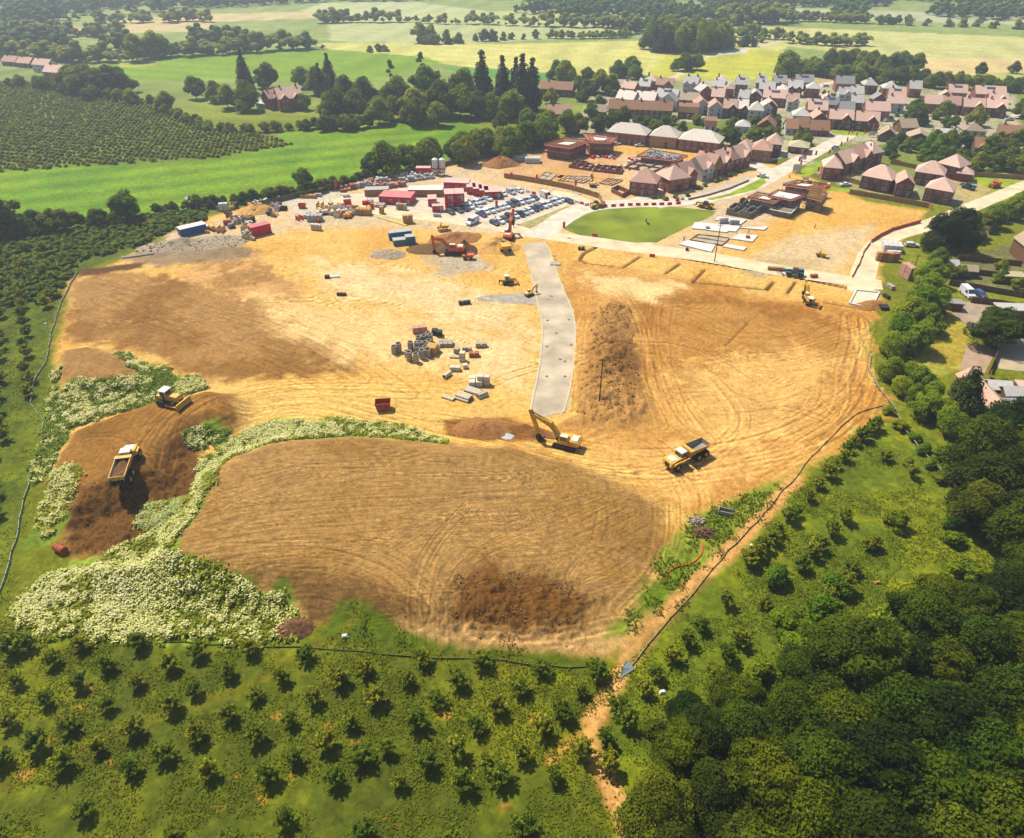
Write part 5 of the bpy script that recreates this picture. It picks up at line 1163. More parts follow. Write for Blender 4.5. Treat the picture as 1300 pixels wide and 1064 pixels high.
def excavator(label, loc, rz, mt, S=1., arm='dig', body_rz=0., group=None, name='excavator'):
    r = thing(name, label, 'excavator', loc, rz, group); r.scale = (S, S, S)
    for s in (-1, 1): part('track', track_mesh(4.8, .6, .95, s * 1.25), DK, r)
    u = MB(); u.box(0, 0, .45, 2.6, 1.9, .45); u.cyl((0, 0, .9), (0, 0, 1.15), .8, .8, 12); part('undercarriage', u, DK, r)
    b = MB(); b.box(-.5, 0, 1.15, 4., 2.7, .35)
    b.prism([(-3., 1.3), (-1., 1.3), (-1., 2.35), (-2.7, 2.3), (-3.05, 2.)], -1.35, 1.35); b.prism([(-1., 1.4), (1.3, 1.4), (1.2, 2.), (-1., 2.2)], -1.35, -.35)
    part('body', b, mt, r)
    e = MB(); e.box(-1.95, .1, 2.36, 1.3, 1.8, .12); e.box(-1.7, .3, 2.47, .6, .7, .05); part('engine_cover', e, CREAM, r)
    c = MB(); c.prism([(-.75, 1.5), (1.15, 1.5), (1.3, 2.), (.95, 3.05), (-.7, 3.05)], .4, 1.32)
    cb = part('cab', c, mt, r)
    g = MB(); g.box(.2, 1.33, 2.05, 1.25, .04, .8); g.box(.2, .39, 2.05, 1.2, .04, .8); g.add([(1.33, .48, 2.), (1.33, 1.24, 2.), (1.03, 1.24, 2.98), (1.03, .48, 2.98)], [(0, 1, 2, 3)])
    part('cab_window', g, GLS, cb); q = MB(); q.box(.1, .86, 3.06, 1.5, .9, .06); part('cab_roof', q, CREAM, cb)
    if arm == 'dig': A, B, Cc, D = (1., 1.9), (3.1, 4.7), (7.3, 6.2), (5.7, 1.5)
    elif arm == 'low': A, B, Cc, D = (1., 1.9), (3., 4.2), (5.6, 4.3), (5.2, 1.)
    else: A, B, Cc, D = (1., 1.9), (2.2, 5.), (4.4, 6.9), (6.2, 4.)
    m = MB(); m.prism([(A[0]-.3, A[1]-.1), (A[0]+.4, A[1]-.1), (B[0]+.45, B[1]-.65), (Cc[0], Cc[1]-.25), (Cc[0], Cc[1]+.2), (B[0]-.1, B[1]+.35)], -.38, .38); part('boom', m, mt, r)
    m = MB(); d = Vector((D[0]-Cc[0], 0, D[1]-Cc[1])).normalized(); t0 = Vector((Cc[0], 0, Cc[1])) - d * .9
    m.bar(t0, (D[0], 0, D[1]), .55, .75); part('arm', m, mt, r)
    m = MB(); m.cyl((A[0]+.8, .42, A[1]-.1), (B[0]-.1, .42, B[1]-.3), .12, .1, 8); m.cyl((A[0]+.8, -.42, A[1]-.1), (B[0]-.1, -.42, B[1]-.3), .12, .1, 8); m.cyl((B[0]+.4, 0, B[1]+.5), (Cc[0]+.2, 0, Cc[1]+.6), .1, .1, 8); part('hydraulic_ram', m, STEEL, r)
    m = MB(); x, z = D; m.prism([(x-.1, z+.3), (x+.5, z-.1), (x+.35, z-.9), (x-.2, z-1.4), (x-.9, z-1.35), (x-1.15, z-.8), (x-.75, z-1.), (x-.3, z-.9), (x-.1, z-.4)], -.65, .65)
    for i in range(5): m.box(x - 1.15, -.5 + i * .25, z - .85, .3, .08, .1)
    part('bucket', m, DK, r); return r
def wheelpart(r, x, y, R, w, mt=None):
    a = MB(); a.wheel(x, y, R, R, w, 16); o = part('wheel', a, TYRE, r)
    h = MB(); h.wheel(x, y, R, R * .45, w + .06, 10); part('hub', h, mt or YEL, o)
def dump_truck(label, loc, rz, load):
    r = thing('dump_truck', label, 'dump truck', loc, rz, 'articulated dump trucks')
    f = MB(); f.box(-1., 0, .9, 8.2, 1., .5); f.box(3.6, 0, .75, 1.6, 2.3, .4); part('chassis', f, DK, r)
    b = MB(); b.prism([(2.4, 1.2), (5., 1.1), (5.1, 1.7), (4.9, 2.15), (2.4, 2.45)], -1.15, 1.15)
    for s in (-1, 1): b.prism([(2.5, 1.5), (4.6, 1.5), (4.4, 1.95), (2.7, 2.05)], s * 1.3 - .25, s * 1.3 + .25)
    h = part('hood', b, YEL, r)
    g = MB(); g.box(5.08, 0, 1.3, .08, 1.1, .6); part('grille', g, BLK, h)
    for s in (-1, 1):
        l = MB(); l.box(5.06, s * .85, 1.35, .1, .35, .25); part('headlight', l, WHPL, h)
    g = MB(); g.box(3.7, 0, 2.3, 1.8, 1.5, .06); part('hood_top', g, CREAM, h)
    c = MB(); c.prism([(.9, 1.4), (2.45, 1.4), (2.6, 2.2), (2.25, 3.3), (1., 3.3)], -.85, .85); c_ = part('cab', c, YEL, r)
    w = MB(); w.add([(2.64, -.75, 2.25), (2.64, .75, 2.25), (2.3, .75, 3.2), (2.3, -.75, 3.2)], [(0, 1, 2, 3)])
    for s in (-1, 1): w.box(1.6, s * .86, 2.3, 1.1, .04, .8)
    part('cab_window', w, GLS, c_); q = MB(); q.box(1.65, 0, 3.31, 1.6, 1.9, .1, tx=.9, ty=.85); part('cab_roof', q, CREAM, c_)
    # open tub
    o = [(-5.2, 1.35, 2.75), (.5, 1.35, 3.15), (.5, -1.35, 3.15), (-5.2, -1.35, 2.75)]; lo = [(-5., .95, 1.75), (.1, .95, 1.45), (.1, -.95, 1.45), (-5., -.95, 1.75)]
    t = .12; oi = [(x + (t if x < 0 else -t), y - t * (1 if y > 0 else -1), z) for x, y, z in o]; li = [(x + (t if x < 0 else -t), y - t * (1 if y > 0 else -1), z + .12) for x, y, z in lo]
    v = o + lo + oi + li; m = MB()
    m.add(v, [(i, (i + 1) % 4, 4 + (i + 1) % 4, 4 + i) for i in range(4)] + [(8 + (i + 1) % 4, 8 + i, 12 + i, 12 + (i + 1) % 4) for i in range(4)] + [(i, 8 + i, 8 + (i + 1) % 4, (i + 1) % 4) for i in range(4)] + [(4, 5, 6, 7), (15, 14, 13, 12)])
    m.box(-.1, 0, 3.1, .7, 2.9, .1)
    mesh = m.mesh('tub'); tb = link('tub', mesh, [YEL, STEEL], r)
    for i, p in enumerate(mesh.polygons): p.material_index = 1 if 4 <= i < 8 or i == 13 else 0
    if load:
        m = MB(); n = 9; vs = []
        for i in range(n):
            for j in range(6):
                x = -4.9 + i * 4.9 / (n - 1); y = -1.1 + j * .44; vs.append((x, y, 2.35 + .35 * math.sin(i * .8 + j) * .5 + .25 * math.sin(math.pi * j / 5) + random.uniform(-.08, .08)))
        m.add(vs, [(i * 6 + j, (i + 1) * 6 + j, (i + 1) * 6 + j + 1, i * 6 + j + 1) for i in range(n - 1) for j in range(5)])
        part('soil_load', m, DARKS, tb)
    for x, y in ((3.5, 1.25), (3.5, -1.25), (-2., 1.25), (-2., -1.25), (-3.9, 1.25), (-3.9, -1.25)): wheelpart(r, x, y, .88, .7)
    return r
def bulldozer(label, loc, rz, S=1., group=None):
    r = thing('bulldozer', label, 'bulldozer', loc, rz, group); r.scale = (S,) * 3
    for s in (-1, 1): part('track', track_mesh(4., .6, 1.15, s * 1.15), DK, r)
    b = MB(); b.box(0, 0, .6, 3., 1.6, .5); b.prism([(-.2, 1.1), (2.2, 1.1), (2.2, 2.1), (-.2, 2.25)], -.65, .65); b.box(-1.4, 0, 1.1, 1.2, 1.9, .9); part('body', b, YEL, r)
    c = MB(); c.prism([(-1.2, 1.6), (.1, 1.6), (.0, 3.), (-1.1, 3.)], -.8, .8); c_ = part('cab', c, GLS, r)
    q = MB(); q.box(-.55, 0, 3., 1.6, 1.9, .12)
    for x, y in ((-1.15, .78), (.05, .78), (-1.15, -.78), (.05, -.78)): q.box(x, y, 1.6, .12, .12, 1.4)
    part('cab_roof', q, CREAM, c_)
    m = MB(); m.prism([(2.9, .1), (3.15, .1), (3., .7), (3.2, 1.35), (2.95, 1.35), (2.8, .7)], -1.9, 1.9)
    part('blade', m, YEL, r)
    m = MB()
    for s in (-1, 1): m.bar((.2, s * 1.55, .6), (2.9, s * 1.55, .5), .2, .25); m.cyl((1.9, s * .6, 1.9), (2.9, s * .6, 1.), .1, .1, 6)
    part('push_arm', m, YEL, r)
    m = MB(); m.bar((-2., 0, 1.), (-3., 0, 1.5), .5, .3); m.bar((-3., 0, 1.5), (-3.1, 0, .3), .35, .2); part('ripper', m, DK, r); return r
def telehandler(label, loc, rz, mt=None, S=1.):
    r = thing('telehandler', label, 'telehandler', loc, rz, 'telehandlers'); r.scale = (S,) * 3; mt = mt or YEL
    b = MB(); b.box(0, 0, .6, 4.6, 1.5, .55); b.prism([(-2.4, 1.1), (-.6, 1.1), (-.6, 1.8), (-2.3, 1.7)], -1.1, -.1); part('body', b, mt, r)
    c = MB(); c.prism([(-.7, 1.1), (.9, 1.1), (1., 1.7), (.6, 2.5), (-.7, 2.5)], .15, 1.1); part('cab', c, GLS, r)
    m = MB(); m.bar((-2.2, -.2, 1.7), (3.2, -.2, 1.3), .4, .45); part('boom', m, mt, r)
    m = MB(); m.box(3.3, -.2, .5, .15, 1.3, .9)
    for y in (-.6, .2): m.box(3.9, y, .45, 1.2, .12, .08)
    part('fork', m, DK, r)
    for x in (-1.5, 1.5):
        for y in (-1., 1.): wheelpart(r, x, y, .6, .45, mt)
    return r
def dumper(label, loc, rz, mt, S=1.):
    r = thing('site_dumper', label, 'dumper', loc, rz, 'site dumpers'); r.scale = (S,) * 3
    b = MB(); b.box(-.9, 0, .6, 1.9, 1.3, .9); b.box(0, 0, .5, 3., .8, .4); part('body', b, mt, r)
    m = MB(); m.prism([(.2, .9), (1.6, .9), (2.2, 1.8), (-.1, 1.8)], -1., 1.); part('skip_bucket', m, mt, r)
    m = MB(); m.box(-.7, 0, 1.5, .5, .5, .3)
    for s in (-1, 1): m.cyl((-.4, s * .5, 1.4), (-.4, s * .5, 2.7), .05, .05, 6)
    m.cyl((-.4, -.5, 2.7), (-.4, .5, 2.7), .05, .05, 6); part('roll_bar', m, BLK, r)
    for x in (-1., 1.):
        for y in (-.9, .9): wheelpart(r, x, y, .5, .4, mt)
    return r
def at(x, y, dz=0.): X, Y, Z = PG(x, y); return (X, Y, Z + dz)
dump_truck('yellow articulated dump truck with an empty steel body driving on the haul road', at(870, 585), head((889, 574), (852, 592)), False)
dump_truck('yellow articulated dump truck loaded with soil, seen from behind at the tipping edge', at(163, 598), head((158, 606), (172, 570), 3.4), True)
bulldozer('yellow bulldozer on the upper left haul track beside the flowering bank', at(218, 515), head((205, 511), (234, 517), 3), 1.12)
excavator('large yellow excavator digging beside the lower end of the concrete haul road', at(718, 566), head((724, 567), (690, 559)), YEL, 1.)
excavator('orange excavator beside the dark soil heap in the upper middle of the site', at(576, 322), head((583, 322), (542, 321)), ORA, 1.15, 'low')
excavator('dark and orange piling excavator behind the sand heap by the junction', at(646, 303), head((640, 305), (644, 298)), ORA, 1., 'high')
excavator('yellow excavator working in the footing trench at the right end', at(1026, 382), head((1026, 384), (1018, 372)), YEL, .8, 'low', name='excavator')
excavator('small yellow excavator in the dug footings behind the timber hoarding', at(752, 236), head((752, 236), (750, 228)), YEL, .75, 'high')
excavator('small yellow mini digger on the left kerb of the haul road', at(672, 375), head((670, 376), (678, 373)), YEL, .5, 'low')
bulldozer('small yellow grader dozer standing on pale ground beside the haul road', at(645, 360), .2, .85)
bulldozer('low yellow machine parked on the sand between the two excavations at right', at(1030, 388), -.5, .7)
telehandler('yellow telehandler with green beacon on the lawn edge at the junction', at(896, 264), 2.6, S=1.1)
telehandler('yellow telehandler at the left tip of the oval lawn', at(757, 264), .4)
telehandler('grey green telehandler loaded with a timber frame by the cross road', at(1008, 350), 2.9, TEAL, 1.1)
telehandler('teal telehandler on the stone yard beside the rightmost brick house', at(1229, 240), 2., TEAL, 1.)
dumper('yellow dumper beside the sand heap near the junction', at(640, 318), -1.3, YEL, 1.5)
dumper('small orange dumper below the dark soil heap', at(594, 329), .1, ORA, .9)
dumper('yellow dumper near the blue cabins', at(562, 292), .2, YEL, 1.)
dumper('small yellow dumper standing in the sand field on the right', at(1042, 326), -.5, YEL, .8)
dumper('orange dumper on the verge behind the tree at upper right', at(1262, 238), .5, ORA, 1.2)
# ---- skips, cabins and containers
def boxcab(label, loc, rz, L, W, Hh, mt, top=None, name='site_cabin', cat='cabin', doors=True, group=None, ribs=True):
    r = thing(name, label, cat, loc, rz, group); b = MB(); b.box(0, 0, .05, L, W, Hh)
    if ribs:
        n = int(L / .6)
        for i in range(n): b.box(-L / 2 + (i + .5) * L / n, 0, .15, .12, W + .08, Hh - .25)
    part('body', b, mt, r)
    t = MB(); t.box(0, 0, Hh + .05, L + .08, W + .08, .08); part('roof', t, top or (cm('red_cabin_roof', (244, 190, 176)) if mt is REDP else CREAM), r)
    if doors:
        n = max(1, int(L / 3))
        for i in range(n):
            x = -L / 2 + (i + .5) * L / n
            o = link('window', winmesh(1.0, .9), None, r, (x, -W / 2 - .06, 1.1))
        d = MB(); d.box(L / 2 - .8, -W / 2 - .07, .1, .8, .06, 2.); part('door', d, GREYW, r)
    return r
boxcab('bright red shipping container with pinkish lid on the left part of the site', at(331, 297), head((322, 300), (343, 295)), 6.6, 3., 3.2, REDP, cm('pink_lid', (236, 110, 110)), 'shipping_container', 'container', False)
boxcab('blue skip container piled with boards at the left end of the compound', at(245, 296), head((232, 299), (262, 292)), 8.5, 3.4, 2.6, BLUE, CREAM, 'shipping_container', 'container', False)
A_ = head((558, 263), (590, 258))
GC = 'red site cabins'
c_ = at(571, 262)
boxcab('red two storey cabin block, lower left unit beside the parked cars', c_, .12, 3.4, 6, 2.7, REDP, name='site_cabin', group=GC)
boxcab('red two storey cabin block, upper left unit', (c_[0], c_[1], 2.8), .12, 3.4, 6, 2.7, REDP, group=GC)
d_ = (c_[0] + 3.6 * math.cos(.12), c_[1] + 3.6 * math.sin(.12), 0)
boxcab('red two storey cabin block, lower right unit beside the parked cars', d_, .12, 3.4, 6, 2.7, REDP, group=GC)
boxcab('red two storey cabin block, upper right unit', (d_[0], d_[1], 2.8), .12, 3.4, 6, 2.7, REDP, group=GC)
boxcab('low red cabin at the left foot of the two storey block', at(549, 259), .12, 3.2, 5, 2.6, REDP, group=GC)
boxcab('small red kiosk cabin in front of the two storey block', at(556, 268), .12, 4, 2.4, 2.2, REDP, group=GC)
boxcab('wide red cabin with a pink roof left of the two storey block', at(505, 256), -.15, 12, 7, 2.8, REDP, cm('pink_roof', (240, 130, 130)), group=GC)
boxcab('long red cabin with stored bundles on its roof behind the two storey block', at(581, 239), -.12, 9.6, 6, 3.0, REDP, group=GC)
for i, (x, y) in enumerate([(598, 243), (606, 245), (614, 247), (625, 249)]):
    boxcab('%s red cabin from the left in the row of four behind the car park' % nth(i + 1).capitalize(), at(x, y), .1, 3.4 if i < 3 else 6, 7, 2.7, REDP, group=GC)
boxcab('brown timber shed with pale roof between the brick stacks and the red cabins', at(479, 247), .1, 9, 4, 2.4, WOOD2, GREYW, 'timber_shed', 'shed', False)
boxcab('open sided canteen shed with cream roof left of the two storey block', at(541, 247), .0, 13, 5, 2.5, WOOD2, CREAM, 'timber_shed', 'shed', False)
boxcab('dark red container in front of the silos', at(538, 221), .0, 6, 3, 2.8, REDP, None, 'shipping_container', 'container', False)
for i, x in enumerate((553, 562)):
    r = thing('silo', ('left' if not i else 'right') + ' one of the pair of white mortar silos with a red band', 'silo', at(x, 222), 0, 'white silos')
    m = MB(); m.cyl((0, 0, 1.6), (0, 0, 6.3), 1.25, 1.25, 14); m.cyl((0, 0, 6.3), (0, 0, 6.8), 1.25, .5, 14); m.cyl((0, 0, .5), (0, 0, 1.6), .3, 1.25, 14); t_ = part('tank', m, WHPL, r)
    m = MB(); m.cyl((0, 0, 2.4), (0, 0, 3.), 1.28, 1.28, 14); part('band', m, REDPL, t_)
    for a in range(4):
        m = MB(); m.bar((1.1 * math.cos(a * 1.57 + .78), 1.1 * math.sin(a * 1.57 + .78), 0), (1. * math.cos(a * 1.57 + .78), 1. * math.sin(a * 1.57 + .78), 2.), .14, .14); part('leg', m, STEEL, r)
for x, y, w, d, h, l, rz in [(500,303,3.2,2.6,2.4,'teal cabin, left one of the blue group',.3), (513,303,5,2.6,2.8,'grey blue cabin, right one at the back of the blue group',.3), (521,309,3,2.6,2.6,'teal cabin nearest the orange excavator',.3), (508,310,4.4,2.6,1.8,'low pale teal unit in front of the blue group',.3)]:
    boxcab(l, at(x, y), rz, w, d, h, TEAL, GREYW, group='blue grey cabins', doors=False)
def skip_box(label, loc, rz, S=1., mt=RUST):
    r = thing('skip', label, 'skip', loc, rz); r.scale = (S,) * 3
    o = [(-1.7, -1.1, 2.), (1.7, -1.1, 2.), (1.7, 1.1, 2.), (-1.7, 1.1, 2.)]; b = [(-1.3, -.95, .1), (1.3, -.95, .1), (1.3, .95, .1), (-1.3, .95, .1)]
    ii = [(x * .93, y * .9, z) for x, y, z in o]; jj = [(x * .93, y * .9, z + .1) for x, y, z in b]
    m = MB(); m.add(o + b + ii + jj, [(i, (i + 1) % 4, 4 + (i + 1) % 4, 4 + i) for i in range(4)] + [(8 + (i + 1) % 4, 8 + i, 12 + i, 12 + (i + 1) % 4) for i in range(4)] + [(i, 8 + i, 8 + (i + 1) % 4, (i + 1) % 4) for i in range(4)] + [(7, 6, 5, 4), (12, 13, 14, 15)])
    part('body', m, mt, r); m = MB()
    for s in (-1, 1):
        for x in (-.6, .6): m.box(x, s * 1.12, .9, .14, .16, .5)
    part('lifting_lug', m, DK, r)
skip_box('rusty orange red skip standing at the end of the flowering bank', at(487, 519), .1, 1.0)
skip_box('red skip beside the trench fence in the upper compound', at(384, 264), 0, .8, REDPL)
# ---- cars
def car_build(kind):
    L, W, Hh = {'hatch': (4.2, 1.78, 1.45), 'saloon': (4.6, 1.8, 1.42), 'van': (5.6, 2.05, 2.4), 'smallvan': (4.5, 1.8, 1.85), 'pickup': (5.2, 1.85, 1.75)}[kind]
    def b():
        r = bpy.data.objects.new('parked_van' if 'van' in kind else 'parked_car', None); COL.objects.link(r)
        h = L / 2
        if kind == 'hatch': pr = [(-h, .3), (-h, .95), (-h*.86, 1.4), (-h*.2, Hh), (h*.18, Hh-.03), (h*.5, .98), (h*.95, .8), (h, .6), (h, .3)]
        elif kind == 'saloon': pr = [(-h, .3), (-h, .95), (-h*.7, 1.0), (-h*.35, Hh-.03), (h*.12, Hh), (h*.48, .96), (h*.95, .78), (h, .55), (h, .3)]
        elif kind == 'van': pr = [(-h, .35), (-h, Hh-.1), (-h*.93, Hh), (h*.42, Hh), (h*.72, 1.35), (h*.97, 1.05), (h, .8), (h, .35)]
        elif kind == 'smallvan': pr = [(-h, .3), (-h, Hh-.1), (-h*.93, Hh), (h*.2, Hh-.04), (h*.5, 1.1), (h*.95, .85), (h, .6), (h, .3)]
        else: pr = [(-h, .4), (-h, 1.05), (-h*.1, 1.05), (-h*.05, Hh), (h*.25, Hh), (h*.5, 1.08), (h*.95, .95), (h, .7), (h, .4)]
        m = MB(); n = len(pr); vs = []
        for k, f in enumerate((-1, -.86, .86, 1)):
            for x, z in pr:
                t = 1. if z < 1. else 1 - .16 * min(1, (z - 1.) / .45)
                vs.append((x * (1 if k in (1, 2) else .985), f * W / 2 * t, z if k in (1, 2) or z < .5 else z - .03))
        fs = [tuple(range(n)), tuple(range(3 * n, 4 * n))[::-1]]
        for k in range(3): fs += [(k*n + (i+1) % n, k*n + i, (k+1)*n + i, (k+1)*n + (i+1) % n) for i in range(n)]
        m.add(vs, fs); me = m.mesh('body'); me.materials.append(CARP); body = link('body', me, None, r)
        g = MB()
        def strip(a, c):
            (x0, z0), (x1, z1) = a, c; dx, dz = x1 - x0, z1 - z0; l = math.hypot(dx, dz); nx, nz = -dz / l * .015, dx / l * .015
            if nz < 0: nx, nz = -nx, -nz
            x0, z0, x1, z1 = x0 + dx * .08, z0 + dz * .08, x1 - dx * .08, z1 - dz * .08; y0 = W / 2 * .84 - .02; y1 = W / 2 * .78
            g.add([(x0 + nx, -y1, z0 + nz), (x0 + nx, y1, z0 + nz), (x1 + nx, y0, z1 + nz), (x1 + nx, -y0, z1 + nz)], [(0, 1, 2, 3)])
        if kind == 'hatch': strip(pr[4], pr[5]); strip(pr[1], pr[2]); xs = (-h*.7, h*.42)
        elif kind == 'saloon': strip(pr[4], pr[5]); strip(pr[2], pr[3]); xs = (-h*.5, h*.38)
        elif kind in ('van', 'smallvan'): strip(pr[3], pr[4]); xs = (h*.1, h*.55) if kind == 'van' else (-.1, h*.4)
        else: strip(pr[4], pr[5]); xs = (0, h*.4)
        zt = Hh - .18 if kind != 'van' else 1.95; zb = 1.0 if kind != 'van' else 1.3
        for s in (-1, 1): g.add([(xs[0], s * W / 2 * .995, zb), (xs[1], s * W / 2 * .995, zb), (xs[1] - .35, s * W / 2 * .9, zt), (xs[0] + .12, s * W / 2 * .9, zt)], [(0, 1, 2, 3)])
        me = g.mesh('windows'); me.materials.append(GLASS); link('windscreen', me, None, body)
        for x in (-h * .62, h * .62):
            for s in (-1, 1):
                wm = MB(); wm.wheel(0, 0, 0, .33, .22, 12); me = wm.mesh('wheel'); me.materials.append(TYRE); link('wheel', me, None, r, (x, s * (W / 2 - .1), .33))
        lm = MB()
        for s in (-1, 1): lm.box(h - .03, s * W * .36, .6, .08, .34, .16)
        me = lm.mesh('headlights'); me.materials.append(WHPL); link('headlight', me, None, body); return r
    return Proto(b)
CAR = {k: car_build(k) for k in ('hatch', 'saloon', 'van', 'smallvan', 'pickup')}
CC = {'white': (238, 238, 236), 'silver': (196, 198, 200), 'black': (34, 36, 38), 'dark grey': (84, 88, 92), 'blue': (66, 84, 128), 'red': (170, 40, 44), 'purple': (80, 50, 110), 'navy': (40, 50, 84), 'cream': (232, 226, 206)}
KW = {'hatch': 'hatchback', 'saloon': 'saloon', 'van': 'van', 'smallvan': 'small van', 'pickup': 'pickup'}
def car(kind, col, x, y, rz, where, group='cars parked in the site car park'):
    X, Y = P(x, y); CAR[kind].put((X, Y, .03), rz, '%s %s %s' % (col, KW[kind], where), 'van' if 'van' in kind else 'car', group, 1., {'body': lin(CC[col], 1.1)})
cP = (590, 215, 8.667)
def row(pts, n, rz, where, kinds, cols):
    W = PP([(cP[0] + a / cP[2], cP[1] + b / cP[2]) for a, b in pts]); k = 0
    for i in range(n):
        f = i / (n - 1); s = f * (len(W) - 1); j = min(int(s), len(W) - 2); q = W[j] * (1 - s + j) + W[j + 1] * (s - j); x, y = inv(*q)
        car(kinds[i % len(kinds)], cols[i % len(cols)], x, y, rz + random.uniform(-.04, .04), where.format(nth(i + 1)))
rz0 = head((600, 240), (610, 244.5))
KS = ['hatch', 'saloon', 'hatch', 'smallvan', 'hatch', 'pickup', 'saloon']
row([(330,605),(1060,345)], 15, rz0, 'in the front row of the car park, {} from the left', KS, ['dark grey', 'white', 'dark grey', 'black', 'white', 'black', 'silver', 'white', 'navy', 'dark grey', 'white', 'white', 'silver', 'white', 'white'])
row([(170,500),(770,330)], 12, rz0, 'in the middle row of the car park, {} from the left', KS[3:] + KS[:3], ['white', 'white', 'white', 'silver', 'white', 'white', 'dark grey', 'dark grey', 'white', 'silver', 'white', 'dark grey'])
row([(20,425),(90,390),(180,365),(330,310),(420,285),(600,250)], 11, rz0, 'in the back row of the car park, {} from the left', KS[1:] + KS[:1], ['white', 'white', 'silver', 'white', 'silver', 'white', 'black', 'black', 'white', 'silver', 'white'])
car('van', 'white', 600, 284, head((610, 278), (594, 286)), 'standing alone at the lower left corner of the car park'); car('van', 'white', 693, 251, rz0, 'the tall one at the back right of the car park')
car('hatch', 'blue', 722, 257, rz0, 'at the right end of the car park'); car('saloon', 'purple', 612, 274, rz0, 'behind the lone white van in the car park')
for i, (x, y, c) in enumerate(((572, 271, 'dark grey'), (583, 269, 'dark grey'), (590, 267, 'navy'), (597, 264, 'white'), (607, 263, 'silver'))): car('hatch', c, x, y, rz0, 'beside the red two storey cabins, %s from the left' % nth(i + 1))
G2 = 'cars parked by the houses'
for k, c, x, y, rz, wh in [('van','white',1227,375,-1.6,'parked on the asphalt beside the garden fence'), ('hatch','blue',1244,376,-1.5,'parked beside the white van by the garden fence'), ('saloon','white',968,225,-.5,'parked at the end of the terrace'), ('hatch','black',982,200,0,'under the ochre house beyond the terrace'), ('saloon','dark grey',1028,123,.1,'on the street by the open green'), ('hatch','white',1048,110,.2,'on the far street of the village'), ('hatch','red',1272,146,-1.4,'parked before the dark gabled pair'),
    ('saloon','black',1253,146,.6,'parked before the left dark gabled pair'), ('hatch','silver',1265,147,-1.4,'between the black and the red car by the dark gabled pair'), ('saloon','silver',1281,153,0,'on the street at the right end of the close'), ('smallvan','dark grey',1138,147,1.2,'on the village street beside the white walled house'), ('hatch','silver',1131,150,1.,'on the village street below the dark grey van'),
    ('hatch','white',1125,154,.5,'parked beside the twin gabled pair'), ('van','white',766,114,1.1,'on the village entrance road'), ('saloon','white',1073,236,.1,'on the drive behind the detached brick house'), ('saloon','blue',1060,189,.8,'driving on the new road between the flags'), ('saloon','white',812,186,0,'parked before the left brick block'), ('hatch','white',782,184,.2,'at the left end of the brick blocks'), ('hatch','cream',1157,313,-.2,'on the grass beside the right-hand haul road'),
    ('saloon','white',1215,126,.2,'in the close behind the long terrace'), ('hatch','white',875,150,.1,'parked below the twin white gabled houses'), ('smallvan','white',895,153,.2,'parked right of the twin white gabled houses'), ('saloon','cream',845,184,0,'parked before the yellow brick block')]: car(k, c, x, y, rz, wh, G2)
# ---- concrete rings, pipes, pallets
def ring(): 
    r = None
    def b():
        m = MB(); n = 16; vs = []
        for R, z in ((.62, 0), (.62, 1.5), (.48, 1.5), (.48, .05)):
            for i in range(n): vs.append((R * math.cos(6.2832 * i / n), R * math.sin(6.2832 * i / n), z))
        fs = []
        for k in range(3): fs += [(k*n + i, k*n + (i+1) % n, (k+1)*n + (i+1) % n, (k+1)*n + i) for i in range(n)]
        m.add(vs, fs); m.cyl((0, 0, .7), (0, 0, .78), .65, .65, 16) if False else None
        me = m.mesh('manhole_ring'); me.materials.append(CONC); return link('manhole_ring', me)
    return Proto(b)
RING = ring(); c4 = (480, 410, 8.667)
rp = [(180,335),(230,315),(360,300),(325,370),(450,240),(425,320),(505,215),(430,290),(345,410),(420,430),(485,390),(525,350),(460,300),(520,290),(560,250),(575,320),(550,370),(490,345),(560,290),(575,215),(555,195)]
rp.sort()
for i, (a, b) in enumerate(rp):
    X, Y, Z = at(c4[0] + a / c4[2], c4[1] + b / c4[2]); RING.put((X, Y, Z), 0, 'upright grey concrete manhole ring in the ring group, %s from the left' % nth(i + 1), 'concrete ring', 'concrete manhole rings', (1.15, 1.15, random.choice((1.1, 1.4, 1.6))))
def pipes(label, x, y, n, L, R, rz, mt, name='pipe_stack', lay=2):
    r = thing(name, label, 'pipes', at(x, y), rz)
    for k in range(lay):
        for i in range(n - k):
            m = MB(); yy = (i - (n - k - 1) / 2) * R * 2.05; m.cyl((-L / 2, yy, R + k * R * 1.75), (L / 2, yy, R + k * R * 1.75), R, R, 12)
            p = part('pipe', m, mt, r); m = MB()
            for s in (-1, 1): m.cyl((s * L / 2, yy, R + k * R * 1.75), (s * (L / 2 + .01), yy, R + k * R * 1.75), R * .72, R * .72, 12)
            part('bore', m, BLK, p)
pipes('short wide concrete pipe lying on the sand below the pallets', 568, 478, 1, 2.4, .55, head((560,482),(574,472)), CONC2, lay=1)
pipes('row of long pale concrete pipes at the lower end of the stacks', 589, 506, 4, 3.4, .3, -.5, CONC2, lay=2)
pipes('single long pale kerb pipe left of the pipe row', 569, 506, 2, 3., .25, -.5, CONC2, lay=1)
pipes('pale pipes below the right end of the stacks', 600, 497, 3, 3.6, .32, -.5, CONC2, lay=1)
pipes('short pipe bundle at the right of the pale stacks', 612, 503, 3, 2.4, .3, .6, CONC2)
pipes('yellow gas pipes lying beside the pallets in the compound', 498, 281, 4, 14, .14, head((485,276),(512,284)), cm('yellow_pipe', (236, 206, 60)), lay=1)
pipes('two pale pipes right of the brown crate', 579, 454, 2, 3., .24, -.1, CONC2, lay=1)
pipes('long grey drain pipes by the heap at the left edge of the compound', 175, 325, 3, 9, .2, .4, CONC, lay=1)
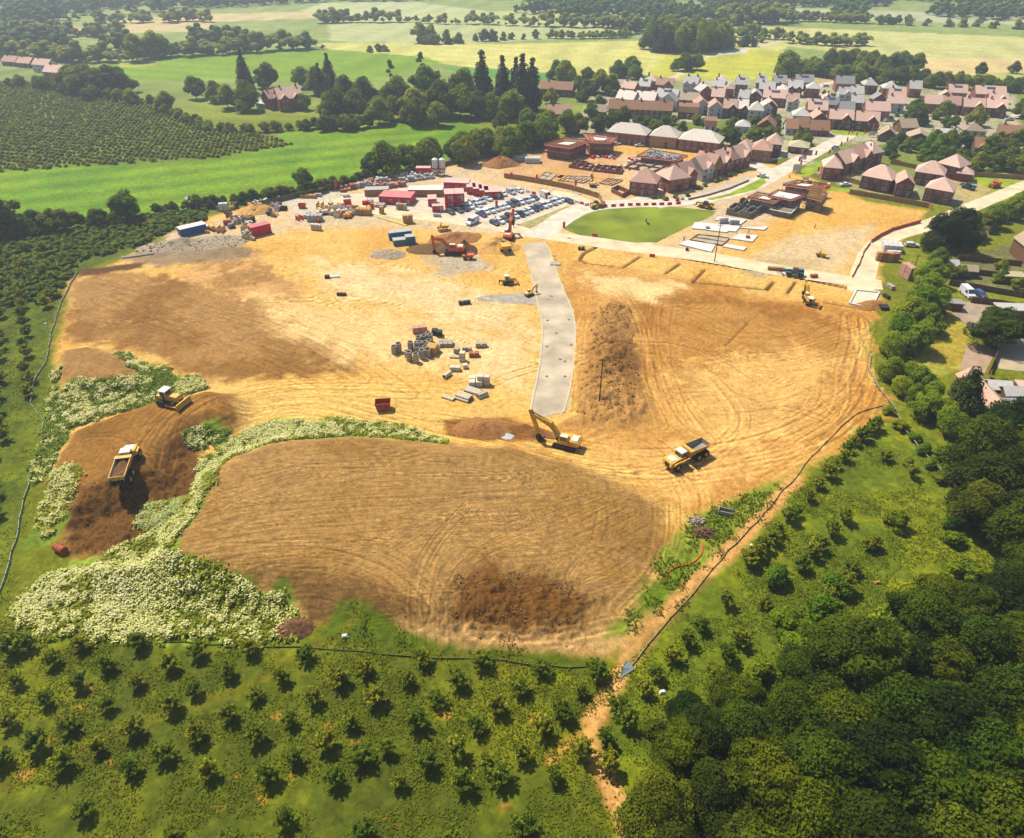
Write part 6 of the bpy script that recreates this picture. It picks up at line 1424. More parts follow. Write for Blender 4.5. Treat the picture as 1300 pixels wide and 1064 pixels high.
def stack(label, x, y, nx, ny, nz, s, mt, rz=0., name='pallet_stack', cat='pallets', wrap=None, group=None, gap=.12):
    """pallets of blocks: each pallet a wrapped cube on boards"""
    r = thing(name, label, cat, at(x, y), rz, group)
    for i in range(nx):
        for j in range(ny):
            m = MB(); p = MB()
            for k in range(nz if isinstance(nz, int) else random.randint(*nz)):
                cx, cy, z = (i - (nx - 1) / 2) * (s + gap), (j - (ny - 1) / 2) * (s + gap), k * (s * .82 + .14)
                jx, jy, q = random.uniform(-.05, .05), random.uniform(-.05, .05), random.uniform(-.05, .05)
                m.box(cx + jx, cy + jy, z + .13, s, s, s * .8, q, tx=.97, ty=.97)
                p.box(cx, cy, z, s * .96, s * .96, .12)
            part('block_pack', m, (random.choice(mt) if isinstance(mt, list) else mt), r); part('pallet', p, WOOD2, r)
    return r
BM = [BRK, PINK, WRAP, GREYW, BRK]
i = 0
for (x0, y0, x1, y1, n, mm, l) in [(436,243,478,231,8,[BRK,PINK,BRK,WRAP],'front'), (478,240,512,236,6,[PINK,BRK,PINK],'second'), (462,237,505,227,8,[GREYW,WRAP,PINK,GREYW],'middle'), (510,231,548,226,8,[GREYW,WRAP],'grey'), (505,226,545,220,7,[GREYW,WRAP],'rear')]:
    for k in range(n):
        f = k / (n - 1); stack('wrapped %s pallets in the %s row beside the hedge, %s from the left' % ('brick' if mm[0] in (BRK, PINK) else 'block', l, nth(k + 1)), x0 + (x1 - x0) * f, y0 + (y1 - y0) * f, 2, 2, (1, 2), .98 if k % 2 else 1.05, mm[k % len(mm)], .15 + .05 * k, group='wrapped pallets beside the hedge')
for x, y, nx, ny, nz, s, mt, l in [(549,448,1,1,1,2.5,WOOD,'tall brown timber crate beside the concrete rings'), (566,438,3,2,1,1.1,CONC,'pack of dark concrete gullies behind the brown crate'), (556,446,1,1,2,.9,CONC2,'white and yellow sacks left of the brown crate'), (580,447,1,1,1,1.3,CONC,'single grey block pack right of the gullies'), (593,445,2,1,1,1.,CONC,'two grey block packs in the middle of the stacks'), (611,440,2,1,1,1.3,CONC,'grey block pack at the upper right of the stacks'),
    (587,458,1,1,2,1.3,CONC2,'white pallet of kerbs in the middle of the stacks'), (602,452,2,1,1,1.2,[WOOD,BRK],'orange brown crates among the stacks'), (578,470,2,1,1,1.2,CONC2,'white pallets behind the wide pipe'), (591,467,1,1,1,1.1,CONC2,'white block pack on the sand'), (604,487,2,2,1,1.5,CONC2,'pale slabs stacked at the right of the pipes'), (614,488,2,1,2,1.3,CONC2,'tallest pale slab stack near the watermark-free middle'), (533,421,2,1,1,1.8,PINK,'pinkish flat pack above the rings'), (552,424,1,1,1,1.5,BLK,'black plastic pack, left of two above the crate'), (558,426,1,1,1,1.5,BLK,'black plastic pack, right of two above the crate'),
    (590,386,3,1,1,1.,BLK,'small black pack lying on the sand left of the mini digger'), (434,375,3,1,1,.8,DK,'dark packs on the sand left of the middle'), (462,272,4,2,2,1.2,WOOD,'timber bundles, left stack in the compound'), (518,283,2,1,2,1.6,WOOD,'timber bundles, right stack in the compound'), (485,271,1,1,2,1.4,WOOD,'single timber crate in the compound'), (400,280,4,2,2,1.2,GREYW,'long grey and white pallet block at the lower edge of the compound'), (402,292,3,1,2,1.1,CONC2,'white block pallets below the long pallet block'),
    (385,246,5,1,1,1.6,WOOD,'pale timber packs beside the far fence'), (392,251,4,1,1,1.4,WOOD,'second line of timber packs beside the far fence'), (285,267,2,1,2,1.5,WRAP,'white boxed tower behind the blue skip'), (402,249,3,1,1,1.2,GREYW,'grey packs at the end of the timber packs'), (1131,318,4,3,2,1.3,WRAP,'white wrapped pallets on the right-hand haul road'), (1125,331,4,1,2,1.5,[WOOD,BRK],'brown crates below the white wrapped pallets'), (1133,327,3,1,2,1.2,WRAP,'white wrapped packs between crates and pallets'),
    (1150,352,1,2,2,2.2,[PINK],'brick store with pink cover beside the boundary hedge'), (1125,378,1,2,1,1.,DK,'dark steel packs at the end of the concrete pad'), (1122,392,2,2,1,1.,DK,'dark scrap packs below the concrete pad'), (1130,366,1,2,1,1.2,CONC,'grey block packs right of the concrete pad'), (660,203,5,3,2,1.2,WRAP,'white wrapped pallets, left part beside the soil heap'), (676,206,5,3,2,1.2,WRAP,'white wrapped pallets, right part beside the soil heap'), (918,283,3,1,2,1.,WRAP,'block packs on the rear slab, left'), (932,286,3,1,2,1.,GREYW,'block packs on the rear slab, right'),
    (872,318,1,1,1,.9,DK,'dark pack at the edge of the white slab'), (949,303,1,1,1,1.2,BRK,'red brick pallet on the square slab'), (898,291,1,1,1,1.2,GREYW,'grey pack on the pale slab row'), (440,250,2,1,1,1.2,WRAP,'white packs at the left end of the brick rows'), (555,275,2,1,1,1.2,GREYW,'grey cages in front of the small red kiosk'), (510,266,3,1,2,1.2,[GREYW,WOOD],'mixed cages before the pink roofed cabin'), (480,262,4,2,1,1.2,[GREYW,BRK,CONC2],'mixed packs left of the pink roofed cabin'), (468,258,3,2,1,1.1,[GREYW,CONC],'grey packs left of the mixed packs'),
    (1033,352,2,1,1,1.,RUST,'small orange brown pack beside the cross road'), (985,343,4,1,1,1.1,WOOD2,'timber pack left of the grey green telehandler'), (738,317,2,1,1,1.,DK,'two dark blocks by the left end of the trenches'), (562,294,2,1,1,1.2,WOOD,'wooden packs beside the yellow dumper')]:
    stack(l.replace(' near the watermark-free middle', ' beside the pipes'), x, y, nx, ny, nz, s, mt, random.uniform(-.3, .3))
# mixed plant and materials in the left compound
def junk(kind, x, y, rz, mt, l, s=1.):
    r = thing(kind, l, 'site equipment', at(x, y), rz, 'equipment in the left compound'); r.scale = (s,) * 3
    m = MB()
    if kind == 'fuel_bowser': m.cyl((-1., 0, .9), (1., 0, .9), .6, .6, 12); part('tank', m, mt, r); m = MB(); m.box(0, 0, .25, 2.2, 1., .12); m.wheel(0, .6, .3, .3, .2); m.wheel(0, -.6, .3, .3, .2); part('trailer', m, DK, r)
    elif kind == 'trench_box': m.box(0, .7, 0, 2.8, .12, 1.6); m.box(0, -.7, 0, 2.8, .12, 1.6); part('panel', m, mt, r); m = MB(); [m.cyl((q, -.7, .9), (q, .7, .9), .08, .08, 6) for q in (-1, 1)]; part('strut', m, STEEL, r)
    else: m.box(0, 0, .2, 1.8, 1., .9, ty=.8); m.box(.2, 0, 1.1, .6, .5, .3); part('body', m, mt, r); m = MB(); m.box(0, 0, 0, 2., 1.1, .2); part('base', m, DK, r)
JK = []; n_ = 0
for (x0, x1, y0, y1, n, cols) in [(294, 322, 276, 292, 20, [YEL, CONC, DK, WHPL, CONC2, CONC]), (285, 300, 262, 290, 10, [RUST, DK, WOOD, CONC]), (400, 450, 260, 277, 30, [YEL, REDPL, YEL, CONC2, WOOD, CREAM]), (308, 322, 292, 306, 9, [CONC2, YEL, WHPL]), (236, 285, 254, 268, 14, [WHPL, CONC, DK, REDPL, BLUE]), (300, 355, 258, 270, 18, [WHPL, CONC, GREYW, DK, WOOD]), (262, 282, 290, 298, 6, [WHPL, YEL, YEL]), (335, 368, 262, 276, 12, [DK, WOOD2, CONC]), (380, 415, 272, 285, 5, [REDPL, CONC2]), (440, 470, 255, 270, 8, [YEL, REDPL, CONC])]:
    for k in range(n):
        n_ += 1; kd = random.choice(['fuel_bowser', 'trench_box', 'generator']); mt_ = random.choice(cols); cn = mt_.name.split('_')[0]
        cn = {'grey': 'grey', 'pale': 'pale', 'dark': 'dark', 'rusty': 'rusty', 'new': 'timber coloured', 'fence': 'brown'}.get(cn, cn)
        JK.append((random.uniform(x0, x1), random.uniform(y0, y1), kd, mt_, cn))
JK.sort(key=lambda q: q[0])
for n_, (x, y, kd, mt_, cn) in enumerate(JK): junk(kd, x, y, random.uniform(0, 3), mt_, '%s %s in the crowded left compound, %s machine from left' % (cn, kd.replace('_', ' '), nth(n_ + 1)), random.uniform(.8, 1.3))
# ---- heaps
def heap(label, x, y, rx, ry, h, mt, rz=0., seed=1, name='soil_heap', rocks=0, rmat=None):
    n = 26; X0, Y0, Z0 = at(x, y); g = np.linspace(-1.1, 1.1, n * 2); A, B = np.meshgrid(g, g)
    rr = np.sqrt(A ** 2 + B ** 2) * (1 + .55 * fbm(A * rx + seed * 5, B * ry, max(rx, ry) * .6, 4, seed + 50)); nz = fbm(A * rx + seed * 9, B * ry, 2.2, 5, seed); Z = h * np.clip(1 - rr, 0, 1) ** 1.05 * 1.15 * (1 + nz * .9) + nz * .25 * sstep(1.15, .9, rr) - .5 * sstep(.9, 1.25, rr)
    m = len(g); idx = np.arange(m * m).reshape(m, m); F = np.stack([idx[:-1, :-1], idx[:-1, 1:], idx[1:, 1:], idx[1:, :-1]], -1).reshape(-1, 4)
    me = np_mesh(name, np.stack([(A * rx).ravel(), (B * ry).ravel(), Z.ravel()], -1), F); me.materials.append(mt)
    o = tag(link(name, me, None, None, (X0, Y0, Z0), rz), label, 'heap', 'heaps of soil and stone'); o.data.polygons.foreach_set('use_smooth', np.ones(len(F), bool))
    if rocks:
        mb = MB(); r = random.Random(seed)
        for _ in range(rocks):
            a, b = r.gauss(0, .42), r.gauss(0, .42)
            if a * a + b * b > 1: continue
            s = r.uniform(.15, .5); mb.box(a * rx, b * ry, h * (1 - math.hypot(a, b)) * .85, s * 1.4, s, s * .7, r.uniform(0, 3), tx=.7, ty=.7)
        link('rock', mb, rmat or RUBBLE, o)['kind'] = 'stuff'
    return o
heap('dark brown soil heap beside the orange excavator', 590, 319, 5, 4, 3.4, DARKS, seed=2)
heap('long flat brown spoil heap behind the orange excavator', 556, 315, 11, 5, 1.4, DARKS, .15, 3); heap('brown spoil heap between the orange excavator and the blue cabins', 575, 304, 9, 6, 1.8, SOILM, .5, 4)
heap('pale golden sand heap beside the yellow dumper', 628, 314, 9, 6, 2.8, SANDM, 0, 5); heap('small grey gravel heap left of the brown spoil', 493, 323, 6, 4, 1.4, RUBBLE, 0, 6)
heap('brown soil heap beside the white wrapped pallets at the hedge', 636, 209, 8, 6, 3.4, SOILM, 0, 7); heap('rubble heap at the left end of the compound', 230, 312, 14, 6, 2., RUBBLE, .2, 8, 'rubble_heap', 260)
heap('tan heap of broken boards in the compound', 326, 268, 7, 5, 2.6, SANDM, .2, 9, 'rubble_heap', 120, WOOD); heap('low heap of grey stones in front of the blue skip', 272, 308, 12, 6, 1.1, RUBBLE, .2, 12, 'rubble_heap', 220)
heap('dark root and brush heap at the foot of the flowering bank', 372, 798, 3.6, 2.2, 1.3, cm('brush', (120, 84, 52), .95, .5, bump=.6), .1, 10, 'brush_heap', 80, cm('dead_wood', (150, 112, 76), .9, .3)); heap('small dark brush pile on the grass right of the mound', 893, 677, 2., 1.4, .9, cm('brush2', (104, 72, 48), .95, .5, bump=.6), .2, 11, 'brush_heap', 50, cm('dead_wood2', (120, 90, 64), .9, .3))
heap('small dark pile beside the brush pile right of the mound', 884, 662, 1.8, 1.2, .5, RUBBLE, .2, 15, 'brush_heap', 40); heap('soil heap at the head of the trench left of the large excavator', 612, 545, 7, 4, 1.8, SOILM, 0, 13); heap('spoil bank along the trench beside the large excavator', 668, 546, 9, 1.6, 1.3, SOILM, head((640,540),(700,553)), 14)
heap('sand heap at the right end of the cross road footings', 1105, 388, 5, 3, 1., SOILM, .3, 16)
# ---- fences
def wall_line(name, label, cat, pts, h, mt, posts=None, th=.08, group=None, wav=0., z0=0., step=2.4, pm=None):
    W = [at(*q) for q in pts]; r = thing(name, label, cat, (W[0][0], W[0][1], 0), 0, group); m = MB(); pb = MB(); last = None
    P3 = []
    for a, b in zip(W[:-1], W[1:]):
        L = math.hypot(b[0] - a[0], b[1] - a[1]); n = max(1, int(L / step))
        for i in range(n): P3.append((a[0] + (b[0] - a[0]) * i / n, a[1] + (b[1] - a[1]) * i / n))
    P3.append(W[-1][:2]); Z = relief(np.array([q[0] for q in P3]), np.array([q[1] for q in P3])); ox, oy = W[0][:2]
    rr = random.Random(len(P3)); pt = [(x - ox + rr.uniform(-wav, wav), y - oy + rr.uniform(-wav, wav), z) for (x, y), z in zip(P3, Z)]
    for a, b in zip(pt[:-1], pt[1:]):
        d = Vector((b[0] - a[0], b[1] - a[1], 0)); d.normalize(); nx, ny = -d.y * th / 2, d.x * th / 2; hh = h * rr.uniform(1 - wav, 1)
        m.add([(a[0] - nx, a[1] - ny, a[2] + z0), (b[0] - nx, b[1] - ny, b[2] + z0), (b[0] + nx, b[1] + ny, b[2] + z0), (a[0] + nx, a[1] + ny, a[2] + z0), (a[0] - nx, a[1] - ny, a[2] + hh), (b[0] - nx, b[1] - ny, b[2] + hh), (b[0] + nx, b[1] + ny, b[2] + hh), (a[0] + nx, a[1] + ny, a[2] + hh)], [(3,2,1,0),(4,5,6,7),(0,1,5,4),(1,2,6,5),(2,3,7,6),(3,0,4,7)])
    part('panel', m, mt, r)
    k = 0
    for a in pt[::max(1, len(pt) // 95 + 1)]:
        pb = MB(); pb.box(a[0], a[1], a[2] - .2, .12, .12, h + .35); part('post', pb, pm or WOOD2, r)
    return r
SILT = cm('silt_fence_cloth', (176, 192, 166), .85, .3)
wall_line('silt_fence', 'sagging grey green cloth fence along the left side of the site', 'fence', [(100,345),(84,372),(72,400),(66,424),(60,455),(42,490),(40,512),(56,536),(54,560),(42,590),(36,620),(28,650),(16,700),(2,750)], .5, SILT, wav=.25)
wall_line('silt_fence', 'green cloth fence in front of the flowering bank and brown mound', 'fence', [(-10,803),(80,806),(160,812),(260,818),(340,821),(380,823),(460,828),(560,836),(640,840),(700,846),(745,848)], .22, cm('green_cloth', (92, 112, 48), .85, .3), wav=.2)
wall_line('silt_fence', 'dark cloth fence running down the right side of the footpath', 'fence', [(1120,516),(1100,520),(1080,530),(1048,562),(1030,580),(1012,603),(985,634),(962,662),(925,700),(905,722),(880,755),(850,785),(822,820),(798,850)], .26, cm('dark_cloth', (176, 160, 110), .85, .3), wav=.2)
wall_line('wire_fence', 'pale wire fence curving through the meadow shrubs on the right', 'fence', [(1104,452),(1102,470),(1115,495),(1135,520),(1145,545),(1165,570),(1185,592),(1205,612)], .9, GREYW, wav=.1, z0=.7)
wall_line('timber_hoarding', 'long timber hoarding between the car park and the dug footings', 'fence', [(640,226),(662,229),(690,234),(720,240),(745,247),(760,252),(764,258)], 2.1, WOOD2, th=.12, step=1.2, wav=.06)
wall_line('timber_hoarding', 'timber garden fence in front of the new brick houses on the right', 'fence', [(1078,246),(1100,250),(1140,257),(1178,264),(1182,266)], 1.9, WOOD2, th=.12, wav=.04)
wall_line('timber_hoarding', 'timber garden fence left of the detached brick house', 'fence', [(1066,229),(1080,232),(1094,236),(1100,228)], 1.8, WOOD2, th=.12)
wall_line('timber_hoarding', 'timber fence on the lawn edge behind the right new houses', 'fence', [(1130,208),(1160,214),(1190,219),(1235,224),(1300,228)], 1.8, WOOD2, th=.12)
wall_line('garden_wall', 'low red brick wall left of the corner house', 'wall', [(776,244),(784,240),(798,246),(790,251),(776,244)], 1.6, BRICK, th=.25, step=30)
wall_line('garden_wall', 'brick wall below the front of the terrace', 'wall', [(874,254),(900,248),(926,240),(950,230)], .6, cm('low_wall', (176, 126, 80), .9, .2), th=.4)
wall_line('orange_mesh_fence', 'orange mesh fence along the upper part of the right-hand haul road', 'fence', [(1106,308),(1118,300),(1132,293),(1150,288),(1168,283)], 1.2, MESHO, wav=.15)
wall_line('orange_mesh_fence', 'orange mesh fence along the lower part of the right-hand haul road', 'fence', [(1082,352),(1090,336),(1096,322),(1104,309)], .7, cm('faded_mesh', (226, 140, 80), .85, .2), wav=.15)
wall_line('site_fence', 'grey steel panel fence along the hedge behind the compound', 'fence', [(330,262),(380,250),(432,238),(470,231),(520,220),(560,212),(620,200),(660,194)], 1.9, cm('fence_net', (104, 112, 96), .8, .2), th=.04)
for l, pts in (('dark garden fence behind the parked white van', [(1204,362),(1230,366),(1262,372),(1310,380)]), ('dark fence between the upper and the middle garden', [(1212,346),(1250,350),(1300,356)]), ('dark fence above the middle garden', [(1215,330),(1250,333),(1296,338)]), ('dark fence beside the brown paving', [(1268,442),(1262,458),(1255,474)]), ('brown fence across the lower gardens', [(1258,510),(1290,516),(1312,520)]), ('fence between the lower garden sheds', [(1275,495),(1273,512),(1270,530)]), ('low fence around the parking court tree', [(1232,384),(1270,388),(1310,396)]), ('brown fence right of the garage block', [(1256,478),(1250,500),(1244,525)])):
    wall_line('garden_fence', l, 'fence', pts, 1.7, cm('garden_fence_wood', (122, 92, 66), .9, .3), group='garden fences')
# ---- red and white barriers, flags, poles
def barrier(c):
    def b():
        m = MB(); m.prism([(-.5, 0), (.5, 0), (.5, .15), (.42, .9), (-.42, .9), (-.5, .15)], -.22, .22) if False else m.box(0, 0, 0, 1.7, .5, .9, ty=.45)
        me = m.mesh('road_barrier'); me.materials.append(c); return link('road_barrier', me)
    return Proto(b)
BR = {'red': barrier(REDPL), 'white': barrier(WHPL)}
for l, pts, sp_ in (('along the top edge of the oval lawn', [(768,263),(800,261),(850,260),(872,258)], 2.7), ('beside the right end of the car park', [(663,243),(685,248)], 2.3), ('between the car park and the telehandler', [(726,256),(745,261),(772,258)], 1.9), ('on the edge below the lawn', [(755,300),(766,301)], 2.2), ('on the cross road by the trenches', [(828,326),(850,329)], 3.5), ('beside the show road corner', [(1028,232),(1050,236)], 1.9), ('along the tapering road near the terrace', [(860,255),(872,252)], 2.4)):
    W = PP(pts); k = 0
    for a, b in zip(W[:-1], W[1:]):
        n = int(np.hypot(*(b - a)) / sp_)
        for i in range(max(1, n)):
            q = a + (b - a) * i / max(1, n); k += 1; cname = 'red' if k % 2 or 'lawn' in l and 'top' in l else 'white'
            BR[cname].put((q[0], q[1], .02), math.atan2(*(b - a)[::-1]), '%s plastic barrier %s, %s from left' % (cname, l, nth(k)), 'barrier', 'plastic road barriers')
def flag_build():
    r = bpy.data.objects.new('flagpole', None); COL.objects.link(r)
    m = MB(); m.cyl((0, 0, 0), (0, 0, 5.6), .05, .035, 6); me = m.mesh('pole'); me.materials.append(WHPL); link('pole', me, None, r)
    m = MB(); m.slab([(.04, -.02), (.35, .03), (.7, -.03), (.95, .02), (.95, .05), (.7, 0), (.35, .06), (.04, .01)], 3.1, 5.5); me = m.mesh('flag'); me.materials.append(REDPL); link('flag', me, None, r); return r
FL_ = Proto(flag_build)
flags = [(427,246,'in the compound beside the brick rows'),(629,272,'at the lower left of the car park'),(650,283,'below the car park'),(692,262,'in the middle of the car park'),(648,235,'behind the car park'),(729,245,'before the hoarding'),(680,238,'beside the rear barriers')] + [(1027,180,'first along the hedge of the hall'),(1041,174,'second along the hedge of the hall'),(1051,168,'third along the hedge of the hall'),(1065,192,'lowest left on the new road'),(1073,186,'left of the middle on the new road'),(1075,177,'upper left on the new road'),(1079,175,'upper middle on the new road'),(1085,179,'right of the middle on the new road'),(1095,176,'right on the new road'),(1106,169,'left of the pair before the gabled pairs'),(1112,169,'right of the pair before the gabled pairs'),(1064,164,'left before the left gabled pair'),(1067,164,'right before the left gabled pair'),
    (1012,212,'left of the pair by the white board'),(1014,216,'right of the pair by the white board'),(1033,204,'single on the grass left of the short row'),(1036,225,'at the left corner of the short row'),(1050,202,'upper one at the grass strip'),(1019,206,'at the road bend'),(1079,232,'on the timber fence of the short row'),(1097,224,'beside the detached house'),(714,300,'at the left tip of the lawn')]
for x, y, l in flags:
    X, Y = P(x, y); FL_.put((X, Y, 0), random.uniform(-.5, .3), 'red banner flag on a pole, ' + l, 'flag', 'red banner flags', .75 if y < 235 else .9)
def pole(label, x, y, h, tp='wood'):
    r = thing('utility_pole', label, 'pole', at(x, y), 0, 'wooden poles'); m = MB(); m.cyl((0, 0, -.3), (0, 0, h), .16, .1, 8); part('shaft', m, DK, r); m = MB(); m.box(0, 0, h - .5, 1.6, .12, .12)
    for s in (-.7, 0, .7): m.cyl((s, 0, h - .4), (s, 0, h - .1), .05, .04, 6)
    part('crossarm', m, DK, r); return r
pole('tall dark pole standing in the spoil ridge', 761, 508, 10.5); pole('tall pole beside the white floor slab at the cross road', 907, 332, 12)
pole('pole at the foot of the compact mound by the trench', 948, 497, 0.8) if False else None
pole('short pole beside the brick store at the boundary hedge', 1157, 352, 7)
# ---- scaffolded buildings
def scaffold_building(label, cr, pts, h, deck, wallmat, top=None, name='unfinished_house', rails=True):
    W = PP([(cr[0] + a / cr[2], cr[1] + b / cr[2]) for a, b in pts], h); c = W.mean(0); r = thing(name, label, 'unfinished house', (c[0], c[1], 0), 0, 'unfinished houses'); L = [tuple(q - c) for q in W]
    sh = lambda k: [(a * k, b * k) for a, b in L]
    m = MB(); m.slab(sh(.84), 0, h - .5); part('wall', m, wallmat, r)
    for i in range(4):
        a, b = Vector(sh(.845)[i]), Vector(sh(.845)[(i + 1) % 4]); l = (b - a).length; n = max(1, int(l / 3)); ang = math.atan2((b - a).y, (b - a).x)
        for z in ([.9, 3.4] if h > 4.5 else [.9]):
            for k in range(n):
                p_ = a + (b - a) * (k + .5) / n; mm = MB(); mm.box(p_.x, p_.y, z, 1.2, .12, 1.2, ang); part('window_opening', mm, GLASS, r)
    m = MB()
    o, i_ = sh(1.), sh(.86)
    for k in range(4): a, b, c2, d2 = o[k], o[(k + 1) % 4], i_[(k + 1) % 4], i_[k]; m.slab([a, b, c2, d2], h - .45, h - .3)
    if h > 4.5:
        for k in range(4): a, b, c2, d2 = o[k], o[(k + 1) % 4], i_[(k + 1) % 4], i_[k]; m.slab([a, b, c2, d2], h - 2.6, h - 2.5)
    part('deck', m, deck, r)
    m = MB()
    for k in range(4):
        a, b = Vector(o[k]), Vector(o[(k + 1) % 4]); n = max(2, int((b - a).length / 2.))
        for q in range(n): p_ = a + (b - a) * q / n; m.cyl((p_.x, p_.y, 0), (p_.x, p_.y, h + .7), .05, .05, 5)
        for z in (h + .15, h + .6, h - 2.): m.cyl((a.x, a.y, z), (b.x, b.y, z), .04, .04, 5)
    part('scaffold', m, SCAF, r)
    if rails:
        m = MB()
        for k in range(4): a, b = Vector(o[k]), Vector(o[(k + 1) % 4]); m.bar((a.x, a.y, h + .1), (b.x, b.y, h + .1), .06, .45)
        part('toe_board', m, REDD, r)
    t = sh(.84)
    if top == 'joists':
        m = MB(); a, b, c2, d2 = [Vector(q) for q in t]; n = max(4, int((b - a).length / 1.2))
        for k in range(n + 1): f = k / n; p_ = a + (b - a) * f; q = d2 + (c2 - d2) * f; m.bar((p_.x, p_.y, h - .35), (q.x, q.y, h - .35), .12, .3)
        part('joist', m, WOOD, r)
        m = MB(); k_ = [(x * .5, y * .4) for x, y in t]; m.slab(k_, h - .25, h - .1); part('boarding', m, CREAM, r)
    elif top == 'slab': m = MB(); m.slab(sh(.8), h - .5, h - .05); part('floor_deck', m, WHPL, r)
    elif top == 'blocks':
        m = MB(); rr = random.Random(5); a, b, c2, d2 = [Vector(q) for q in sh(.78)]
        for _ in range(70):
            u, v = rr.random(), rr.random(); p_ = (a * (1 - u) + b * u) * (1 - v) + (d2 * (1 - u) + c2 * u) * v; m.box(p_.x, p_.y, h - .5, rr.uniform(.5, 1.4), rr.uniform(.4, .8), rr.uniform(.5, 1.5), rr.uniform(0, 3))
        m.slab(sh(.8), h - .6, h - .45); part('block_packs', m, GREYW, r)
    elif top == 'truss':
        a, b, c2, d2 = [Vector(q) for q in sh(.88)]; e0 = (a + d2) / 2; e1 = (b + c2) / 2; n = 14; m = MB()
        for k in range(n + 1):
            f = k / n; p_ = a + (b - a) * f; q = d2 + (c2 - d2) * f; g = e0 + (e1 - e0) * f
            m.bar((p_.x, p_.y, h), (g.x, g.y, h + 3.4), .08, .16); m.bar((g.x, g.y, h + 3.4), (q.x, q.y, h), .08, .16); m.bar((p_.x, p_.y, h), (q.x, q.y, h), .08, .14)
        for z in (.3, .55, .8): 
            for s, e in ((a, e0), (d2, e0)):
                p_ = s + (e - s) * z; o_ = (b - a); m.bar((p_.x, p_.y, h + 3.4 * z + .1), (p_.x + o_.x, p_.y + o_.y, h + 3.4 * z + .1), .06, .1)
        part('roof_truss', m, WOOD, r)
    return r
cS = (680, 150, 8.667)
scaffold_building('scaffolded brick house shell with red edged deck, left part of the big shell', cS, [(90,290),(385,330),(600,250),(300,225)], 5.6, REDD, BRICK, 'joists')
scaffold_building('scaffolded brick house shell with red edged deck, right part of the big shell', cS, [(590,265),(830,270),(900,210),(520,165)], 5.9, REDD, BRICK, 'joists')
scaffold_building('low brick shell crowded with white block packs before the right brick block', (700,60,4.333), [(470,600),(690,625),(750,600),(545,560)], 2.6, REDD, BRICK, 'blocks')
cN2 = (860, 220, 6.5)
scaffold_building('unfinished shell with a bright white upper floor near the show road', cN2, [(745,185),(945,222),(1055,180),(830,140)], 4.8, REDD, BLOCK, 'slab')
scaffold_building('unfinished shell with red rails left of the white floor', cN2, [(580,200),(800,245),(880,200),(660,160)], 4.2, REDD, BLOCK, 'joists')
scaffold_building('unfinished shell with open grey roof beside the white board', cN2, [(870,95),(1110,130),(1235,90),(985,60)], 4.6, REDD, BLOCK, 'joists')
scaffold_building('unfinished house with bare timber roof trusses at the right end of the shells', cN2, [(1060,195),(1195,230),(1240,170),(1110,145)], 4.6, WOOD, BLOCK, 'truss')
scaffold_building('low shell with boards around a dark red floor below the white floor', cN2, [(760,290),(940,325),(1000,270),(850,255)], 2.4, CREAM, BLOCK, None, rails=False)
def blockwalls(label, cr, pts, h, cells, name='unfinished_walls', mt=None):
    W = PP([(cr[0] + a / cr[2], cr[1] + b / cr[2]) for a, b in pts]); c = W.mean(0); r = thing(name, label, 'unfinished walls', (c[0], c[1], 0), 0, 'unfinished walls'); A, B, C_, D = [Vector(q - c) for q in W]; m = MB(); rr = random.Random(cells)
    def seg(p, q):
        n = max(1, int((q - p).length / 2.2))
        for k in range(n):
            u, v = p + (q - p) * k / n, p + (q - p) * (k + .98) / n; hh = h * rr.choice((1, 1, .6, .8)); m.bar((u.x, u.y, hh / 2), (v.x, v.y, hh / 2), .28, hh)
    seg(A, B); seg(B, C_); seg(C_, D); seg(D, A)
    for k in range(1, cells): f = k / cells; seg(A + (B - A) * f, D + (C_ - D) * f)
    seg((A + D) / 2, (B + C_) / 2); part('wall', m, mt or BLOCK, r); m = MB(); m.slab([tuple(A * .98), tuple(B * .98), tuple(C_ * .98), tuple(D * .98)], -.05, .12); part('floor', m, CONC, r)
blockwalls('grey block walls one storey high beside the shells', cN2, [(400,340),(590,375),(715,300),(530,250)], 2.4, 4)
blockwalls('low brick walls with white piers, left section behind the footings', cS, [(365,545),(590,580),(640,520),(450,490)], 1.3, 3, mt=BRICK); blockwalls('low brick walls with white piers, right section behind the footings', cS, [(625,585),(935,620),(960,570),(700,530)], 1.3, 4, mt=BRICK)
blockwalls('timber framed footing grid in front of the brick piers', cS, [(245,690),(520,720),(640,650),(360,640)], .45, 6, mt=WOOD); blockwalls('footing grid left of the corner house', cS, [(700,720),(830,745),(960,690),(800,670)], .5, 4, mt=WOOD)
blockwalls('low footing walls in the ochre pit left of the piers', cS, [(20,670),(160,690),(240,620),(110,600)], .4, 2, mt=WOOD2); blockwalls('low footing walls right of the brick wall beside the terrace', (700,60,4.333), [(400,665),(560,690),(640,650),(480,630)], .8, 3, mt=BRICK)
blockwalls('ochre footing outline beside the white floor slab', cN2, [(100,555),(365,600),(430,540),(170,510)], .5, 1, mt=WOOD2)
W_ = PP([(1078,386),(1106,392),(1116,372),(1087,369)]); r = thing('concrete_pad', 'square concrete pad with raised kerbs at the right end of the cross road', 'concrete pad', (*W_.mean(0), 0)); m = MB(); c = W_.mean(0); L = [tuple(q - c) for q in W_]
m.slab(L, -.02, .08); part('floor', m, CONC2, r)
for k in range(4): m = MB(); a, b = L[k], L[(k + 1) % 4]; m.bar((*a, .2), (*b, .2), .35, .4); part('kerb', m, WHPL, r)
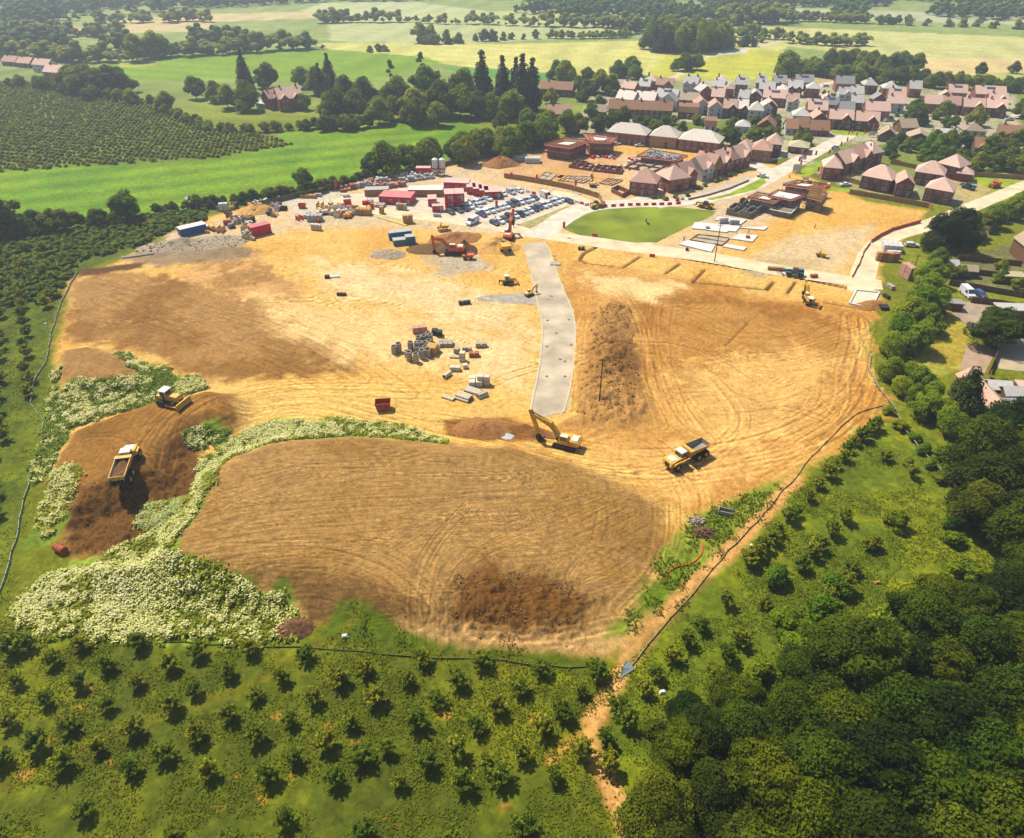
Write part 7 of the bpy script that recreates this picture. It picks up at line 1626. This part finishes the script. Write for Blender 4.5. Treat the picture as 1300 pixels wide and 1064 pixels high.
# coloured packs among the shells
random.seed(21)
for (x0, x1, y0, y1, n, cols, wh) in [(752, 786, 198, 202, 14, [REDPL, WHPL, REDPL], 'before the big shell'), (796, 812, 200, 208, 8, [REDPL, WHPL], 'left of the low crowded shell'), (1000, 1052, 236, 241, 14, [REDPL, WHPL, MESHO], 'behind the white floor shell'), (940, 965, 262, 270, 5, [REDPL, CREAM], 'beside the red railed shell'), (870, 905, 183, 188, 14, [REDPL, WHPL, CREAM], 'before the three brick blocks'), (780, 800, 212, 216, 6, [CREAM, DK], 'behind the footing grid')]:
    for k, x in enumerate(sorted(random.uniform(x0, x1) for _ in range(n))):
        y = random.uniform(y0, y1); mt_ = random.choice(cols); cn = {'red': 'red', 'white': 'white', 'orange': 'orange', 'cream': 'cream', 'dark': 'dark'}[mt_.name.split('_')[0]]
        m = MB(); s = random.uniform(.8, 1.3); m.box(0, 0, .1, s * 1.3, s, s * .8, tx=.9, ty=.9); m.box(0, 0, 0, s * 1.35, s * .8, .12); tag(link('material_pack', m, mt_, None, at(x, y), random.uniform(0, 3)), '%s pack of material %s, %s from left' % (cn, wh, nth(k + 1)), 'material pack', 'packs among the unfinished houses')
# details
r = thing('concrete_trough', 'open white concrete trough on the grass right of the mound', 'trough', at(921, 652), -.3); m = MB(); m.box(0, 0, 0, 2.6, 1.2, .15); [m.box(0, s * .55, .15, 2.6, .12, .7) for s in (-1, 1)]; m.box(-1.25, 0, .15, .12, 1., 1.); part('body', m, CONC, r)
r = thing('drum', 'rusty orange steel drum lying at the foot of the dirt slope', 'drum', at(78, 700), head((72, 694), (88, 704))); m = MB(); m.cyl((-1.1, 0, .7), (1.1, 0, .7), .7, .7, 16); part('shell', m, RUST, r); m = MB(); [m.cyl((q, 0, .7), (q + .06, 0, .7), .74, .74, 16) for q in (-.7, 0, .7)]; part('hoop', m, DK, r)
r = thing('board', 'pale blue board leaning across the footpath at the lower middle', 'board', at(794, 856), .7); m = MB(); m.add([(-1.2, 0, .1), (1.5, -.3, .1), (1.3, .9, 1.1), (0, .6, .9), (-1.2, 0, .15), (1.5, -.3, .15), (1.3, .9, 1.15), (0, .6, .95)], [(3,2,1,0),(4,5,6,7),(0,1,5,4),(1,2,6,5),(2,3,7,6),(3,0,4,7)]); part('sheet', m, cm('pale_blue', (196, 220, 214)), r)
m = MB(); pt = [at(*q) for q in smooth_line([(889,688),(893,700),(884,712),(872,718),(858,720),(848,726),(845,736)], 2)]; o0 = pt[0]
for a, b in zip(pt[:-1], pt[1:]): m.cyl((a[0]-o0[0], a[1]-o0[1], a[2]-o0[2]+.1), (b[0]-o0[0], b[1]-o0[1], b[2]-o0[2]+.1), .1, .1, 6)
tag(link('orange_hose', m, MESHO, None, o0), 'orange hose snaking over the grass right of the mound', 'hose')
for x, y, l in ((58,412,'small white boulder on the grass left of the site fence'), (438,808,'white stone on the grass before the brown mound'), (841,879,'small white bag among the meadow shrubs'), (955,693,'white bag on the dark cloth fence'), (212,318,'white sheet bundle at the rubble heap'), (1082,562,'pale board at the fence corner'), (1114,740,'brown log in the right-hand meadow')):
    m = MB(); m.add([(a * random.uniform(.35, .55) , b * random.uniform(.25, .45), c * .6 + .2) for a, b, c in [(-1,-1,-.3),(1,-1,-.3),(1,1,-.3),(-1,1,-.3),(-.6,-.6,.3),(.6,-.6,.35),(.5,.6,.3),(-.6,.5,.25)]], [(3,2,1,0),(4,5,6,7),(0,1,5,4),(1,2,6,5),(2,3,7,6),(3,0,4,7)]); tag(link('boulder', m, WHPL if 'white' in l else WOOD2, None, at(x, y)), l, 'stone')
r = thing('tarpaulin', 'white sheet and small generator on the sand in the upper left of the site', 'sheet', at(420, 352), .2); m = MB(); m.box(1.2, 0, .02, 3.2, 1.4, .35, tx=.7, ty=.7); part('sheet', m, WHPL, r); m = MB(); m.box(-1., -.3, 0, 1.4, 1., .9); part('generator', m, DK, r)
m = MB(); m.slab([(-2, -1), (1.8, -1.2), (2, .9), (-1.7, 1.1)], 0, .12); tag(link('steel_plate', m, GREYW, None, at(640, 553), -.5), 'grey steel road plate on the sand by the trench', 'plate')
m = MB(); m.slab([(-1.6, -1.2), (1.6, -1.2), (1.5, 1.2), (-1.6, 1.1)], 0, .3); tag(link('steel_plate', m, CONC, None, at(705, 335), 0), 'grey concrete plate right of the haul road', 'plate')
for x, y, w, h in ((1011, 219, 3.6, 3.4), (1019, 205, 2.6, 2.6), (1061, 195, 2.8, 2.4), (1106, 174, 3., 2.6), (1022, 231, 2.4, 2.)):
    r = thing('notice_board', 'blank white board beside the new road, at its %s' % {1011: 'lower end by the shells', 1019: 'bend', 1061: 'middle', 1106: 'upper end', 1022: 'lowest point'}[x], 'board', at(x, y), 0, 'white boards'); m = MB(); m.box(0, 0, .8, w, .1, h - .8); part('panel', m, WHPL, r); m = MB(); [m.box(s * w * .4, .1, 0, .12, .12, h) for s in (-1, 1)]; part('post', m, DK, r)
# kerbs of the haul road, manholes
for pts, l in (([(690,306),(698,318),(704,340),(715,368),(727,394),(731,420),(729,450),(726,480),(721,505),(715,524)], 'right'), ([(674,350),(680,372),(684,392),(689,412),(688,440),(684,470),(678,500),(673,524)], 'left')):
    W = PP(smooth_line(pts, 2)); m = MB()
    for a, b in zip(W[:-1], W[1:]): m.bar((*a, .06), (*b, .06), .4, .16)
    tag(link('kerb', m, KERB), kind='structure')
for i, (x, y) in enumerate([(695,407),(722,406),(706,423),(694,440),(725,438),(711,456),(717,459),(694,478),(717,478),(700,376),(703,325)]):
    X, Y = P(x, y); m = MB(); m.cyl((0, 0, 0), (0, 0, .16), .34, .34, 10); m.cyl((0, 0, .16), (0, 0, .2), .24, .24, 10); tag(link('manhole', m, STEEL, None, (X, Y, 0)), 'dark manhole frame on the concrete haul road, %s from the top' % nth(sorted([407,406,423,440,438,456,459,478,478.5,376,325]).index(y) + 1 if y != 478 else (10 if x < 700 else 11)), 'manhole', 'manholes on the haul road')
# people
def person(x, y, rz, label, h=1.75, shirt=None, legs=None, stride=.15, z=0.):
    X, Y, Z = at(x, y); r = bpy.data.objects.new('person', None); COL.objects.link(r); r.location = (X, Y, Z + z); r.rotation_euler[2] = rz; tag(r, label, 'person', 'workers on the site')
    J = [((0, 0, .95), .15), ((0, 0, 1.2), .14), ((0, 0, 1.42), .15), ((0, 0, 1.53), .06), ((.01, 0, 1.6), .08), ((.02, 0, 1.7), .10), ((0, .2, 1.40), .06), ((.05, .25, 1.12), .045), ((.2, .22, .92), .04), ((0, -.2, 1.40), .06), ((.03, -.25, 1.12), .045), ((.18, -.22, .9), .04), ((0, .1, .88), .1), ((stride * .6, .11, .48), .065), ((stride, .11, .07), .045), ((stride + .15, .12, .04), .04), ((0, -.1, .88), .1), ((-stride * .2, -.11, .48), .065), ((-stride, -.11, .07), .045), ((-stride + .15, -.12, .04), .04)]
    E = [(0,1),(1,2),(2,3),(3,4),(4,5),(2,6),(6,7),(7,8),(2,9),(9,10),(10,11),(0,12),(12,13),(13,14),(14,15),(0,16),(16,17),(17,18),(18,19)]
    me = bpy.data.meshes.new('body'); me.from_pydata([j[0] for j in J], E, []); o = link('body', me, SKIN, r); md = o.modifiers.new('skin', 'SKIN')
    for i, j in enumerate(J): me.skin_vertices[0].data[i].radius = (j[1], j[1])
    me.skin_vertices[0].data[0].use_root = True; s = o.modifiers.new('sub', 'SUBSURF'); s.levels = s.render_levels = 1
    m = MB(); m.cyl((0, 0, .9), (0, 0, 1.2), .2, .2, 10); m.cyl((0, 0, 1.2), (0, 0, 1.5), .21, .14, 10)
    for s_ in (-1, 1): m.cyl((0, s_ * .19, 1.44), (.05, s_ * .26, 1.12), .085, .07, 8)
    link('jacket', m, shirt or VEST, r); m = MB()
    for s_, d in ((1, stride), (-1, -stride)): m.cyl((0, s_ * .1, .95), (d * .5 + .02, s_ * .11, .5), .13, .1, 8); m.cyl((d * .5 + .02, s_ * .11, .5), (d, s_ * .11, .08), .1, .08, 8)
    link('trousers', m, legs or BLUET, r); m = MB(); m.cyl((.02, 0, 1.72), (.02, 0, 1.84), .14, .07, 10); m.cyl((.04, 0, 1.71), (.04, 0, 1.73), .17, .17, 10); link('helmet', m, WHPL, r); return r
person(820, 282, -.8, 'person in a white shirt walking with a mower on the oval lawn', shirt=WHPL, legs=BLUET, stride=.3)
r = thing('lawn_mower', 'dark push mower on the oval lawn in front of the person', 'mower', at(823, 285), -.8); m = MB(); m.box(0, 0, .15, .9, .6, .3, tx=.8); part('deck', m, DK, r); m = MB(); m.bar((-.4, 0, .4), (-1., 0, 1.), .4, .04); part('handle', m, BLK, r)
for x, y, l in ((629,280,'person in a yellow vest at the lower left of the car park'), (950,296,'person in a yellow vest beside the square slab'), (1034,290,'person standing alone on the sand right of the slabs'), (652,288,'person in a yellow vest below the car park'), (868,306,'person at the corner of the brown road'), (951,276,'person beside the grey block walls'), (1002,226,'person in a vest beside the new road'), (1010,222,'person in a vest under the white board')): person(x, y, random.uniform(0, 6), l)
# shrubs in front of the terrace
trees_at('shrub', [(845,254,1.4),(857,251,1.3),(872,249,1.4),(885,240,1.6),(895,236,1.5),(908,231,1.5),(914,229,1.4),(925,224,1.5),(938,219,1.5),(830,252,1.2),(1045,216,1.4)], 'low dark shrub planted before the brick terrace, {} from the left', 'shrubs before the terrace', 'shrub', 1.5, 3.2)
def gardens(kind, poly, n, hs, label, group, seed):
    W = PP(poly); r = random.Random(seed); pts = []
    while len(pts) < n:
        x, y = r.uniform(W[:, 0].min(), W[:, 0].max()), r.uniform(W[:, 1].min(), W[:, 1].max())
        if sdpoly(W, np.array([x]), np.array([y]))[0] < 0: continue
        if any(math.hypot(x - a, y - b) < c + 1.2 for a, b, c in HOUSES): 
            if r.random() < .97: continue
        px = inv(x, y)
        if px[0] < 1298: pts.append((px[0], px[1], r.uniform(*hs)))
    trees_at(kind, pts, label, group, 'bush' if hs[1] < 4.5 else 'tree', 1.15)
gardens('glight', [(1125,182),(1180,176),(1300,180),(1300,232),(1200,214),(1130,204)], 26, (2.2, 5), 'light green garden bush among the bungalows, {} from left', 'garden bushes', 3)
gardens('gmid', [(1125,182),(1180,176),(1300,180),(1300,234),(1200,216),(1130,206)], 18, (2.5, 6), 'dark garden bush or small tree among the bungalows, {} from left', 'garden bushes', 4)
gardens('gmid', [(770,160),(860,156),(960,160),(1030,168),(1030,186),(960,184),(870,172)], 20, (3, 6.5), 'garden tree in the strip above the brick blocks, {} from left', 'garden strip', 5)
gardens('glight', [(860,150),(1000,160),(1120,160),(1120,128),(1000,112),(830,120)], 26, (1.8, 3.6), 'small garden bush between the village houses, {} from left', 'village bushes', 6)
gardens('gmid', [(1205,312),(1300,290),(1300,372),(1205,360)], 6, (2, 4.5), 'garden bush in the fenced gardens on the right, {} from left', 'fenced garden bushes', 7)
gardens('glight', [(1250,478),(1300,478),(1300,532),(1250,532)], 8, (1.5, 3), 'bush in the lower gardens on the right, {} from left', 'lower garden bushes', 8)
def ridge_rocks():
    X, Y = scatter([(752,395),(775,380),(803,388),(806,440),(820,512),(770,540),(728,520),(740,470)], 1500, 1, .5, 77); Z = relief(X, Y); m = MB(); r = random.Random(4)
    for x, y, z in zip(X, Y, Z): s = r.uniform(.1, .34); m.box(x, y, z - .05, s * 1.5, s, s * .7, r.uniform(0, 3), tx=.7, ty=.7)
    tag(link('stones', m, SOILM), 'stones and clods strewn over the spoil ridge', 'stones', kind='stuff')
    for pg, z, n, sd in (([(575,735),(700,730),(765,765),(735,800),(640,812),(560,800)], 2, 1600, 5), ([(90,645),(130,622),(190,600),(240,560),(250,640),(190,672),(130,700),(75,695)], 1, 1400, 6), ([(560,535),(690,545),(685,560),(600,562)], 0, 300, 7), ([(380,770),(480,790),(700,822),(800,815),(780,826),(560,826)], 0, 500, 8)):
        X, Y = scatter(pg, n, z, .2, sd); Z = relief(X, Y); m = MB()
        for x, y, zz in zip(X, Y, Z): s = r.uniform(.07, .2); m.box(x, y, zz - .06, s * 1.3, s, s * .8, r.uniform(0, 3), tx=.7, ty=.7)
        tag(link('clods', m, SOILM), 'loose clods of soil, %s' % {5: 'on the lower slope of the brown mound', 6: 'on the tipping slope at the left', 7: 'along the excavator trench', 8: 'along the foot of the brown mound'}[sd], 'clods', kind='stuff')
ridge_rocks()
# ================================================================ camera, light, air
cam = bpy.data.cameras.new('camera'); co = bpy.data.objects.new('camera', cam); COL.objects.link(co)
co.location = (0, 0, CH); co.rotation_euler = (math.pi / 2 - PT, 0, 0)
cam.sensor_fit = 'HORIZONTAL'; cam.sensor_width = 36.; cam.lens = 36. * FL / 1300.
cam.shift_y = -(532 - CY) / 1300.; cam.clip_start = 1; cam.clip_end = 20000
SC.camera = co
SUN = Vector((-.62, .60, 0)).normalized() * math.cos(math.radians(57)) + Vector((0, 0, math.sin(math.radians(57))))
sl = bpy.data.lights.new('sun', 'SUN'); sl.energy = 4.8; sl.angle = math.radians(.5); sl.color = (1., .93, .80)
so_ = bpy.data.objects.new('sun', sl); COL.objects.link(so_); so_.rotation_euler = SUN.to_track_quat('Z', 'Y').to_euler()
so_.location = (-100, 100, 200)
w = bpy.data.worlds.new('World'); SC.world = w; w.use_nodes = True
sk = w.node_tree.nodes.new('ShaderNodeTexSky'); sk.sky_type = 'NISHITA'; sk.sun_disc = False
sk.sun_elevation = math.radians(57); sk.sun_rotation = math.atan2(SUN.x, SUN.y)
bg = w.node_tree.nodes['Background']; bg.inputs['Strength'].default_value = .095
w.node_tree.links.new(sk.outputs[0], bg.inputs['Color'])
SC.view_settings.view_transform = 'Standard'; SC.view_settings.look = 'None'; SC.view_settings.exposure = .7; SC.view_settings.gamma = 1
SC.cycles.max_bounces = 4; SC.cycles.diffuse_bounces = 2; SC.cycles.glossy_bounces = 2; SC.cycles.transmission_bounces = 3; SC.cycles.volume_bounces = 0; SC.cycles.transparent_max_bounces = 4
hz = MB(); hz.box(0, 3900, -1.6, 12000, 8600, 100.)
ho = link('haze', hz); tag(ho, kind='stuff')
hm = bpy.data.materials.new('haze_air'); hm.use_nodes = True; ht = hm.node_tree; ht.nodes.clear()
hv = ht.nodes.new('ShaderNodeVolumePrincipled'); hv.inputs['Color'].default_value = (.80, .88, 1., 1); hv.inputs['Density'].default_value = .00026; hv.inputs['Anisotropy'].default_value = .3
hout = ht.nodes.new('ShaderNodeOutputMaterial'); ht.links.new(hv.outputs[0], hout.inputs['Volume'])
ho.data.materials.append(hm)
